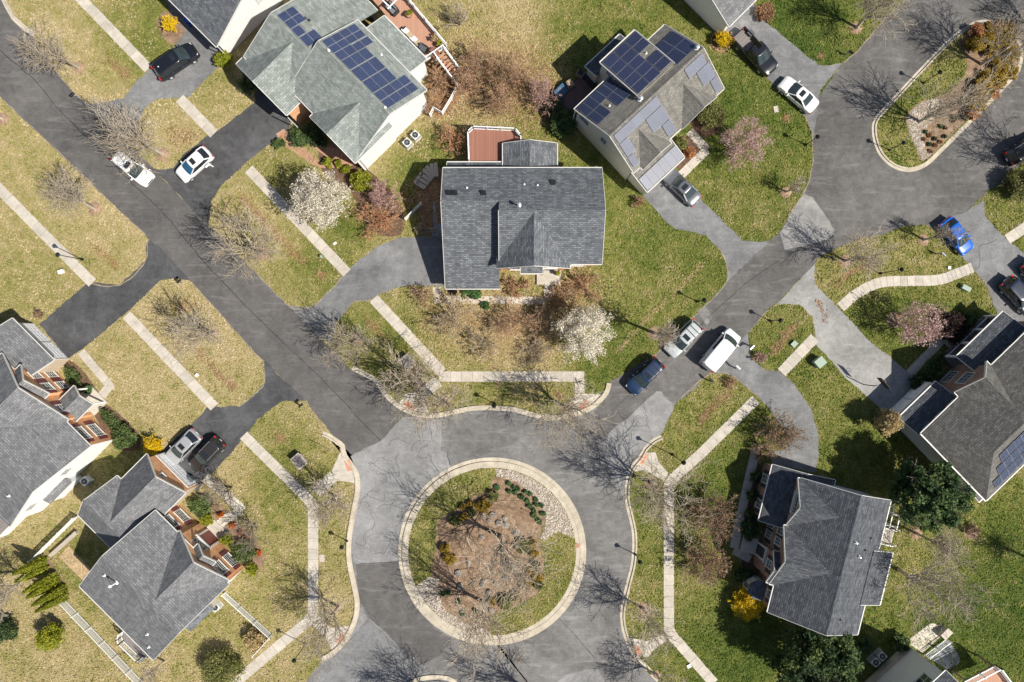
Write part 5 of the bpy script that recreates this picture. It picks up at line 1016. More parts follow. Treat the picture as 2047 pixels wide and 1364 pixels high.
SH = [(448,118,1.15,1.6,'leaf_lime','round lime green shrub at the white house corner beside the black minivan'),(248,876,1.45,1.9,'leaf_box','round clipped green shrub left of the yellow forsythia by the silver car'),
 (557,287,.75,.9,'leaf_box','low green shrub by the brick walk and the driveway'),(655,325,.72,1.0,'leaf_lime','lime green shrub on the brick walk end'),(678,328,.5,.8,'leaf_lime','small lime shrub between the brick walk shrub and the house corner'),(692,338,.6,.9,'leaf_lime','yellow green shrub second from the house corner'),(724,362,1.35,1.9,'leaf_lime','large yellow green shrub at the white house corner above the magnolia'),
 (495,165,1.3,1.5,'leaf_evergreen','dark shrub in the shade beside the green roofed garage'),(1422,232,1.7,2.0,'leaf_olive','olive shrub in front of the brown roof near the pink tree'),(1362,287,.9,1.1,'leaf_olive','olive shrub beside the cream house entrance walk'),(1378,305,.75,.9,'leaf_rust','reddish shrub beside the entrance walk'),
 (1128,245,1.8,2.0,'leaf_evergreen','dark green shrub below the rear deck of the cream house'),(1108,220,1.2,1.6,'leaf_evergreen','dark green shrub at the deck corner of the cream house'),
 (413,1038,.8,1.3,'leaf_lime','yellow green ball shrub left of the arched entrance'),(453,1079,.85,1.3,'leaf_lime','yellow green ball shrub right of the arched entrance'),(503,1137,.8,1.3,'leaf_lime','yellow green ball shrub at the far end of the brick front'),(402,1010,1.5,1.2,'leaf_box','spreading green shrub left of the arched entrance'),(486,1103,1.55,1.3,'leaf_box','spreading green shrub between the two yellow green balls'),
 (100,1275,1.6,2.6,'leaf_lime','yellow green shrub beside the arborvitae row at bottom left'),(10,1262,1.4,2.4,'leaf_evergreen','dark shrub at the left edge below the arborvitae'),(445,1338,2.4,2.8,'leaf_olive','big olive shrub at the bottom inside the picket fence'),(508,1280,1.3,1.8,'leaf_tan','tan shrub at the end of the white picket fence'),
 (1905,655,1.9,1.8,'leaf_burgundy','large dark burgundy shrub in the shade by the porch'),(1935,638,1.1,1.3,'leaf_evergreen','dark shrub next to the burgundy shrub by the porch'),(1862,740,1.3,1.2,'leaf_evergreen','dark shrub under the right edge house walk'),(1835,765,1.0,1.1,'leaf_evergreen','dark shrub by the garage corner of the right edge house'),
 (1497,1060,1.2,1.3,'leaf_evergreen','dark shrub by the shaded path of the dark roofed house'),(1500,1030,.8,1.1,'leaf_evergreen','dark round shrub next to the shaded path'),(1505,990,.75,1.1,'leaf_evergreen','second dark round shrub along the shaded path'),(1512,955,.75,1.1,'leaf_evergreen','topmost dark round shrub along the shaded path'),(1488,1150,1.1,1.2,'leaf_evergreen','dark shrub below the entrance of the dark roofed house'),
 (1775,845,1.5,4.2,'leaf_tan','bronze leaved small tree at the garage corner of the right edge house'),(1800,1285,1.1,1.4,'leaf_evergreen','dark shrub in the shade at the bottom right house corner'),(1730,1290,1.0,1.1,'leaf_evergreen','dark shrub by the two air conditioners'),
 (1530,25,1.2,1.0,'leaf_brown','brown shrub bed at the top beside the driveway'),(2010,70,1.6,1.6,'leaf_gold','golden brown shrub beyond the loop at the upper right'),(2040,370,1.9,2.4,'leaf_olive','olive shrub at the right edge above the blue car'),(2040,612,.7,.8,'leaf_box','small green shrub by the right edge porch end'),
 (985,562,.7,.6,'leaf_green','green low plant under the garage wing eave'),(942,583,1.3,.5,'leaf_green','green ground plants along the garage wing'),(905,582,.6,.45,'leaf_burgundy','dark red ground plants at the garage wing corner'),(970,612,.5,.6,'leaf_green','small green plant by the front path'),
 (600,275,1.2,1.6,'leaf_evergreen','dark evergreen shrub in the recessed front of the green roofed house'),(628,262,1.3,1.8,'leaf_evergreen','dark tall shrub against the green roofed house front'),(640,285,.9,1.2,'leaf_evergreen','dark shrub at the end of the recessed bed')]
for i, a in enumerate(SH): shrub(*a, group='garden shrubs', seed=i, name='small_tree' if 'small tree' in a[5] else 'garden_shrub', cat='tree' if 'small tree' in a[5] else 'shrub')
def hedge(pts, w, hh, mat, label):
    a = G(*pts[0]); b = G(*pts[1]); L = (b - a).length; m = (a + b) / 2; q = (CX + m.x * PPM, CY - m.y * PPM); k = CAM_H / (CAM_H - hh * .55)
    shrub(CX + (q[0] - CX) * k, CY + (q[1] - CY) * k, L / 2, hh, mat, label, 'hedge', None, 1.0, 0.10, w / 2, math.degrees(math.atan2(b.y - a.y, b.x - a.x)), 60, 'hedge')
hedge([(138, 730), (170, 778)], 1.5, 1.2, 'leaf_box', 'clipped green hedge under the left house front window'); hedge([(172, 775), (190, 782)], 1.1, .9, 'leaf_green', 'bright green low hedge at the end of the left house walk'); hedge([(205, 815), (255, 865)], 1.5, 1.2, 'leaf_box', 'long clipped green hedge right of the left house porch')
hedge([(1503, 1010), (1490, 1085)], 1.3, 1.1, 'leaf_evergreen', 'dark hedge along the brick front of the dark roofed house'); hedge([(1825, 760), (1890, 700)], 1.2, .9, 'leaf_evergreen', 'dark low hedge along the right edge house walk')
# forsythia
def forsythia(x, y, r, hh, label):
    rng = np.random.default_rng(int(x)); o = shrub(x, y, r, hh, 'forsythia', label, 'forsythia', 'yellow forsythia bushes', 1.5, 0.085)
    B, A = fit(*grow(rng, hh * 1.08, r * 1.1, trunk=0.0, stems=6, limbs=3, r0=0.02, kids=(1, 1), twig=0.008, rise=1.0), hh * 1.08, r * 1.1); k = rng.integers(0, len(A), 1400); t = rng.uniform(0, 1, (1400, 1))
    link('flowers', quads_mesh('flowers', A[k, :3] * (1 - t) + A[k, 3:6] * t, 0.085, rng, 'forsythia', 0.3, None, 2.2), o); link('canes', tubes_mesh('canes', A[::2], 3, 'bark'), o)
forsythia(340, 48, .85, 1.3, 'yellow forsythia in a round bed beside the black minivan'); forsythia(305, 890, 1.15, 1.5, 'yellow forsythia by the brick garage next to the silver car'); forsythia(1444, 79, .95, 1.4, 'yellow forsythia in a brick ringed bed by the pickup truck'); forsythia(1498, 1206, 1.95, 2.3, 'largest yellow forsythia beside the dark roofed brick house')
# big evergreens
def evergreen(x, y, r, hh, label, seed):
    rng = np.random.default_rng(seed); p = G(x, y, hh * 0.5); o = empty('evergreen_tree', (p.x, p.y, 0), 0, label, 'tree', 'large broadleaf evergreens')
    B, A = fit(*grow(rng, hh * .95, r * .9, trunk=0.1, limbs=9, r0=0.2, kids=(2, 2), twig=0.015, rise=0.6), hh * .95, r * .9); link('trunk', tubes_mesh('trunk', np.concatenate([B, A]), 5, 'bark_dark'), o)
    C, t = cloud(rng, 11500, r * 0.98, r * 0.98, hh * 0.47, hh * 0.52, 95, 0.17, 0.55); link('crown', quads_mesh('crown', C, 0.19, rng, 'leaf_evergreen', 0.4, t), o)
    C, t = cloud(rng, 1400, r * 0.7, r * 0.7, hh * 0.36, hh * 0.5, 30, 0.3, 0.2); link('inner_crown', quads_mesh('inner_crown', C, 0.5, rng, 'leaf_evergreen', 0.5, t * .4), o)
evergreen(1852, 985, 4.0, 8.5, 'large dark evergreen tree between the two right hand houses', 5); evergreen(1632, 1318, 4.7, 9.0, 'large dark evergreen tree at the bottom edge below the dark roofed house', 6)
for k, (bx, by, hh) in enumerate([(88,1119,4.6),(91,1134,4.6),(110,1152,4.9),(114,1163,4.7),(127,1176,4.9),(130,1190,4.6)]):
    rng = np.random.default_rng(70 + k); o = empty('arborvitae', G(bx, by), 0, '%s of the row of pointed arborvitae at bottom left' % ['first and topmost', 'second from the top', 'third from the top', 'fourth from the top', 'fifth from the top', 'sixth and lowest'][k], 'tree', 'row of arborvitae')
    n = 2600; z = rng.uniform(0, 1, n) ** 0.8; a = rng.uniform(0, 6.283, n); rad = 0.62 * (1 - z) ** 0.6 * (0.55 + 0.45 * rng.uniform(0, 1, n) ** .5) * (1 + .12 * np.sin(a * 5 + k)); C = np.stack([np.cos(a) * rad, np.sin(a) * rad, z * hh + 0.1], 1)
    link('foliage', quads_mesh('foliage', C, 0.13, rng, 'leaf_lime', 0.6, rng.uniform(0, .75, n)), o); link('trunk', tubes_mesh('trunk', [(0, 0, 0, 0, 0, hh * .8, .07, .02)], 6, 'bark_dark'), o)
# orange accents by the path
for k, (x, y) in enumerate([(415,1002),(441,1030),(464,1052),(480,1066),(492,1078),(503,1091),(517,1106)]):
    shrub(x, y, .36, .5, 'leaf_orange' if k != 0 else 'leaf_gold', 'small orange red plant %s along the garden path' % ['nearest the garage', 'below the flagstone corner', 'by the path mouth', 'fourth in line', 'fifth in line', 'next to last in line', 'last in line'][k], 'bedding_plant', 'orange plants along the path', 1.2, .08, lumps=6, cat='plant')
# roundabout island planting
ORD = ['first', 'second', 'third', 'fourth', 'fifth', 'sixth', 'seventh', 'eighth', 'ninth', 'tenth', 'eleventh', 'twelfth', 'thirteenth', 'fourteenth', 'fifteenth', 'sixteenth', 'seventeenth', 'last']
for kk, (x, y, r) in enumerate(sorted([(695,255,.36),(775,228,.3),(775,280,.3),(808,252,.26),(838,262,.28),(818,288,.3),(862,318,.38),(885,284,.28),(920,298,.28),(900,345,.3),(960,337,.28),(915,380,.34),(960,373,.3),(998,376,.28),(948,412,.32),(1008,432,.34),(948,445,.34),(982,482,.4)])):
    shrub(790 + x / 3.41, 900 + y / 3.41, r, .42, 'leaf_cushion', ORD[kk] + ' from the left of the green cushion plants beside the white stones', 'cushion_plant', 'green cushion plants in the roundabout island', 1.3, .07, lumps=7, cat='plant', z0=.12)
GS = [(665,312,.62,'gold green shrub nearest the cushion plants in the island'),(605,378,.8,'widest gold green shrub above the island boulders'),(513,362,.4,'small gold shrub at the upper left of the island group'),(527,425,.5,'gold shrub below the small upper left one'),(457,383,.35,'tiny gold shrub at the upper left end of the island'),(470,455,.5,'faded gold shrub under the branches in the island'),(410,480,.7,'olive shrub at the left of the island under the tree'),(370,735,.75,'gold shrub at the left side of the island'),(340,670,.6,'olive shrub above the left gold shrub in the island'),
 (880,655,.95,'large olive shrub right of the island tree'),(938,640,.5,'small olive shrub on the right of the large one'),(950,705,.55,'olive shrub just below the large right one'),(960,780,.45,'small gold shrub on the lawn curve of the island'),(910,825,.4,'little gold shrub inside the lawn curve'),(980,850,.68,'gold shrub at the lower right lawn curve'),(978,915,.6,'lowest gold shrub of the right lawn curve'),(890,905,.8,'broad gold shrub inside the lower right group'),(835,1005,.65,'brownish gold shrub along the bottom lawn edge'),(755,1035,.85,'broad gold shrub on the bottom lawn edge'),(660,1030,.45,'gold shrub at the left end of the bottom lawn edge'),(740,1065,.4,'small gold shrub touching the bottom lawn edge')]
for i, (x, y, r, lab) in enumerate(GS): shrub(790 + x / 3.41, 900 + y / 3.41, r * 1.15, .75 * min(1.2, r / .6 + .3), 'leaf_gold' if i % 3 else 'leaf_olive', lab, 'juniper_shrub', 'gold shrubs in the roundabout island', 1.7, .08, z0=.12)
for i, (x, y, r) in enumerate(sorted([(330,980,.4),(365,968,.3),(460,1110,.35),(550,1095,.35),(430,1030,.35)])): shrub(790 + x / 3.41, 900 + y / 3.41, r, .35, 'leaf_green', ORD[i] + ' from the left of the sparse green ground plants under the lower island tree', 'ground_plant', 'green plants under the lower island tree', .7, .07, lumps=6, cat='plant', z0=.12)
# long island planting
OG = [(900,150,1.0),(965,225,1.25),(870,255,1.0),(1000,120,.8),(1085,118,.85),(1035,300,.9),(1120,430,1.25),(1205,335,1.0),(1190,215,.8),(1000,525,.9),(955,640,1.35),(905,755,1.2),(868,855,.75),(1085,570,1.05),(1190,490,1.0),(905,575,.5),(1040,660,.9)]
for i, (x, y, r) in enumerate(OG):
    shrub(1740 + x / 4.264, 30 + y / 4.264, r, 1.0 + .25 * r, 'leaf_gold' if i % 4 else 'leaf_rust', 'gold brown shrub %s in the long island' % ['at the top kerb', 'largest of the upper clump', 'on the left of the upper clump', 'second along the top kerb', 'third along the top kerb', 'below the upper clump', 'at the middle right', 'against the right kerb', 'at the top right bend', 'at the head of the lower clump', 'largest of the lower clump', 'second largest of the lower clump', 'at the foot of the lower clump', 'right of the lower clump head', 'low on the right kerb', 'smallest at the left of the lower clump', 'near the lower right kerb'][i], 'juniper_shrub', 'gold shrubs in the long island', 1.2, .1, z0=.12)
for i, (x, y) in enumerate(sorted([(465,1000),(500,1030),(545,1060),(500,1105),(550,1115),(590,950),(640,965),(630,1040),(700,905),(740,880),(690,870),(505,1165),(455,1060),(590,1085)])): shrub(1740 + x / 4.264, 30 + y / 4.264, .26, .3, 'leaf_evergreen' if i % 2 else 'leaf_brown', ORD[i] + ' from the left of the small dark tufts in the long island mulch', 'grass_tuft', 'dark tufts in the long island', .8, .07, lumps=5, cat='plant', z0=.13)

# ---- boulders, river stones, leaf litter
def rock(rng, r, sub=2):
    bm = bmesh.new(); bmesh.ops.create_icosphere(bm, subdivisions=sub, radius=1.0); f = rng.normal(size=(4, 3)); s = np.array([1.0, rng.uniform(.6, .9), rng.uniform(.35, .6)]) * r
    for v in bm.verts:
        c = np.array(v.co); k = 1 + .16 * math.sin(3 * c @ f[0]) + .10 * math.sin(4 * c @ f[1] + 1); 
        for q in f[2:]: d = c @ (q / np.linalg.norm(q)); k *= 1 - max(0, d - .55) * .5
        v.co = Vector(c * k * s)
    me = bpy.data.meshes.new('boulder'); bm.to_mesh(me); bm.free(); me.materials.append(M['boulder']); me.shade_smooth(); me.set_sharp_from_angle(angle=R(18)); return me
BO = [(598,442,.5,0),(665,438,.55,0),(705,492,.55,0),(755,505,.4,0),(822,560,.5,0),(592,592,.45,0),(745,462,.4,0),(430,835,.5,1),(500,765,.45,1),(440,928,.5,1),(600,895,.5,2),(752,870,.4,2),(690,905,.45,2),(637,968,.55,2),(770,755,.5,2),(798,800,.5,2),(655,1095,.45,2),(640,480,.4,0)]
BC = [0, 0, 0]
for i, (x, y, r, c) in enumerate(sorted(BO)):
    BC[c] += 1
    rng = np.random.default_rng(300 + i); o = link('boulder', rock(rng, r * rng.uniform(.8, 1.25), 1)); p = G(790 + x / 3.41, 900 + y / 3.41); o.location = (p.x, p.y, .12 + r * .22); o.rotation_euler = (0, 0, rng.uniform(0, 6))
    tag(o, ORD[BC[c] - 1] + [' grey boulder from the left in the upper heap of the roundabout island', ' tan boulder from the left at the left side of the roundabout island', ' pale boulder from the left on the lower mulch of the roundabout island'][c], 'boulder', ['upper boulder heap', 'left boulders', 'lower boulders'][c])
def inside(P, poly):
    x, y = P[:, 0], P[:, 1]; r = np.zeros(len(P), bool); n = len(poly)
    for i in range(n):
        x1, y1 = poly[i]; x2, y2 = poly[(i+1) % n]; c = ((y1 > y) != (y2 > y)) & (x < (x2 - x1) * (y - y1) / (y2 - y1 + 1e-12) + x1); r ^= c
    return r
def scatter(poly, n, rng):
    q = np.array(poly); P = rng.uniform(q.min(0), q.max(0), (n, 2)); return P[inside(P, poly)]
OCT = np.array([(1, 0, 0), (0, 1, 0), (-1, 0, 0), (0, -1, 0), (0, 0, 1), (0, 0, -.6)], float); OF = np.array([(0, 1, 4), (1, 2, 4), (2, 3, 4), (3, 0, 4), (1, 0, 5), (2, 1, 5), (3, 2, 5), (0, 3, 5)])
def stones(name, poly, n, lo, hi, z, mat, seed):
    rng = np.random.default_rng(seed); P = scatter([g2(*p) for p in poly], n, rng); m = len(P); a = rng.uniform(0, 6.28, m); s = rng.uniform(lo, hi, m)
    O = OCT[None] * np.stack([s, s * rng.uniform(.6, 1, m), s * .6], 1)[:, None]; O = O + rng.normal(size=O.shape) * (s * .12)[:, None, None]
    X = O[..., 0] * np.cos(a)[:, None] - O[..., 1] * np.sin(a)[:, None] + P[:, :1]; Y = O[..., 0] * np.sin(a)[:, None] + O[..., 1] * np.cos(a)[:, None] + P[:, 1:]; V = np.stack([X, Y, O[..., 2] + z], 2).reshape(-1, 3)
    F = (OF[None] + (np.arange(m) * 6)[:, None, None]).reshape(-1, 3); me = bpy.data.meshes.new(name); me.from_pydata(V.tolist(), [], F.tolist()); me.materials.append(M[mat]); tag(link(name, me), kind='stuff')
stones('river_stones', PEB1, 5200, .05, .12, .15, 'river_stone', 1); stones('river_stones', PEB2, 4600, .05, .12, .15, 'river_stone', 2); stones('river_stones', oz((310, 870), (420, 755), (560, 715), (640, 760), (560, 880), (470, 960), (440, 1050), (460, 1160), (520, 1180), (440, 1245), (380, 1120), (330, 1020)), 1500, .05, .13, .16, 'river_stone', 3)
def litter(pts, w, n, mat='leaf_litter', seed=0):
    rng = np.random.default_rng(seed); P = np.array([g2(*p) for p in catmull(pts, 6)]); k = rng.integers(0, len(P) - 1, n); t = rng.uniform(0, 1, (n, 1)); C = P[k] * (1 - t) + P[k + 1] * t + rng.normal(size=(n, 2)) * w / 2
    me = quads_mesh('leaf_litter', np.c_[C, np.full(n, .03) + rng.uniform(0, .03, n)], .11, rng, mat, 2.5); tag(link('leaf_litter', me), 'fallen leaves', None, None, 'stuff')
for i, a in enumerate([([(485,395),(520,432),(560,478),(608,524)],.5,900),([(215,118),(240,140),(258,152)],.5,350),([(1546,702),(1565,680),(1588,652)],.5,520),([(1398,848),(1425,815),(1458,784)],.5,500),([(398,700),(430,740),(465,774)],.45,420),([(189,494),(215,515),(232,532)],.4,300),([(1236,703),(1290,640),(1350,585),(1404,527)],.28,800,'leaf_tan'),
  ([(1672,570),(1700,545),(1735,532)],.35,260),([(735,640),(748,655),(765,675)],.5,220),([(640,548),(642,552)],.5,120),([(335,260),(365,280),(385,270)],.9,500,'leaf_brown'),([(690,420),(755,440),(780,450)],1.1,700,'leaf_brown'),([(815,735),(830,740)],.8,250),([(553,868),(565,880)],.5,150),([(1110,785),(1120,800)],.5,150),([(1640,110),(1642,114)],.35,90),([(1572,235),(1572,238)],.4,100),([(465,770),(466,772)],.3,90),([(1650,640),(1635,600)],.3,120),([(350,615),(385,610)],.6,200)]):
    litter(a[0], a[1] * 1.25, int(a[2] * .75), a[3] if len(a) > 3 else 'leaf_litter', i)
litter([(870,640),(960,660),(1060,680),(1190,580)], 3.6, 8500, 'leaf_tan', 51); litter([(880,620),(980,640),(1090,640),(1170,580)], 2.6, 4000, 'leaf_brown', 54); litter([(870,205),(940,160),(1040,170),(1090,200)], 4.2, 9000, 'leaf_brown', 52); litter([(900,90),(970,110),(1050,140),(1090,200)], 4.5, 5000, 'leaf_tan', 55); litter([(960,1150),(1000,1100),(1020,1160)], 3.5, 3000, 'leaf_brown', 53)

# ---- grass blades over every lawn
def vnoise(rng, x, y, cell):
    n = 512; g = rng.uniform(-1, 1, (n, n)); u = x / cell; v = y / cell; i = np.floor(u).astype(int); j = np.floor(v).astype(int); fu = u - i; fv = v - j; fu = fu * fu * (3 - 2 * fu); fv = fv * fv * (3 - 2 * fv)
    q = lambda a, b: g[a % n, b % n]; return (q(i, j) * (1 - fu) + q(i + 1, j) * fu) * (1 - fv) + (q(i, j + 1) * (1 - fu) + q(i + 1, j + 1) * fu) * fv
def fast_inside(P, polys):
    r = np.zeros(len(P), bool)
    for po in polys:
        a = np.array(po); lo = a.min(0); hi = a.max(0); k = np.where((P[:, 0] > lo[0]) & (P[:, 0] < hi[0]) & (P[:, 1] > lo[1]) & (P[:, 1] < hi[1]) & ~r)[0]
        if len(k): r[k[inside(P[k], po)]] = True
    return r
def blades(name, n, box, z, inside_poly=None, exclude=(), seed=0, green=None, size=.118):
    rng = np.random.default_rng(seed); P = rng.uniform((box[0], box[2]), (box[1], box[3]), (n, 2))
    if inside_poly is not None: P = P[inside(P, inside_poly)]
    P = P[~fast_inside(P, exclude)]; px = P[:, 0] * PPM + CX; py = CY - P[:, 1] * PPM; g = greenness(px, py) if green is None else np.full(len(P), green)
    for c, k in ((6.0, .16), (1.7, .22), (.6, .22), (.25, .14)): g = g + k * vnoise(rng, P[:, 0] + 700, P[:, 1] + 700, c)
    g = g + rng.normal(0, .055, len(P)); keep = vnoise(rng, P[:, 0] + 900, P[:, 1] + 900, .5) + rng.uniform(-1, 1, len(P)) > -.75; P = P[keep]; g = g[keep]
    me = quads_mesh(name, np.c_[P, z + rng.uniform(.015, .06, len(P))], size, rng, 'grass_blade', .55, g, 1.9); tag(link(name, me), kind='stuff')
blades('grass', 470000, (-58, 58, -39, 39), 0.0, None, NOGRASS, 1)
blades('grass', 22000, (-12, 7, -34, -13), .122, [g2(*p) for p in ring(167)], [[g2(*p) for p in catmull(iz((668, 190), (800, 200), (960, 300), (1030, 440), (985, 600), (1015, 800), (1000, 940), (850, 1045), (650, 1130), (634, 1225), (480, 1180), (330, 1080), (290, 940), (250, 870), (280, 600), (290, 480), (420, 400), (500, 330), (640, 270)), 4, True)], [g2(*p) for p in PEB1], [g2(*p) for p in PEB2]], 2, .55)
blades('grass', 22000, (38, 58, 18, 38), .135, [g2(*p) for p in shrink(ISL, 9)], [[g2(*p) for p in bed2]], 3, .58)

litter([(800,420),(840,380),(870,400),(860,450)], 1.8, 1500, 'leaf_brown', 77)

# ================================================================== VEHICLES
PAINT = dict(black=(.010, .011, .016), white=(.78, .78, .78), silver=(.46, .47, .48), navy=(.010, .028, .075), grey=(.16, .17, .185), blue=(.01, .12, .52), brown=(.030, .027, .026), darkblue=(.012, .02, .045), pearl=(.44, .47, .47))
for k, c in PAINT.items(): m_paint('paint_' + k, c, 0.3, 0.35 if k in ('silver', 'grey') else 0.0)
def lerp_tab(tab, x):
    xs, ys = zip(*tab); return float(np.interp(x, xs, ys))
KINDS = dict( # length, width, height, body top profile (x share, z), glass base rear/front, roof rear/front (x share of L), belt z
 sedan=dict(L=4.75, W=1.82, H=1.44, top=[(-.5, .80), (-.46, .95), (-.33, .99), (-.2, .97), (.18, .93), (.24, .92), (.42, .80), (.49, .66), (.5, .58)], gb=(-.335, .235), gt=(-.16, .06), belt=.93),
 suv=dict(L=4.65, W=1.88, H=1.70, top=[(-.5, .78), (-.48, 1.0), (-.42, 1.05), (.18, 1.02), (.25, 1.02), (.43, .93), (.49, .76), (.5, .66)], gb=(-.47, .245), gt=(-.40, .07), belt=1.02),
 minivan=dict(L=5.1, W=1.98, H=1.75, top=[(-.5, .78), (-.48, 1.0), (-.42, 1.05), (.22, 1.02), (.29, 1.02), (.44, .88), (.49, .72), (.5, .62)], gb=(-.47, .30), gt=(-.42, .11), belt=1.02),
 hatch=dict(L=4.35, W=1.80, H=1.48, top=[(-.5, .76), (-.48, .95), (-.4, 1.0), (.2, .95), (.25, .94), (.43, .82), (.49, .68), (.5, .58)], gb=(-.45, .245), gt=(-.30, .06), belt=.95),
 van=dict(L=5.1, W=1.98, H=2.05, top=[(-.5, 1.0), (-.49, 1.15), (.26, 1.12), (.33, 1.12), (.45, .98), (.49, .82), (.5, .7)], gb=(-.488, .345), gt=(-.475, .20), belt=1.12),
 pickup=dict(L=5.75, W=1.98, H=1.86, top=[(-.5, .60), (-.49, .62), (-.115, .62), (-.11, 1.05), (.2, 1.08), (.26, 1.08), (.44, 1.0), (.49, .82), (.5, .7)], gb=(-.105, .255), gt=(-.075, .12), belt=1.07))
def car_meshes(kind, paint, glass, rail, sunroof):
    K = KINDS[kind]; L, W, H, belt = K['L'], K['W'], K['H'], K['belt']; w = W / 2; pm = M['paint_' + paint]; out = {}
    xs = sorted(set([q[0] for q in K['top']] + [-.495, -.47, -.25, -.05, .1, .3, .36, .47]))
    def half(x):
        e = abs(x) * 2; f = 1 - (0.16 if x > 0 else 0.12) * max(0, (e - .72) / .28) ** 2.2; return w * f
    b = MB(); S = []
    for x in xs:
        hw = half(x); zt = lerp_tab(K['top'], x); nose = max(0, (abs(x) - .47) / .03); zb = .24 + .12 * nose; cr = .035 if zt > .7 else 0
        row = [(-hw * .90, zb), (-hw * .985, zb + .14), (-hw, min(.58, zt - .12)), (-hw * .985, zt - .14), (-hw * .945, zt - .03), (-hw * .84, zt + cr * .3), (-hw * .45, zt + cr * .85), (0, zt + cr)]
        row += [(-y, z) for y, z in row[-2::-1]]; S.append([(x * L, y, z) for y, z in row])
    for k in range(len(S) - 1):
        for j in range(len(S[0]) - 1): b.face([S[k][j], S[k+1][j], S[k+1][j+1], S[k][j+1]][::-1])
        b.face([S[k][0], S[k][-1], S[k+1][-1], S[k+1][0]][::-1])
    b.face(S[0][::-1]); b.face(S[-1])
    # weld so that the paint shades smoothly
    me = b.mesh('body', pm); bm = bmesh.new(); bm.from_mesh(me); bmesh.ops.remove_doubles(bm, verts=bm.verts, dist=1e-4); bmesh.ops.recalc_face_normals(bm, faces=bm.faces); bm.to_mesh(me); bm.free(); me.shade_smooth(); me.set_sharp_from_angle(angle=R(42)); out['body'] = [me]
    # greenhouse between two loops
    (r0, f0), (r1, f1) = K['gb'], K['gt']; wb = w * .915; wt = w * (.86 if kind == 'van' else .74 if kind in ('sedan', 'hatch') else .79)
    def loop(xr, xf, hw, z, bf, br):
        xr *= L; xf *= L; xm = (xr + xf) / 2; h_ = [(xf + bf, 0), (xf + bf * .7, hw * .55), (xf - .06, hw * .96), (xf - (xf - xm) * .55, hw), (xm, hw), (xr + (xm - xr) * .5, hw), (xr + .05, hw * .96), (xr - br * .7, hw * .55), (xr - br, 0)]
        return [(x, y, z) for x, y in h_] + [(x, -y, z) for x, y in h_[-2:0:-1]]
    A = loop(r0, f0, wb, belt + .005, .10, .06); T_ = loop(r1, f1, wt, H - .075, .07, .05); n = len(A)
    def faces(idx): 
        g = MB()
        for k in idx: g.face([A[k], A[(k+1) % n], T_[(k+1) % n], T_[k]])
        return g
    FR = [0, 1, n - 2, n - 1]; RE = [6, 7, 8, 9]; LS = [2, 3, 4, 5]; RS = [10, 11, 12, 13]
    gl = M[glass]; out['windshield'] = [faces(FR).mesh('windshield', gl, 60)]
    if kind == 'van':
        out['side_window'] = [faces([2, 3]).mesh('side_window', M['dark_glass'], 60), faces([12, 13]).mesh('side_window', M['dark_glass'], 60)]; out['side_panel'] = [faces([4, 5]).mesh('side_panel', pm, 60), faces([10, 11]).mesh('side_panel', pm, 60)]; out['rear_door'] = [faces(RE).mesh('rear_door', pm, 60)]
    else: out['rear_window'] = [faces(RE).mesh('rear_window', M['dark_glass'] if kind != 'sedan' else gl, 60)]; out['side_window'] = [faces(LS).mesh('side_window', M['dark_glass'], 60), faces(RS).mesh('side_window', M['dark_glass'], 60)]
    rf = MB(); loops = []
    cx = sum(p[0] for p in T_) / n
    for sc, z in ((1.015, H - .085), (1.0, H - .05), (.94, H - .018), (.72, H - .004), (.35, H)): loops.append([(cx + (x - cx) * sc, y * sc, z) for x, y, _ in T_])
    for q in range(len(loops) - 1):
        for k in range(n): rf.face([loops[q][k], loops[q][(k+1) % n], loops[q+1][(k+1) % n], loops[q+1][k]])
    rf.face(loops[-1]); me = rf.mesh('roof', pm); bm = bmesh.new(); bm.from_mesh(me); bmesh.ops.remove_doubles(bm, verts=bm.verts, dist=1e-4); bmesh.ops.recalc_face_normals(bm, faces=bm.faces); bm.to_mesh(me); bm.free(); me.shade_smooth(); out['roof'] = [me]
    pl = []
    for k, kk, ww in ((2, 2, .09), (6, 6, .13), (4, 4, .09)):
        for j in (k, n - k): pl.append(MB().bar(Vector(A[j]) * 1.003, Vector(T_[j]) * 1.003, ww, .05).mesh('pillar', pm if kk != 4 else M['dark_plastic']))
    out['pillar'] = pl
    # lamps, mirrors, plates
    zf = lerp_tab(K['top'], .44); zr = lerp_tab(K['top'], -.47) if kind != 'pickup' else .98
    out['headlight'] = [MB().prism([(L * .40, s * w * .86), (L * .475, s * w * .80), (L * .488, s * w * .50), (L * .462, s * w * .52), (L * .43, s * w * .70)], zf - .16, [zf + .0, zf - .10, zf - .13, zf - .05, zf + .015] if s > 0 else [zf + .015, zf - .05, zf - .13, zf - .10, zf + .0]).mesh('headlight', M['clear_lens']) for s in (1, -1)]
    tz = (belt + .12 if kind in ('suv', 'minivan', 'van') else zr - .02); out['taillight'] = [MB().box(-L * .5 - .012, -L * .475, min(s * w * .66, s * w * .90), max(s * w * .66, s * w * .90), tz - .24, tz - .03).mesh('taillight', M['red_lens']) for s in (1, -1)]
    out['mirror'] = [MB().box(f0 * L - .32, f0 * L - .20, min(s * w * .93, s * (w + .19)), max(s * w * .93, s * (w + .19)), belt - .02, belt + .13).mesh('mirror', pm) for s in (1, -1)]
    out['grille'] = [MB().box(L * .5 - .03, L * .5 + .012, -w * .42, w * .42, .45, .64).mesh('grille', M['black_metal'])]; out['licence_plate'] = [MB().box(-L * .5 - .022, -L * .5 + .02, -.16, .16, .62, .78).mesh('licence_plate', M['white_vinyl'])]
    out['door_handle'] = [MB().box(x * L - .09, x * L + .09, min(s * w * .97, s * (w + .02)), max(s * w * .97, s * (w + .02)), belt - .16, belt - .12).mesh('door_handle', M['chrome']) for s in (1, -1) for x in (-.18, .06)]
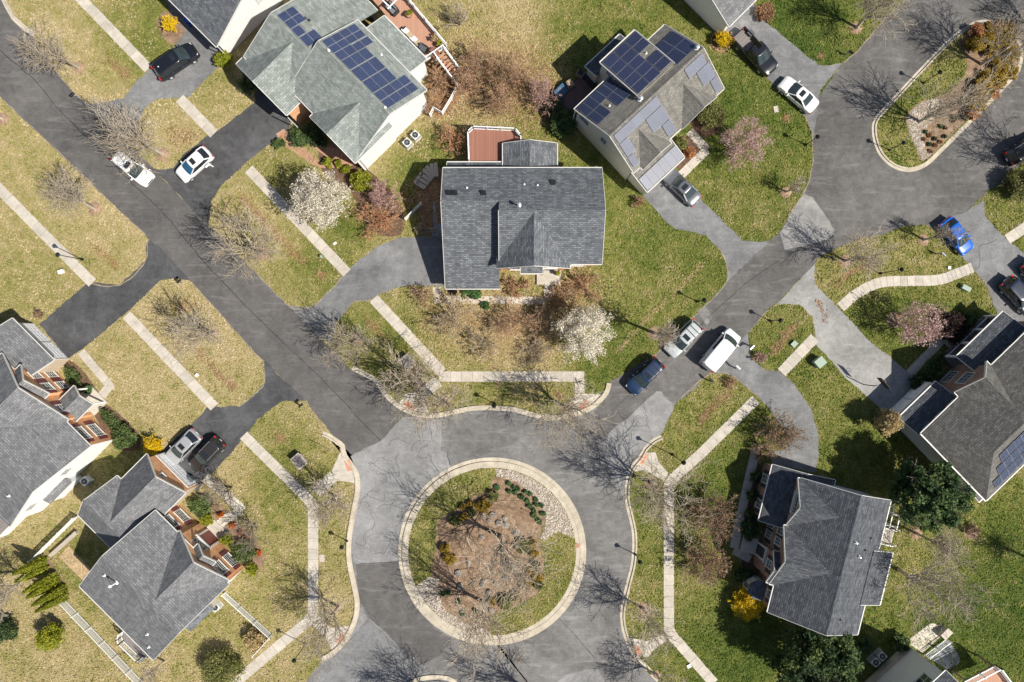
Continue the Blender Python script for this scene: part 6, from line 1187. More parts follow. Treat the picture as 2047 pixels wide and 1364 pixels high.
    out['wiper'] = [MB().bar((f0 * L + .06, y0, belt + .04), (f0 * L - .12, y0 + .5, belt + .12), .025, .02).mesh('wiper', M['dark_plastic']) for y0 in (-.55, -.05)]
    if sunroof:
        x0 = (f1 - (.045 if kind != 'sedan' else .05)) * L; out['sunroof'] = [MB().box(x0 - .52, x0 - .02, -wt * .55, wt * .55, H - .03, H + .009).mesh('sunroof', M['dark_glass'])]
    if rail:
        out['roof_rail'] = [MB().tube([(r1 * L + .2, s * wt * .93, H - .03), (r1 * L + .35, s * wt * .93, H + .05), (f1 * L - .35, s * wt * .93, H + .05), (f1 * L - .2, s * wt * .93, H - .03)], .022, 6).mesh('roof_rail', M[rail]) for s in (1, -1)]
        if rail == 'black_metal': out['crossbar'] = [MB().bar((x * L, -wt * .95, H + .06), (x * L, wt * .95, H + .06), .06, .03).mesh('crossbar', M['black_metal']) for x in (r1 + .10, r1 + .22)]
    if kind == 'pickup':
        x0, x1 = -L * .497, -L * .115; out['bed_floor'] = [MB().box(x0, x1, -w * .84, w * .84, .60, .70).mesh('bed_floor', M['deck_grey'])]; out['bed_wall'] = [MB().box(x0, x1, min(s * w * .84, s * w * .985), max(s * w * .84, s * w * .985), .5, 1.06).mesh('bed_wall', pm) for s in (1, -1)]; out['tailgate'] = [MB().box(x0 - .04, x0 + .05, -w * .838, w * .838, .5, 1.05).mesh('tailgate', pm)]
    if kind == 'minivan': out['antenna'] = [MB().lathe([(.07, H - .01), (.05, H + .05), (.01, H + .07)], 8, 0, r1 * L + .4, 0).mesh('antenna', M['white_vinyl'])]
    return out, K
def wheel_mesh():
    r = MB(); r.tube([(0, -.10, 0), (0, .115, 0)], [.20, .20], 14); 
    for k in range(5): a = k * 1.2566; r.bar((math.cos(a) * .04, .12, math.sin(a) * .04), (math.cos(a) * .20, .12, math.sin(a) * .20), .05, .02)
    t = MB().tube([(0, -.11, 0), (0, -.09, 0), (0, .09, 0), (0, .11, 0)], [.30, .335, .335, .30], 20); a = MB().tube([(0, -.05, 0), (0, .085, 0)], [.395, .395], 20)
    return r.mesh('wheel', M['silver'], 40), t.mesh('tyre', M['tyre'], 40), a.mesh('wheel_arch', M['dark_plastic'], 40)
WM = wheel_mesh()
def vehicle(x, y, ang, kind, paint, name, label, cat='car', glass='car_glass', rail=None, sunroof=False, z=0.02, scale=1.0):
    parts, K = car_meshes(kind, paint, glass, rail, sunroof); p = G(x, y, .75); o = empty(name, (p.x, p.y, z), R(ang), label, cat, 'cars parked along the streets and driveways'); o.scale = (scale,) * 3
    for nm, ms in parts.items():
        for me in ms: link(nm, me, o)
    for sx in (-.30 if kind != 'van' else -.31, .31 if kind != 'sedan' else .30):
        for s in (1, -1):
            wv = link('wheel', WM[0], o); wv.location = (sx * K['L'], s * (K['W'] / 2 - .10), .335); wv.rotation_euler = (0, 0, 0 if s > 0 else math.pi); link('tyre', WM[1], wv); link('wheel_arch', WM[2], wv).location = (0, -.005, .02)
    return o
VEH = [(352,123,34.5,'minivan','black','parked_minivan','black minivan on the driveway of the top left white house','minivan',None,True),
 (266,336,-39,'suv','white','parked_suv','white car with sunroof parked on the street under the large bare tree','car','silver',True),
 (388,329,222,'hatch','white','parked_car','white hatchback with blue windscreen on the driveway of the green roofed house','car',None,True),
 (1366,677,225,'suv','pearl','parked_suv','pale silver car with black roof bars parked on the right hand street','car','black_metal',True),
 (1289,752,225,'suv','navy','parked_suv','dark blue car with roof bars pulling up behind the silver car','car','black_metal',True),
 (1440,700,50,'van','white','parked_van','white panel van at the mouth of the curving driveway','van',None,False),
 (1510,105,-47,'pickup','black','pickup_truck','black pickup truck on the driveway at the top','truck',None,False),
 (1596,189,139,'sedan','white','parked_sedan','white sedan with sunroof at the mouth of the pickup driveway','car',None,True),
 (1363,374,135.5,'sedan','grey','parked_sedan','grey sedan on the driveway of the solar panelled cream house','car',None,True),
 (1913,472,-52,'hatch','blue','parked_car','bright blue hatchback under a bare tree on the right','car',None,False),
 (2037,592,-48,'suv','darkblue','parked_suv','dark blue car in the shade at the right edge below the blue hatchback','car',None,False),
 (2078,556,-48,'suv','black','parked_suv','dark car at the right edge showing only its tail light','car',None,False),
 (2049,297,32,'suv','black','parked_suv','dark car on the turning loop cut by the right edge','car','silver',True),
 (366,894,225,'hatch','silver','parked_car','silver hatchback with red tail lights in front of the brick garage','car',None,True),
 (414,909,226.5,'suv','brown','parked_suv','dark brown car with ribbed roof beside the silver hatchback','car','silver',True)]
for v in VEH:
    vehicle(*v[:8], glass='car_glass_blue' if 'blue windscreen' in v[6] else 'car_glass', rail=v[8], sunroof=v[9], scale=.93 if 'brown car' in v[6] else 1.0)

# ================================================================== STREET FURNITURE, FENCES, DECKS
def lamp_post(x, y, hh, where):
    o = empty('lamp_post', G(x, y, 0), 0, 'black lantern lamp post ' + where, 'lamp post', 'lantern lamp posts')
    MB().lathe([(.16, 0), (.16, .12), (.09, .35), (.06, .5)], 12).build('base', M['black_metal'], o, smooth=40); MB().cyl(0, 0, .5, hh - .55, .05, .04, 10).build('pole', M['black_metal'], o, smooth=40)
    MB().lathe([(.10, hh - .55), (.19, hh - .15)], 6).build('lantern', M['lantern_glass'], o)
    MB().lathe([(.26, hh - .15), (.22, hh - .08), (.07, hh + .06), (.025, hh + .16)], 8).build('cap', M['black_metal'], o, smooth=40); MB().lathe([(.06, hh - .62), (.12, hh - .55)], 8).build('collar', M['black_metal'], o)
for a in [(165,519,4.3,'on the sidewalk edge of the left lawn'),(611,1287,4.2,'beside the sidewalk at bottom left of the roundabout'),(694,1081,2.6,'on the verge west of the roundabout'),(1394,603,2.9,'on the lawn edge right of the central house'),(1540,642,3.0,'by the corner grass above the white van'),(1344,909,5.2,'by the crossing east of the roundabout'),(1776,301,3.1,'on the lawn tip of the long island'),(1844,167,3.3,'behind the kerb in the middle of the long island'),(1610,290,3.2,'on the curved lawn of the cream house'),(1760,547,4.3,'above the curving right hand sidewalk'),(1270,1108,2.9,'on the kerb east of the roundabout'),(989,807,2.9,'on the grass strip north of the roundabout')]: lamp_post(*a)
def mailbox(x, y, ang, mat, where, post='old_wood'):
    o = empty('mailbox', G(x, y, 0), R(ang), where, 'mailbox', 'mailboxes at the driveways'); MB().box(-.06, .06, -.06, .06, 0, 1.05).build('post', M[post], o); MB().bar((0, 0, .95), (.32, 0, .95), .08, .08).bar((.02, 0, .6), (.28, 0, .92), .05, .05).build('arm', M[post], o)
    b = MB(); n = 8; P = [(-.10, 0)] + [(-.10 * math.cos(math.pi * k / n), .12 + .10 * math.sin(math.pi * k / n)) for k in range(n + 1)] + [(.10, 0)]
    q0 = [(-.05, y_, 1.0 + z_) for y_, z_ in P]; q1 = [(.5, y_, 1.0 + z_) for y_, z_ in P]; b.face(q0); b.face(q1[::-1])
    for k in range(len(P)): b.face([q0[k], q1[k], q1[(k+1) % len(P)], q0[(k+1) % len(P)]])
    b.build('box', M[mat], o, smooth=50); MB().box(.1, .13, .10, .115, 1.1, 1.3).build('flag', M['red_lens'], o)
for a in [(426,333,-135,'white_vinyl','white mailbox beside the white hatchback','white_vinyl'),(160,194,-135,'black_metal','black mailbox at the street under the large bare tree'),(364,567,45,'black_metal','black mailbox between the left driveway and the street'),(604,812,45,'black_metal','black mailbox at the driveway mouth west of the roundabout'),(1419,762,135,'dark_plastic','dark mailbox at the grass corner below the white van'),(1499,692,-135,'silver','blue grey mailbox in front of the white van','grey_metal'),(1472,737,135,'white_vinyl','white mailbox behind the white van','white_vinyl'),(1556,184,-40,'white_vinyl','white mailbox at the front wheel of the white sedan','white_vinyl'),(1689,110,-40,'black_metal','black mailbox on the lawn corner by the turning loop'),(1994,373,140,'black_metal','black mailbox at the right edge above the blue hatchback'),(1652,516,-45,'black_metal','black mailbox on the verge where the right road begins'),(1871,508,-45,'silver','grey mailbox on the lawn below the blue hatchback')]: mailbox(*a)
def sign(x, y, ang, hh, label, kind):
    o = empty('street_sign', G(x, y, 0), R(ang), label, 'sign', 'street signs'); MB().bar((0, 0, 0), (0, 0, hh), .06, .06).build('post', M['galvanised'], o)
    if kind == 'stop':
        P = [(math.cos(R(22.5 + 45 * k)) * .40, math.sin(R(22.5 + 45 * k)) * .40) for k in range(8)]; b = MB(); b.face([(x_, .05, hh - .4 + z_) for x_, z_ in P]); b.face([(x_, .035, hh - .4 + z_) for x_, z_ in P][::-1])
        for k in range(8): b.face([(P[k][0], .05, hh - .4 + P[k][1]), (P[k][0], .035, hh - .4 + P[k][1]), (P[(k+1) % 8][0], .035, hh - .4 + P[(k+1) % 8][1]), (P[(k+1) % 8][0], .05, hh - .4 + P[(k+1) % 8][1])])
        b.build('plate', M['galvanised'], o)
    else:
        d = .42; b = MB()
        for z in (hh - d, hh - 1.15): b.prism([(-d, .035), (d, .035), (d, .05), (-d, .05)], z - .02, z + .02); b.slab([(0, .035, z - d), (0, .05, z - d), (0, .05, z + d), (0, .035, z + d)], 0)
        m = MB()
        for z, s in ((hh - .45, .45), (hh - 1.15, .33)): 
            q = [(0, z - s), (s, z), (0, z + s), (-s, z)]; m.face([(x_, .055, z_) for x_, z_ in q]); m.face([(x_, .04, z_) for x_, z_ in q][::-1])
            for k in range(4): a_, b_ = q[k], q[(k+1) % 4]; m.face([(a_[0], .055, a_[1]), (a_[0], .04, a_[1]), (b_[0], .04, b_[1]), (b_[0], .055, b_[1])])
        m.build('plate', M['sign_yellow'], o)
sign(660, 899, -25, 3.0, 'yellow warning sign on a post at the ramp west of the roundabout', 'diamond'); sign(1290, 1324, 150, 2.8, 'yellow warning sign on a post at the lower right ramp', 'diamond')
o = empty('street_sign', G(1193, 782, 0), R(20), 'street name sign with crossed blades at the ramp north east of the roundabout', 'sign', 'street signs'); MB().bar((0, 0, 0), (0, 0, 3.0), .06, .06).build('post', M['galvanised'], o); MB().box(-.45, .45, -.012, .012, 2.72, 2.92).build('blade', M['sign_green'], o); MB().box(-.012, .012, -.45, .45, 2.94, 3.14).build('blade', M['sign_green'], o)
o = empty('garden_light', G(1060, 1025, .12), 0, 'short black light in the mulch of the roundabout island', 'lamp'); MB().cyl(0, 0, 0, 1.3, .025, .025, 8).build('pole', M['black_metal'], o); MB().lathe([(.03, 1.2), (.11, 1.3), (.03, 1.42)], 8).build('lamp_head', M['black_metal'], o)
def hoop(x, y, ang, label):
    o = empty('basketball_hoop', G(x, y, 0), R(ang), label, 'basketball hoop'); MB().tube([(0, 0, 0), (0, 0, 2.5), (.5, 0, 3.1)], .055, 10).build('pole', M['black_metal'], o, smooth=40); MB().box(.52, .56, -.75, .75, 2.9, 3.85).box(.56, .565, -.3, .3, 3.05, 3.5).build('backboard', M['dark_plastic'], o)
    MB().tube([(.80 + .23 * math.cos(k * .5236), .23 * math.sin(k * .5236), 3.05) for k in range(13)], .015, 6).bar((.56, 0, 3.05), (.60, 0, 3.05), .1, .04).build('rim', M['rim_orange'], o)
    n = MB(); 
    for k in range(10): a = k * .628; n.bar((.80 + .22 * math.cos(a), .22 * math.sin(a), 3.04), (.80 + .13 * math.cos(a + .4), .13 * math.sin(a + .4), 2.65), .012, .012)
    n.build('net', M['white_vinyl'], o)
hoop(1483, 118, 45, 'basketball hoop with orange rim over the black pickup truck'); hoop(1726, 769, 40, 'basketball hoop at the shade line of the right hand driveway')
def block(x, y, sx, sy, hh, ang, mat, name, label, cat, lid=None):
    o = empty(name, G(x, y, 0), R(ang), label, cat); MB().box(-sx/2, sx/2, -sy/2, sy/2, 0, hh * .85).build('body', M[mat], o); MB().box(-sx/2 - .03, sx/2 + .03, -sy/2 - .03, sy/2 + .03, hh * .851, hh).build('lid', M[lid or mat], o); return o
block(1633, 724, 1.0, .9, .95, 40, 'utility_green', 'utility_cabinet', 'grey green utility cabinet on the lawn beside the basketball hoop', 'utility box'); block(1927, 577, .9, .45, .5, -28, 'utility_green', 'utility_box', 'pale green utility box on the lawn of the right edge house', 'utility box'); block(1586, 688, .6, .5, .3, 45, 'utility_green', 'utility_box', 'low pale green utility box beside the short sidewalk', 'utility box'); block(644, 1116, .55, .75, .06, 5, 'stone_cap', 'meter_cover', 'flat concrete meter cover beside the west sidewalk', 'meter cover')
block(125, 544, .5, .35, .4, 20, 'white_vinyl', 'utility_box', 'small white utility box on the left lawn', 'utility box'); block(395, 750, .3, .25, .25, 45, 'white_vinyl', 'utility_box', 'tiny white box by the sidewalk between the left driveways', 'utility box'); block(644, 514, .2, .2, .5, 0, 'utility_green', 'utility_marker', 'small green marker post by the sidewalk above the curved driveway', 'marker'); block(1377, 1331, .4, .3, .15, 30, 'white_vinyl', 'utility_box', 'small white box beside the lower right sidewalk', 'utility box'); block(1896, 536, .25, .25, .2, 0, 'white_vinyl', 'utility_box', 'tiny white box above the curving sidewalk', 'utility box'); block(1551, 219, .45, .65, .08, 10, 'stone_cap', 'meter_cover', 'flat pale cover on the lawn left of the white sedan', 'meter cover'); block(670, 487, .3, .2, .12, 40, 'white_vinyl', 'utility_box', 'small white box on the green lawn by the magnolia sidewalk', 'utility box'); block(1090, 312, .1, .1, .3, 0, 'utility_green', 'utility_marker', 'small green marker behind the central house', 'marker')
for x, y, mt, lab, r, z in ((1413, 642, 'grey_metal', 'round iron manhole cover in the right hand street', .36, .022), (1154, 1091, 'terracotta', 'round rusty drain cover on the roundabout kerb', .27, .135)):
    o = empty('manhole_cover', G(x, y, z), 0, lab, 'manhole'); MB().lathe([(r, 0), (r, .015)], 24).build('cover', M['asphalt_drive_pale' if mt == 'grey_metal' else mt], o)
    f = MB(); 
    for k in range(24): a, b_ = k * .2618, (k + 1) * .2618; f.face([(math.cos(q) * s, math.sin(q) * s, .019) for q, s in ((a, r * .75), (a, r), (b_, r), (b_, r * .75))])
    f.build('rim', M['asphalt_drive_grey' if mt == 'grey_metal' else mt], o)
def ac(x, y, ang, label):
    o = empty('air_conditioner', G(x, y, .4), R(ang), label, 'air conditioner', 'air conditioners beside the houses'); o.location.z = 0; MB().box(-.48, .48, -.48, .48, 0, .06).build('pad', M['concrete'], o); MB().box(-.4, .4, -.4, .4, .061, .82).build('cabinet', M['siding_grey'], o)
    MB().lathe([(.33, .821), (.33, .85)], 20).build('grille', M['black_metal'], o); f = MB(); f.lathe([(.09, .851), (.07, .88)], 10)
    for k in range(6): a = k * 1.047; f.bar((0, 0, .862), (.32 * math.cos(a), .32 * math.sin(a), .862), .035, .012)
    f.build('fan_guard', M['grey_metal'], o); g = MB()
    for s in (-1, 1):
        for k in range(6): g.box(-.36, .36, s * .405 - .004, s * .405 + .004, .14 + k * .11, .19 + k * .11)
    g.build('louvres', M['grey_metal'], o)
for a in [(815,287,45,'air conditioner nearest the front beside the white side wall'),(831,272,45,'air conditioner farther back beside the white side wall'),(173,961,45,'air conditioner between the two left brick houses'),(433,1212,45,'air conditioner behind the lower left picket fence'),(1747,1321,43,'left of two air conditioners by the bottom right house'),(1760,1309,43,'right of two air conditioners by the bottom right house')]: ac(*a)
def bin_(x, y, ang, mat, label):
    o = empty('wheelie_bin', G(x, y, .5), R(ang), label, 'bin'); o.location.z = 0; MB().prism([(-.26, -.28), (.26, -.28), (.26, .28), (-.26, .28)], .08, .98).build('body', M[mat], o); MB().box(-.29, .29, -.33, .31, .981, 1.05).build('lid', M[mat], o); MB().bar((-.22, -.36, .95), (.22, -.36, .95), .03, .03).build('handle', M['black_metal'], o)
    for s in (-1, 1): MB().tube([(s * .24, -.27, .1), (s * .30, -.27, .1)], .1, 10).build('wheel', M['tyre'], o)
bin_(378, 43, -45, 'bin_blue', 'bright blue bin in the shade by the top left garage'); bin_(373, 968, 45, 'bin_blue', 'blue bin at the brick garage beside the brown car'); bin_(383, 958, 45, 'bin_grey', 'dark grey bin next to the blue bin at the brick garage'); bin_(1498, 70, 45, 'bin_grey', 'dark bin by the garage behind the pickup truck')
def pier(x, y, ang, label):
    o = empty('entrance_pier', G(x, y, 0), R(ang), label, 'sign pier', 'entrance piers'); MB().box(-.7, .7, -.5, .5, 0, .8).build('brick_base', M['brick_red'], o); MB().box(-.78, .78, -.58, .58, .801, .9).build('cap', M['stone_cap'], o); MB().box(-.55, .55, .5, .53, .25, .68).build('plaque', M['trim'], o)
    b = MB(); 
    for k in range(7): b.box(-.66 + k * .19, -.50 + k * .19, -.52, .52, .901, .935)
    b.build('cap_slats', M['deck_grey'], o)
pier(602, 920, -50, 'low brick entrance pier with slatted cap west of the street mouth'); pier(817, 724, -50, 'low brick entrance pier with slatted cap east of the street mouth in tree shade')

# ---- fences
def fence(pts, hh, label, name='picket_fence', post=2.0, z=0.0, sp=.15, w=.108, cat='fence', top=True):
    P = [np.array(g2(*p)) for p in pts] if z == 0 else [np.array(G(p[0], p[1], z)[:2]) for p in pts]
    o = empty(name, (P[0][0], P[0][1], z), 0, label, cat); c = P[0]; pk = MB()
    for k in range(len(P) - 1):
        a, b = P[k] - c, P[k+1] - c; L = np.linalg.norm(b - a); d = (b - a) / L; n = max(1, round(L / post))
        for q in range(n + (1 if k == len(P) - 2 else 0)):
            p = a + d * L * q / n; po = MB().box(-.06, .06, -.06, .06, 0, hh + .08).build('post', M['white_vinyl'], o); po.location = (p[0], p[1], 0); po.rotation_euler = (0, 0, math.atan2(d[1], d[0])); MB().lathe([(.09, hh + .081), (.08, hh + .11), (.01, hh + .17)], 4).build('post_cap', M['white_vinyl'], po)
        for zz in (.18, hh - .15 if not top else hh): MB().bar((*a, zz), (*b, zz), .05, .09).build('rail', M['white_vinyl'], o)
        m = int(L / sp)
        for q in range(m): p = a + d * L * (q + .5) / m; pk.bar((*p, .1), (*p, hh), w, .022) if False else pk.prism([tuple(p + d * sx * w / 2 + np.array([-d[1], d[0]]) * sy * .012) for sx, sy in ((-1, -1), (1, -1), (1, 1), (-1, 1))], .1, hh - .01)
    tag(pk.build('pickets', M['white_vinyl'], o, uv=False), kind='stuff'); return o
fence([(130, 1197), (210, 1281), (290, 1366), (335, 1412)], 1.15, 'long white picket fence behind the lower left brick house'); fence([(452, 1184), (545, 1268), (512, 1304)], 1.1, 'white picket fence right of the lower left brick house'); fence([(72, 1117), (158, 1032)], 1.2, 'white picket fence between the two left houses'); fence([(812, 440), (843, 409)], 1.0, 'short free standing white picket fence beside the central garage wing')
fence([(912, 182), (903, 200), (885, 230), (868, 220), (861, 234)], 1.0, 'zigzag white picket fence below the deck stairs')

# ---- decks
def deck(pts, z, mat, label, rails, name='deck', skirt=True, posts=()):
    o = empty(name, G(pts[0][0], pts[0][1], z) * 1.0, 0, label, 'deck'); o.location.z = 0; c = o.location
    poly = [(G(x, y, z).x - c.x, G(x, y, z).y - c.y) for x, y in pts]; MB().prism(poly, z - .12, z).build('floor', M[mat], o); MB().prism(poly, z - .3, z - .121).build('joists', M['timber'], o)
    for x, y in posts: q = G(x, y, z); MB().box(q.x - c.x - .08, q.x - c.x + .08, q.y - c.y - .08, q.y - c.y + .08, 0, z - .301).build('support', M['timber'], o)
    for r in rails:
        Q = [G(x, y, z) - Vector((c.x, c.y, 0)) for x, y in r]; pk = MB()
        for k in range(len(Q) - 1):
            a, b = Q[k], Q[k+1]; L = (b - a).length; n = max(1, round(L / 1.8)); d = (b - a) / L
            for q in range(n + 1): p = a + d * L * q / n; MB().box(p.x - .06, p.x + .06, p.y - .06, p.y + .06, z, z + 1.05).build('post', M['white_vinyl'], o)
            for zz in (.12, .95): MB().bar(a + Vector((0, 0, zz)), b + Vector((0, 0, zz)), .09, .05).build('rail', M['white_vinyl'], o)
            m = int(L / .13)
            for q in range(m): p = a + d * L * (q + .5) / m; pk.box(p.x - .018, p.x + .018, p.y - .018, p.y + .018, z + .12, z + .94)
        tag(pk.build('balusters', M['white_vinyl'], o, uv=False), kind='stuff')
    return o
deck([(938, 322), (936, 268), (946, 258), (1030, 262), (1041, 275), (1041, 289), (1004, 289), (1004, 322)], 2.3, 'deck_red', 'red brown deck with white rail behind the central house', [[(938, 322), (936, 268), (946, 258), (1030, 262), (1041, 275), (1041, 287)]], posts=[(940, 270), (1036, 272), (985, 262)])
d2 = deck([(760, -30), (806, -10), (893, 94), (852, 122), (775, 35), (735, -12)], 2.6, 'deck_salmon', 'salmon coloured raised deck with white rail behind the green roofed house', [[(806, -10), (893, 94)], [(884, 100), (853, 121)]], posts=[(893, 95), (850, 42), (812, 0), (866, 112)])
st = empty('deck_stairs', G(885, 100, 0), 0, 'deck stairs with white rails leading down from the salmon deck', 'stairs'); c = st.location
p0, p1 = G(887, 98, 2.6) - c, G(932, 160, 0.2) - c; wv = Vector((-(p1 - p0).y, (p1 - p0).x, 0)).normalized() * -.62
for k in range(10):
    t = (k + .5) / 10; p = p0 + (p1 - p0) * t + wv; dd = Vector(((p1 - p0).x, (p1 - p0).y, 0)).normalized()
    MB().slab([p - wv + dd * .02 - Vector((0, 0, .0)), p + wv + dd * .02, p + wv + dd * .29, p - wv + dd * .29][::-1], .05).build('tread', M['deck_salmon'], st)
for s in (0, 2):
    a, b = p0 + wv * s + Vector((0, 0, .95)), p1 + wv * s + Vector((0, 0, .95)); MB().bar(a, b, .09, .06).build('rail', M['white_vinyl'], st); MB().bar(a - Vector((0, 0, .8)), b - Vector((0, 0, .8)), .07, .06).build('stringer', M['white_vinyl'], st)
    for t in (0, .5, 1): q = p0 + (p1 - p0) * t + wv * s; MB().box(q.x - .06, q.x + .06, q.y - .06, q.y + .06, 0 if t else 1.6, q.z + 1.05).build('post', M['white_vinyl'], st)
    pk = MB()
    for k in range(26): q = p0 + (p1 - p0) * ((k + .5) / 26) + wv * s; pk.box(q.x - .018, q.x + .018, q.y - .018, q.y + .018, q.z + .15, q.z + .92)
    tag(pk.build('balusters', M['white_vinyl'], st, uv=False), kind='stuff')
pg = empty('pergola', G(790, 10, 2.6), R(-45), 'white pergola beams over the upper end of the salmon deck', 'pergola')
for k, (u0, u1, v_) in enumerate(((-3.2, 1.0, -1.1), (-3.2, 1.0, 1.2))): MB().bar((u0, v_, 2.3), (u1, v_, 2.3), .12, .18).build('beam', M['white_vinyl'], pg)
for u_ in (-2.2, -.6, .9): MB().bar((u_, -1.4, 2.5), (u_, 1.5, 2.5), .08, .14).build('rafter', M['white_vinyl'], pg)
for u_ in (-2.9, .9): MB().box(u_ - .07, u_ + .07, 1.13, 1.27, 0, 2.2).build('post', M['white_vinyl'], pg)
def planter(x, y, z, r, mat, label, leaf='leaf_green'):
    p = G(x, y, z + .4); o = empty('potted_plant', (p.x, p.y, z), 0, label, 'potted plant'); MB().lathe([(r * .7, 0), (r, .42), (r * .92, .42), (r * .85, .36)], 14).build('pot', M[mat], o, smooth=40); rng = np.random.default_rng(int(x)); C, t = cloud(rng, 420, r * 1.25, r * 1.25, .32, .62, 8, .35, .4); link('foliage', quads_mesh('foliage', C, .09, rng, leaf, .4, t), o)
planter(818, 29, 2.6, .34, 'terracotta', 'potted green plant at the upper rail of the salmon deck', 'leaf_lime'); planter(868, 77, 2.6, .32, 'terracotta', 'round terracotta pot by the salmon deck rail', 'leaf_tan'); planter(880, 89, 2.6, .30, 'terracotta', 'potted green plant at the corner of the salmon deck', 'leaf_lime'); planter(1081, 546, .26, .26, 'terracotta', 'potted lime shrub left of the central front door', 'leaf_lime'); planter(1115, 547, .26, .26, 'terracotta', 'potted lime shrub right of the central front door', 'leaf_lime')
def sofa(x, y, z, ang, n, mat, cush, label, cat='sofa'):
    p = G(x, y, z + .4); o = empty('outdoor_sofa' if n > 1 else 'deck_chair', (p.x, p.y, z), R(ang), label, cat); L = n * .62
    MB().box(-L/2, L/2, -.38, .38, .08, .34).build('frame', M[mat], o); MB().box(-L/2, L/2, .30, .42, .341, .85).build('backrest', M[mat], o)
    for s in (-1, 1): MB().box(s * (L/2 + .06) - .06, s * (L/2 + .06) + .06, -.38, .42, .08, .6).build('arm', M[mat], o)
    for k in range(n): MB().box(-L/2 + k * .62 + .02, -L/2 + (k + 1) * .62 - .02, -.36, .29, .341, .48).build('cushion', M[cush[k % len(cush)]], o); MB().box(-L/2 + k * .62 + .03, -L/2 + (k + 1) * .62 - .03, .16, .295, .481, .92).build('back_cushion', M[cush[k % len(cush)]], o)
sofa(823, 76, 2.6, 135, 4, 'dark_plastic', ('cushion_tan', 'cushion_white'), 'outdoor sofa with tan and white cushions on the salmon deck'); sofa(845, 97, 2.6, 60, 1, 'dark_plastic', ('bin_grey',), 'dark deck chair on the salmon deck', 'chair'); sofa(783, 17, 2.6, -45, 2, 'dark_plastic', ('grey_metal',), 'grey covered furniture under the white pergola'); sofa(868, 106, 2.6, 45, 1, 'deck_red', ('deck_red',), 'slatted wooden chair at the deck stair head', 'chair')
# shaded rear deck of the cream house
h4 = deck([(1118, 198), (1160, 150), (1166, 141), (1198, 165), (1180, 185), (1142, 240), (1122, 222)], .45, 'deck_brown', 'low dark deck in the shade behind the cream house', [], posts=[])
block(1122, 186, 1.5, 1.0, .8, 45, 'cover_blue', 'covered_grill', 'blue covered box on the low dark deck', 'covered grill'); block(1118, 208, .9, .6, .7, 45, 'dark_plastic', 'storage_box', 'dark storage box at the left corner of the low dark deck', 'storage box')
sofa(1140, 168, .45, 120, 1, 'timber', ('cushion_tan',), 'wooden chair at the upper side of the low dark deck', 'chair'); sofa(1160, 148, .45, 150, 1, 'timber', ('dark_plastic',), 'dark chair at the top corner of the low dark deck', 'chair'); sofa(1180, 160, .45, -50, 2, 'dark_plastic', ('dark_plastic',), 'dark seat against the house on the low dark deck', 'chair')
# small balcony, paver patio and low wall behind the lower left house
deck([(247, 1262), (243, 1272), (247, 1281), (282, 1315), (292, 1314), (300, 1306), (262, 1262)], 1.1, 'deck_grey', 'small rear deck with white rail at the lower left brick house', [[(247, 1262), (243, 1272), (247, 1281), (282, 1315), (292, 1314)]])
def clip(Q, poly):
    P = [np.array(p) for p in poly]; ar = sum(P[k][0] * P[(k+1) % len(P)][1] - P[(k+1) % len(P)][0] * P[k][1] for k in range(len(P)))
    if ar < 0: P = P[::-1]
    for k in range(len(P)):
        a, b = P[k], P[(k+1) % len(P)]; n = np.array([-(b - a)[1], (b - a)[0]]); out = []
        for j in range(len(Q)):
            p, q = Q[j], Q[(j+1) % len(Q)]; dp, dq = (p - a) @ n, (q - a) @ n
            if dp >= 0: out.append(p)
            if dp * dq < 0: out.append(p + (q - p) * dp / (dp - dq))
        Q = out
        if len(Q) < 3: return []
    return Q
def flags(name, pts, z, mat, cell, seed, kind='flagstone'):
    root = sheet(name, pts, z - .012, mat); rr = random.Random(seed); poly = [g2(*p) for p in pts]; A = np.array(poly[0]); B = np.array(poly[1]); u = (B - A) / np.linalg.norm(B - A); v = np.array([-u[1], u[0]])
    q = np.array(poly) - A; U = q @ u; V = q @ v; y = V.min()
    while y < V.max():
        hgt = cell * rr.choice((.6, 1, 1)); x = U.min() - rr.uniform(0, cell)
        while x < U.max():
            wd = cell * rr.choice((.7, 1, 1.5)); c_ = A + u * (x + wd / 2) + v * (y + hgt / 2)
            g = .012; Q = clip([A + u * a_ + v * b_ for a_, b_ in ((x + g, y + g), (x + wd - g, y + g), (x + wd - g, y + hgt - g), (x + g, y + hgt - g))], poly)
            if len(Q) > 2: MB().prism([tuple(p) for p in Q], z - .06, z + rr.uniform(-.004, .006), bottom=False).build(kind, M[mat], root)
            x += wd
        y += hgt
    return root
def z6(*p): return [(1690 + x / 5.734, 1200 + y / 5.734) for x, y in p]
flags('patio', z6((690, 470), (960, 270), (1010, 262), (1060, 285), (1140, 370), (880, 605)), .05, 'flagstone_pale', .5, 1); flags('patio', z6((930, 640), (1150, 455), (1200, 490), (1310, 650), (1300, 720), (1230, 755), (1160, 795)), .05, 'flagstone_blue_shade', .5, 2)  # second part is the same patio; its darker stones paint in the shade
flags('patio', [(118, 1113), (138, 1090), (184, 1140), (168, 1162)], .06, 'paver_tan', .55, 3); sheet('brick_walk', [(552, 268), (567, 258), (580, 268), (640, 325), (652, 318), (676, 322), (690, 312), (716, 318), (712, 330), (672, 336), (640, 336), (622, 328), (590, 305), (562, 288)], .028, 'brick_walk', t=.1); sheet('brick_walk', [(592, 268), (600, 260), (715, 318), (690, 316), (660, 320)], .032, 'brick_walk', t=.1)
fence(z6((905, 622), (1145, 440)), 1.0, 'white baluster rail between the two patio levels', 'patio_rail', 1.4, sp=.2, w=.05)
o = block(1884, 1262, 1.1, .7, .8, 45, 'stone_cap', 'stone_grill', 'stone grill block at the end of the pale patio', 'grill')
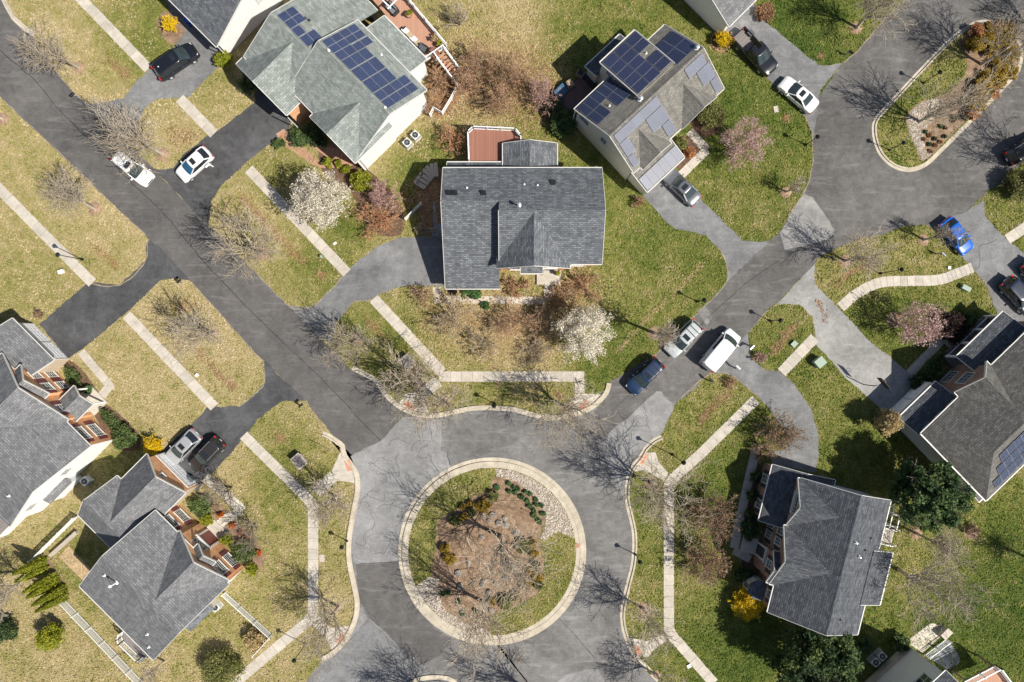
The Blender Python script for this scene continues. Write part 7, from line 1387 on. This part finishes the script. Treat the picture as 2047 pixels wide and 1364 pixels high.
deck(z6((1380, 935), (1720, 745), (1880, 960), (1500, 1100)), 2.6, 'deck_salmon', 'pinkish deck at the bottom right corner', [z6((1500, 1100), (1350, 935), (1720, 745), (1880, 960))], posts=z6((1400, 940), (1700, 760)))
for (a, b, hh, lab) in (((106, 1109), (158, 1062), .5, 'low stone wall beside the tan paver patio'), ((1800, 1282), (1738, 1232), .0, '')):
    if hh: q0, q1 = G(*a), G(*b); o = empty('garden_wall', q0, 0, lab, 'wall'); n = 8; [MB().bar((q1 - q0) * ((k + .02) / n) + Vector((0, 0, hh / 2)), (q1 - q0) * ((k + .98) / n) + Vector((0, 0, hh / 2)), .3, hh).build('wall_stone', M['stone_cap'], o) for k in range(n)]; MB().bar(Vector((0, 0, hh + .04)), (q1 - q0) + Vector((0, 0, hh + .04)), .38, .07).build('coping', M['old_wood'], o)
# timber steps, garden bench, brick ring round the forsythia
def z9(*p): return [(780 + x / 8.525, 330 + y / 8.525) for x, y in p]
stp = empty('garden_steps', G(858, 352, 0), 0, 'curving weathered timber steps beside the central garage wing', 'steps'); c = stp.location
for k, (x, y, a) in enumerate([(510, 330, -32), (555, 270, -32), (600, 215, -35), (650, 165, -45), (690, 125, -55), (735, 105, -75), (790, 95, -85)]):
    (px, py), = z9((x, y)); p = G(px, py) - c; q = MB().box(-.75, .75, -.2, .2, 0, .1 + k * .07).build('step', M['old_wood'], stp); q.location = (p.x, p.y, 0); q.rotation_euler = (0, 0, R(a))
for a, b in (((420, 318), (570, 410)), ((430, 310), (640, 60)), ((640, 60), (800, 25))): q0, q1 = (G(*p) - c for p in z9(a, b)); MB().bar(q0 + Vector((0, 0, .12)), q1 + Vector((0, 0, .12)), .14, .24).build('edge_timber', M['old_wood'], stp)
bn = empty('garden_bench', G(853, 461, 0), R(180), 'dark garden bench in the shade at the driveway top', 'bench'); 
for k in range(4): MB().box(-1.1, 1.1, -.24 + k * .13, -.14 + k * .13, .40, .44).build('seat_slat', M['old_wood' if k == 0 else 'timber'], bn)
for k in range(2): MB().box(-1.1, 1.1, .26, .30, .55 + k * .17, .66 + k * .17).build('back_slat', M['timber'], bn)
for s in (-1, 1): MB().box(s - .04, s + .04, -.24, .30, 0, .399).box(s - .04, s + .04, .301, .34, 0, .85).build('leg', M['timber'], bn)
ed = empty('brick_edging', G(1441, 83, 0), 0, 'ring of bricks edging the forsythia bed by the pickup truck', 'edging'); bk = MB().box(-.10, .10, -.05, .05, 0, .12).mesh('brick', M['terracotta'])
for k in range(34): q = link('brick', bk, ed); a = k * 2 * math.pi / 34; q.location = (1.12 * math.cos(a), 1.12 * math.sin(a), 0); q.rotation_euler = (0, 0, a + math.pi / 2)
sheet('planting_bed', [(1441 + 19 * math.cos(k * .4), 83 + 19 * math.sin(k * .4)) for k in range(16)], .0095, 'bed_soil')
# path stones on the garden side of the central garage wing
flags('stone_path', z9((720, 600), (810, 600), (800, 985), (730, 985)), .03, 'flagstone_blue_shade', .6, 9); flags('stone_path', z9((720, 1000), (900, 1000), (900, 1210), (720, 1210)), .03, 'flagstone_blue_shade', .6, 10)
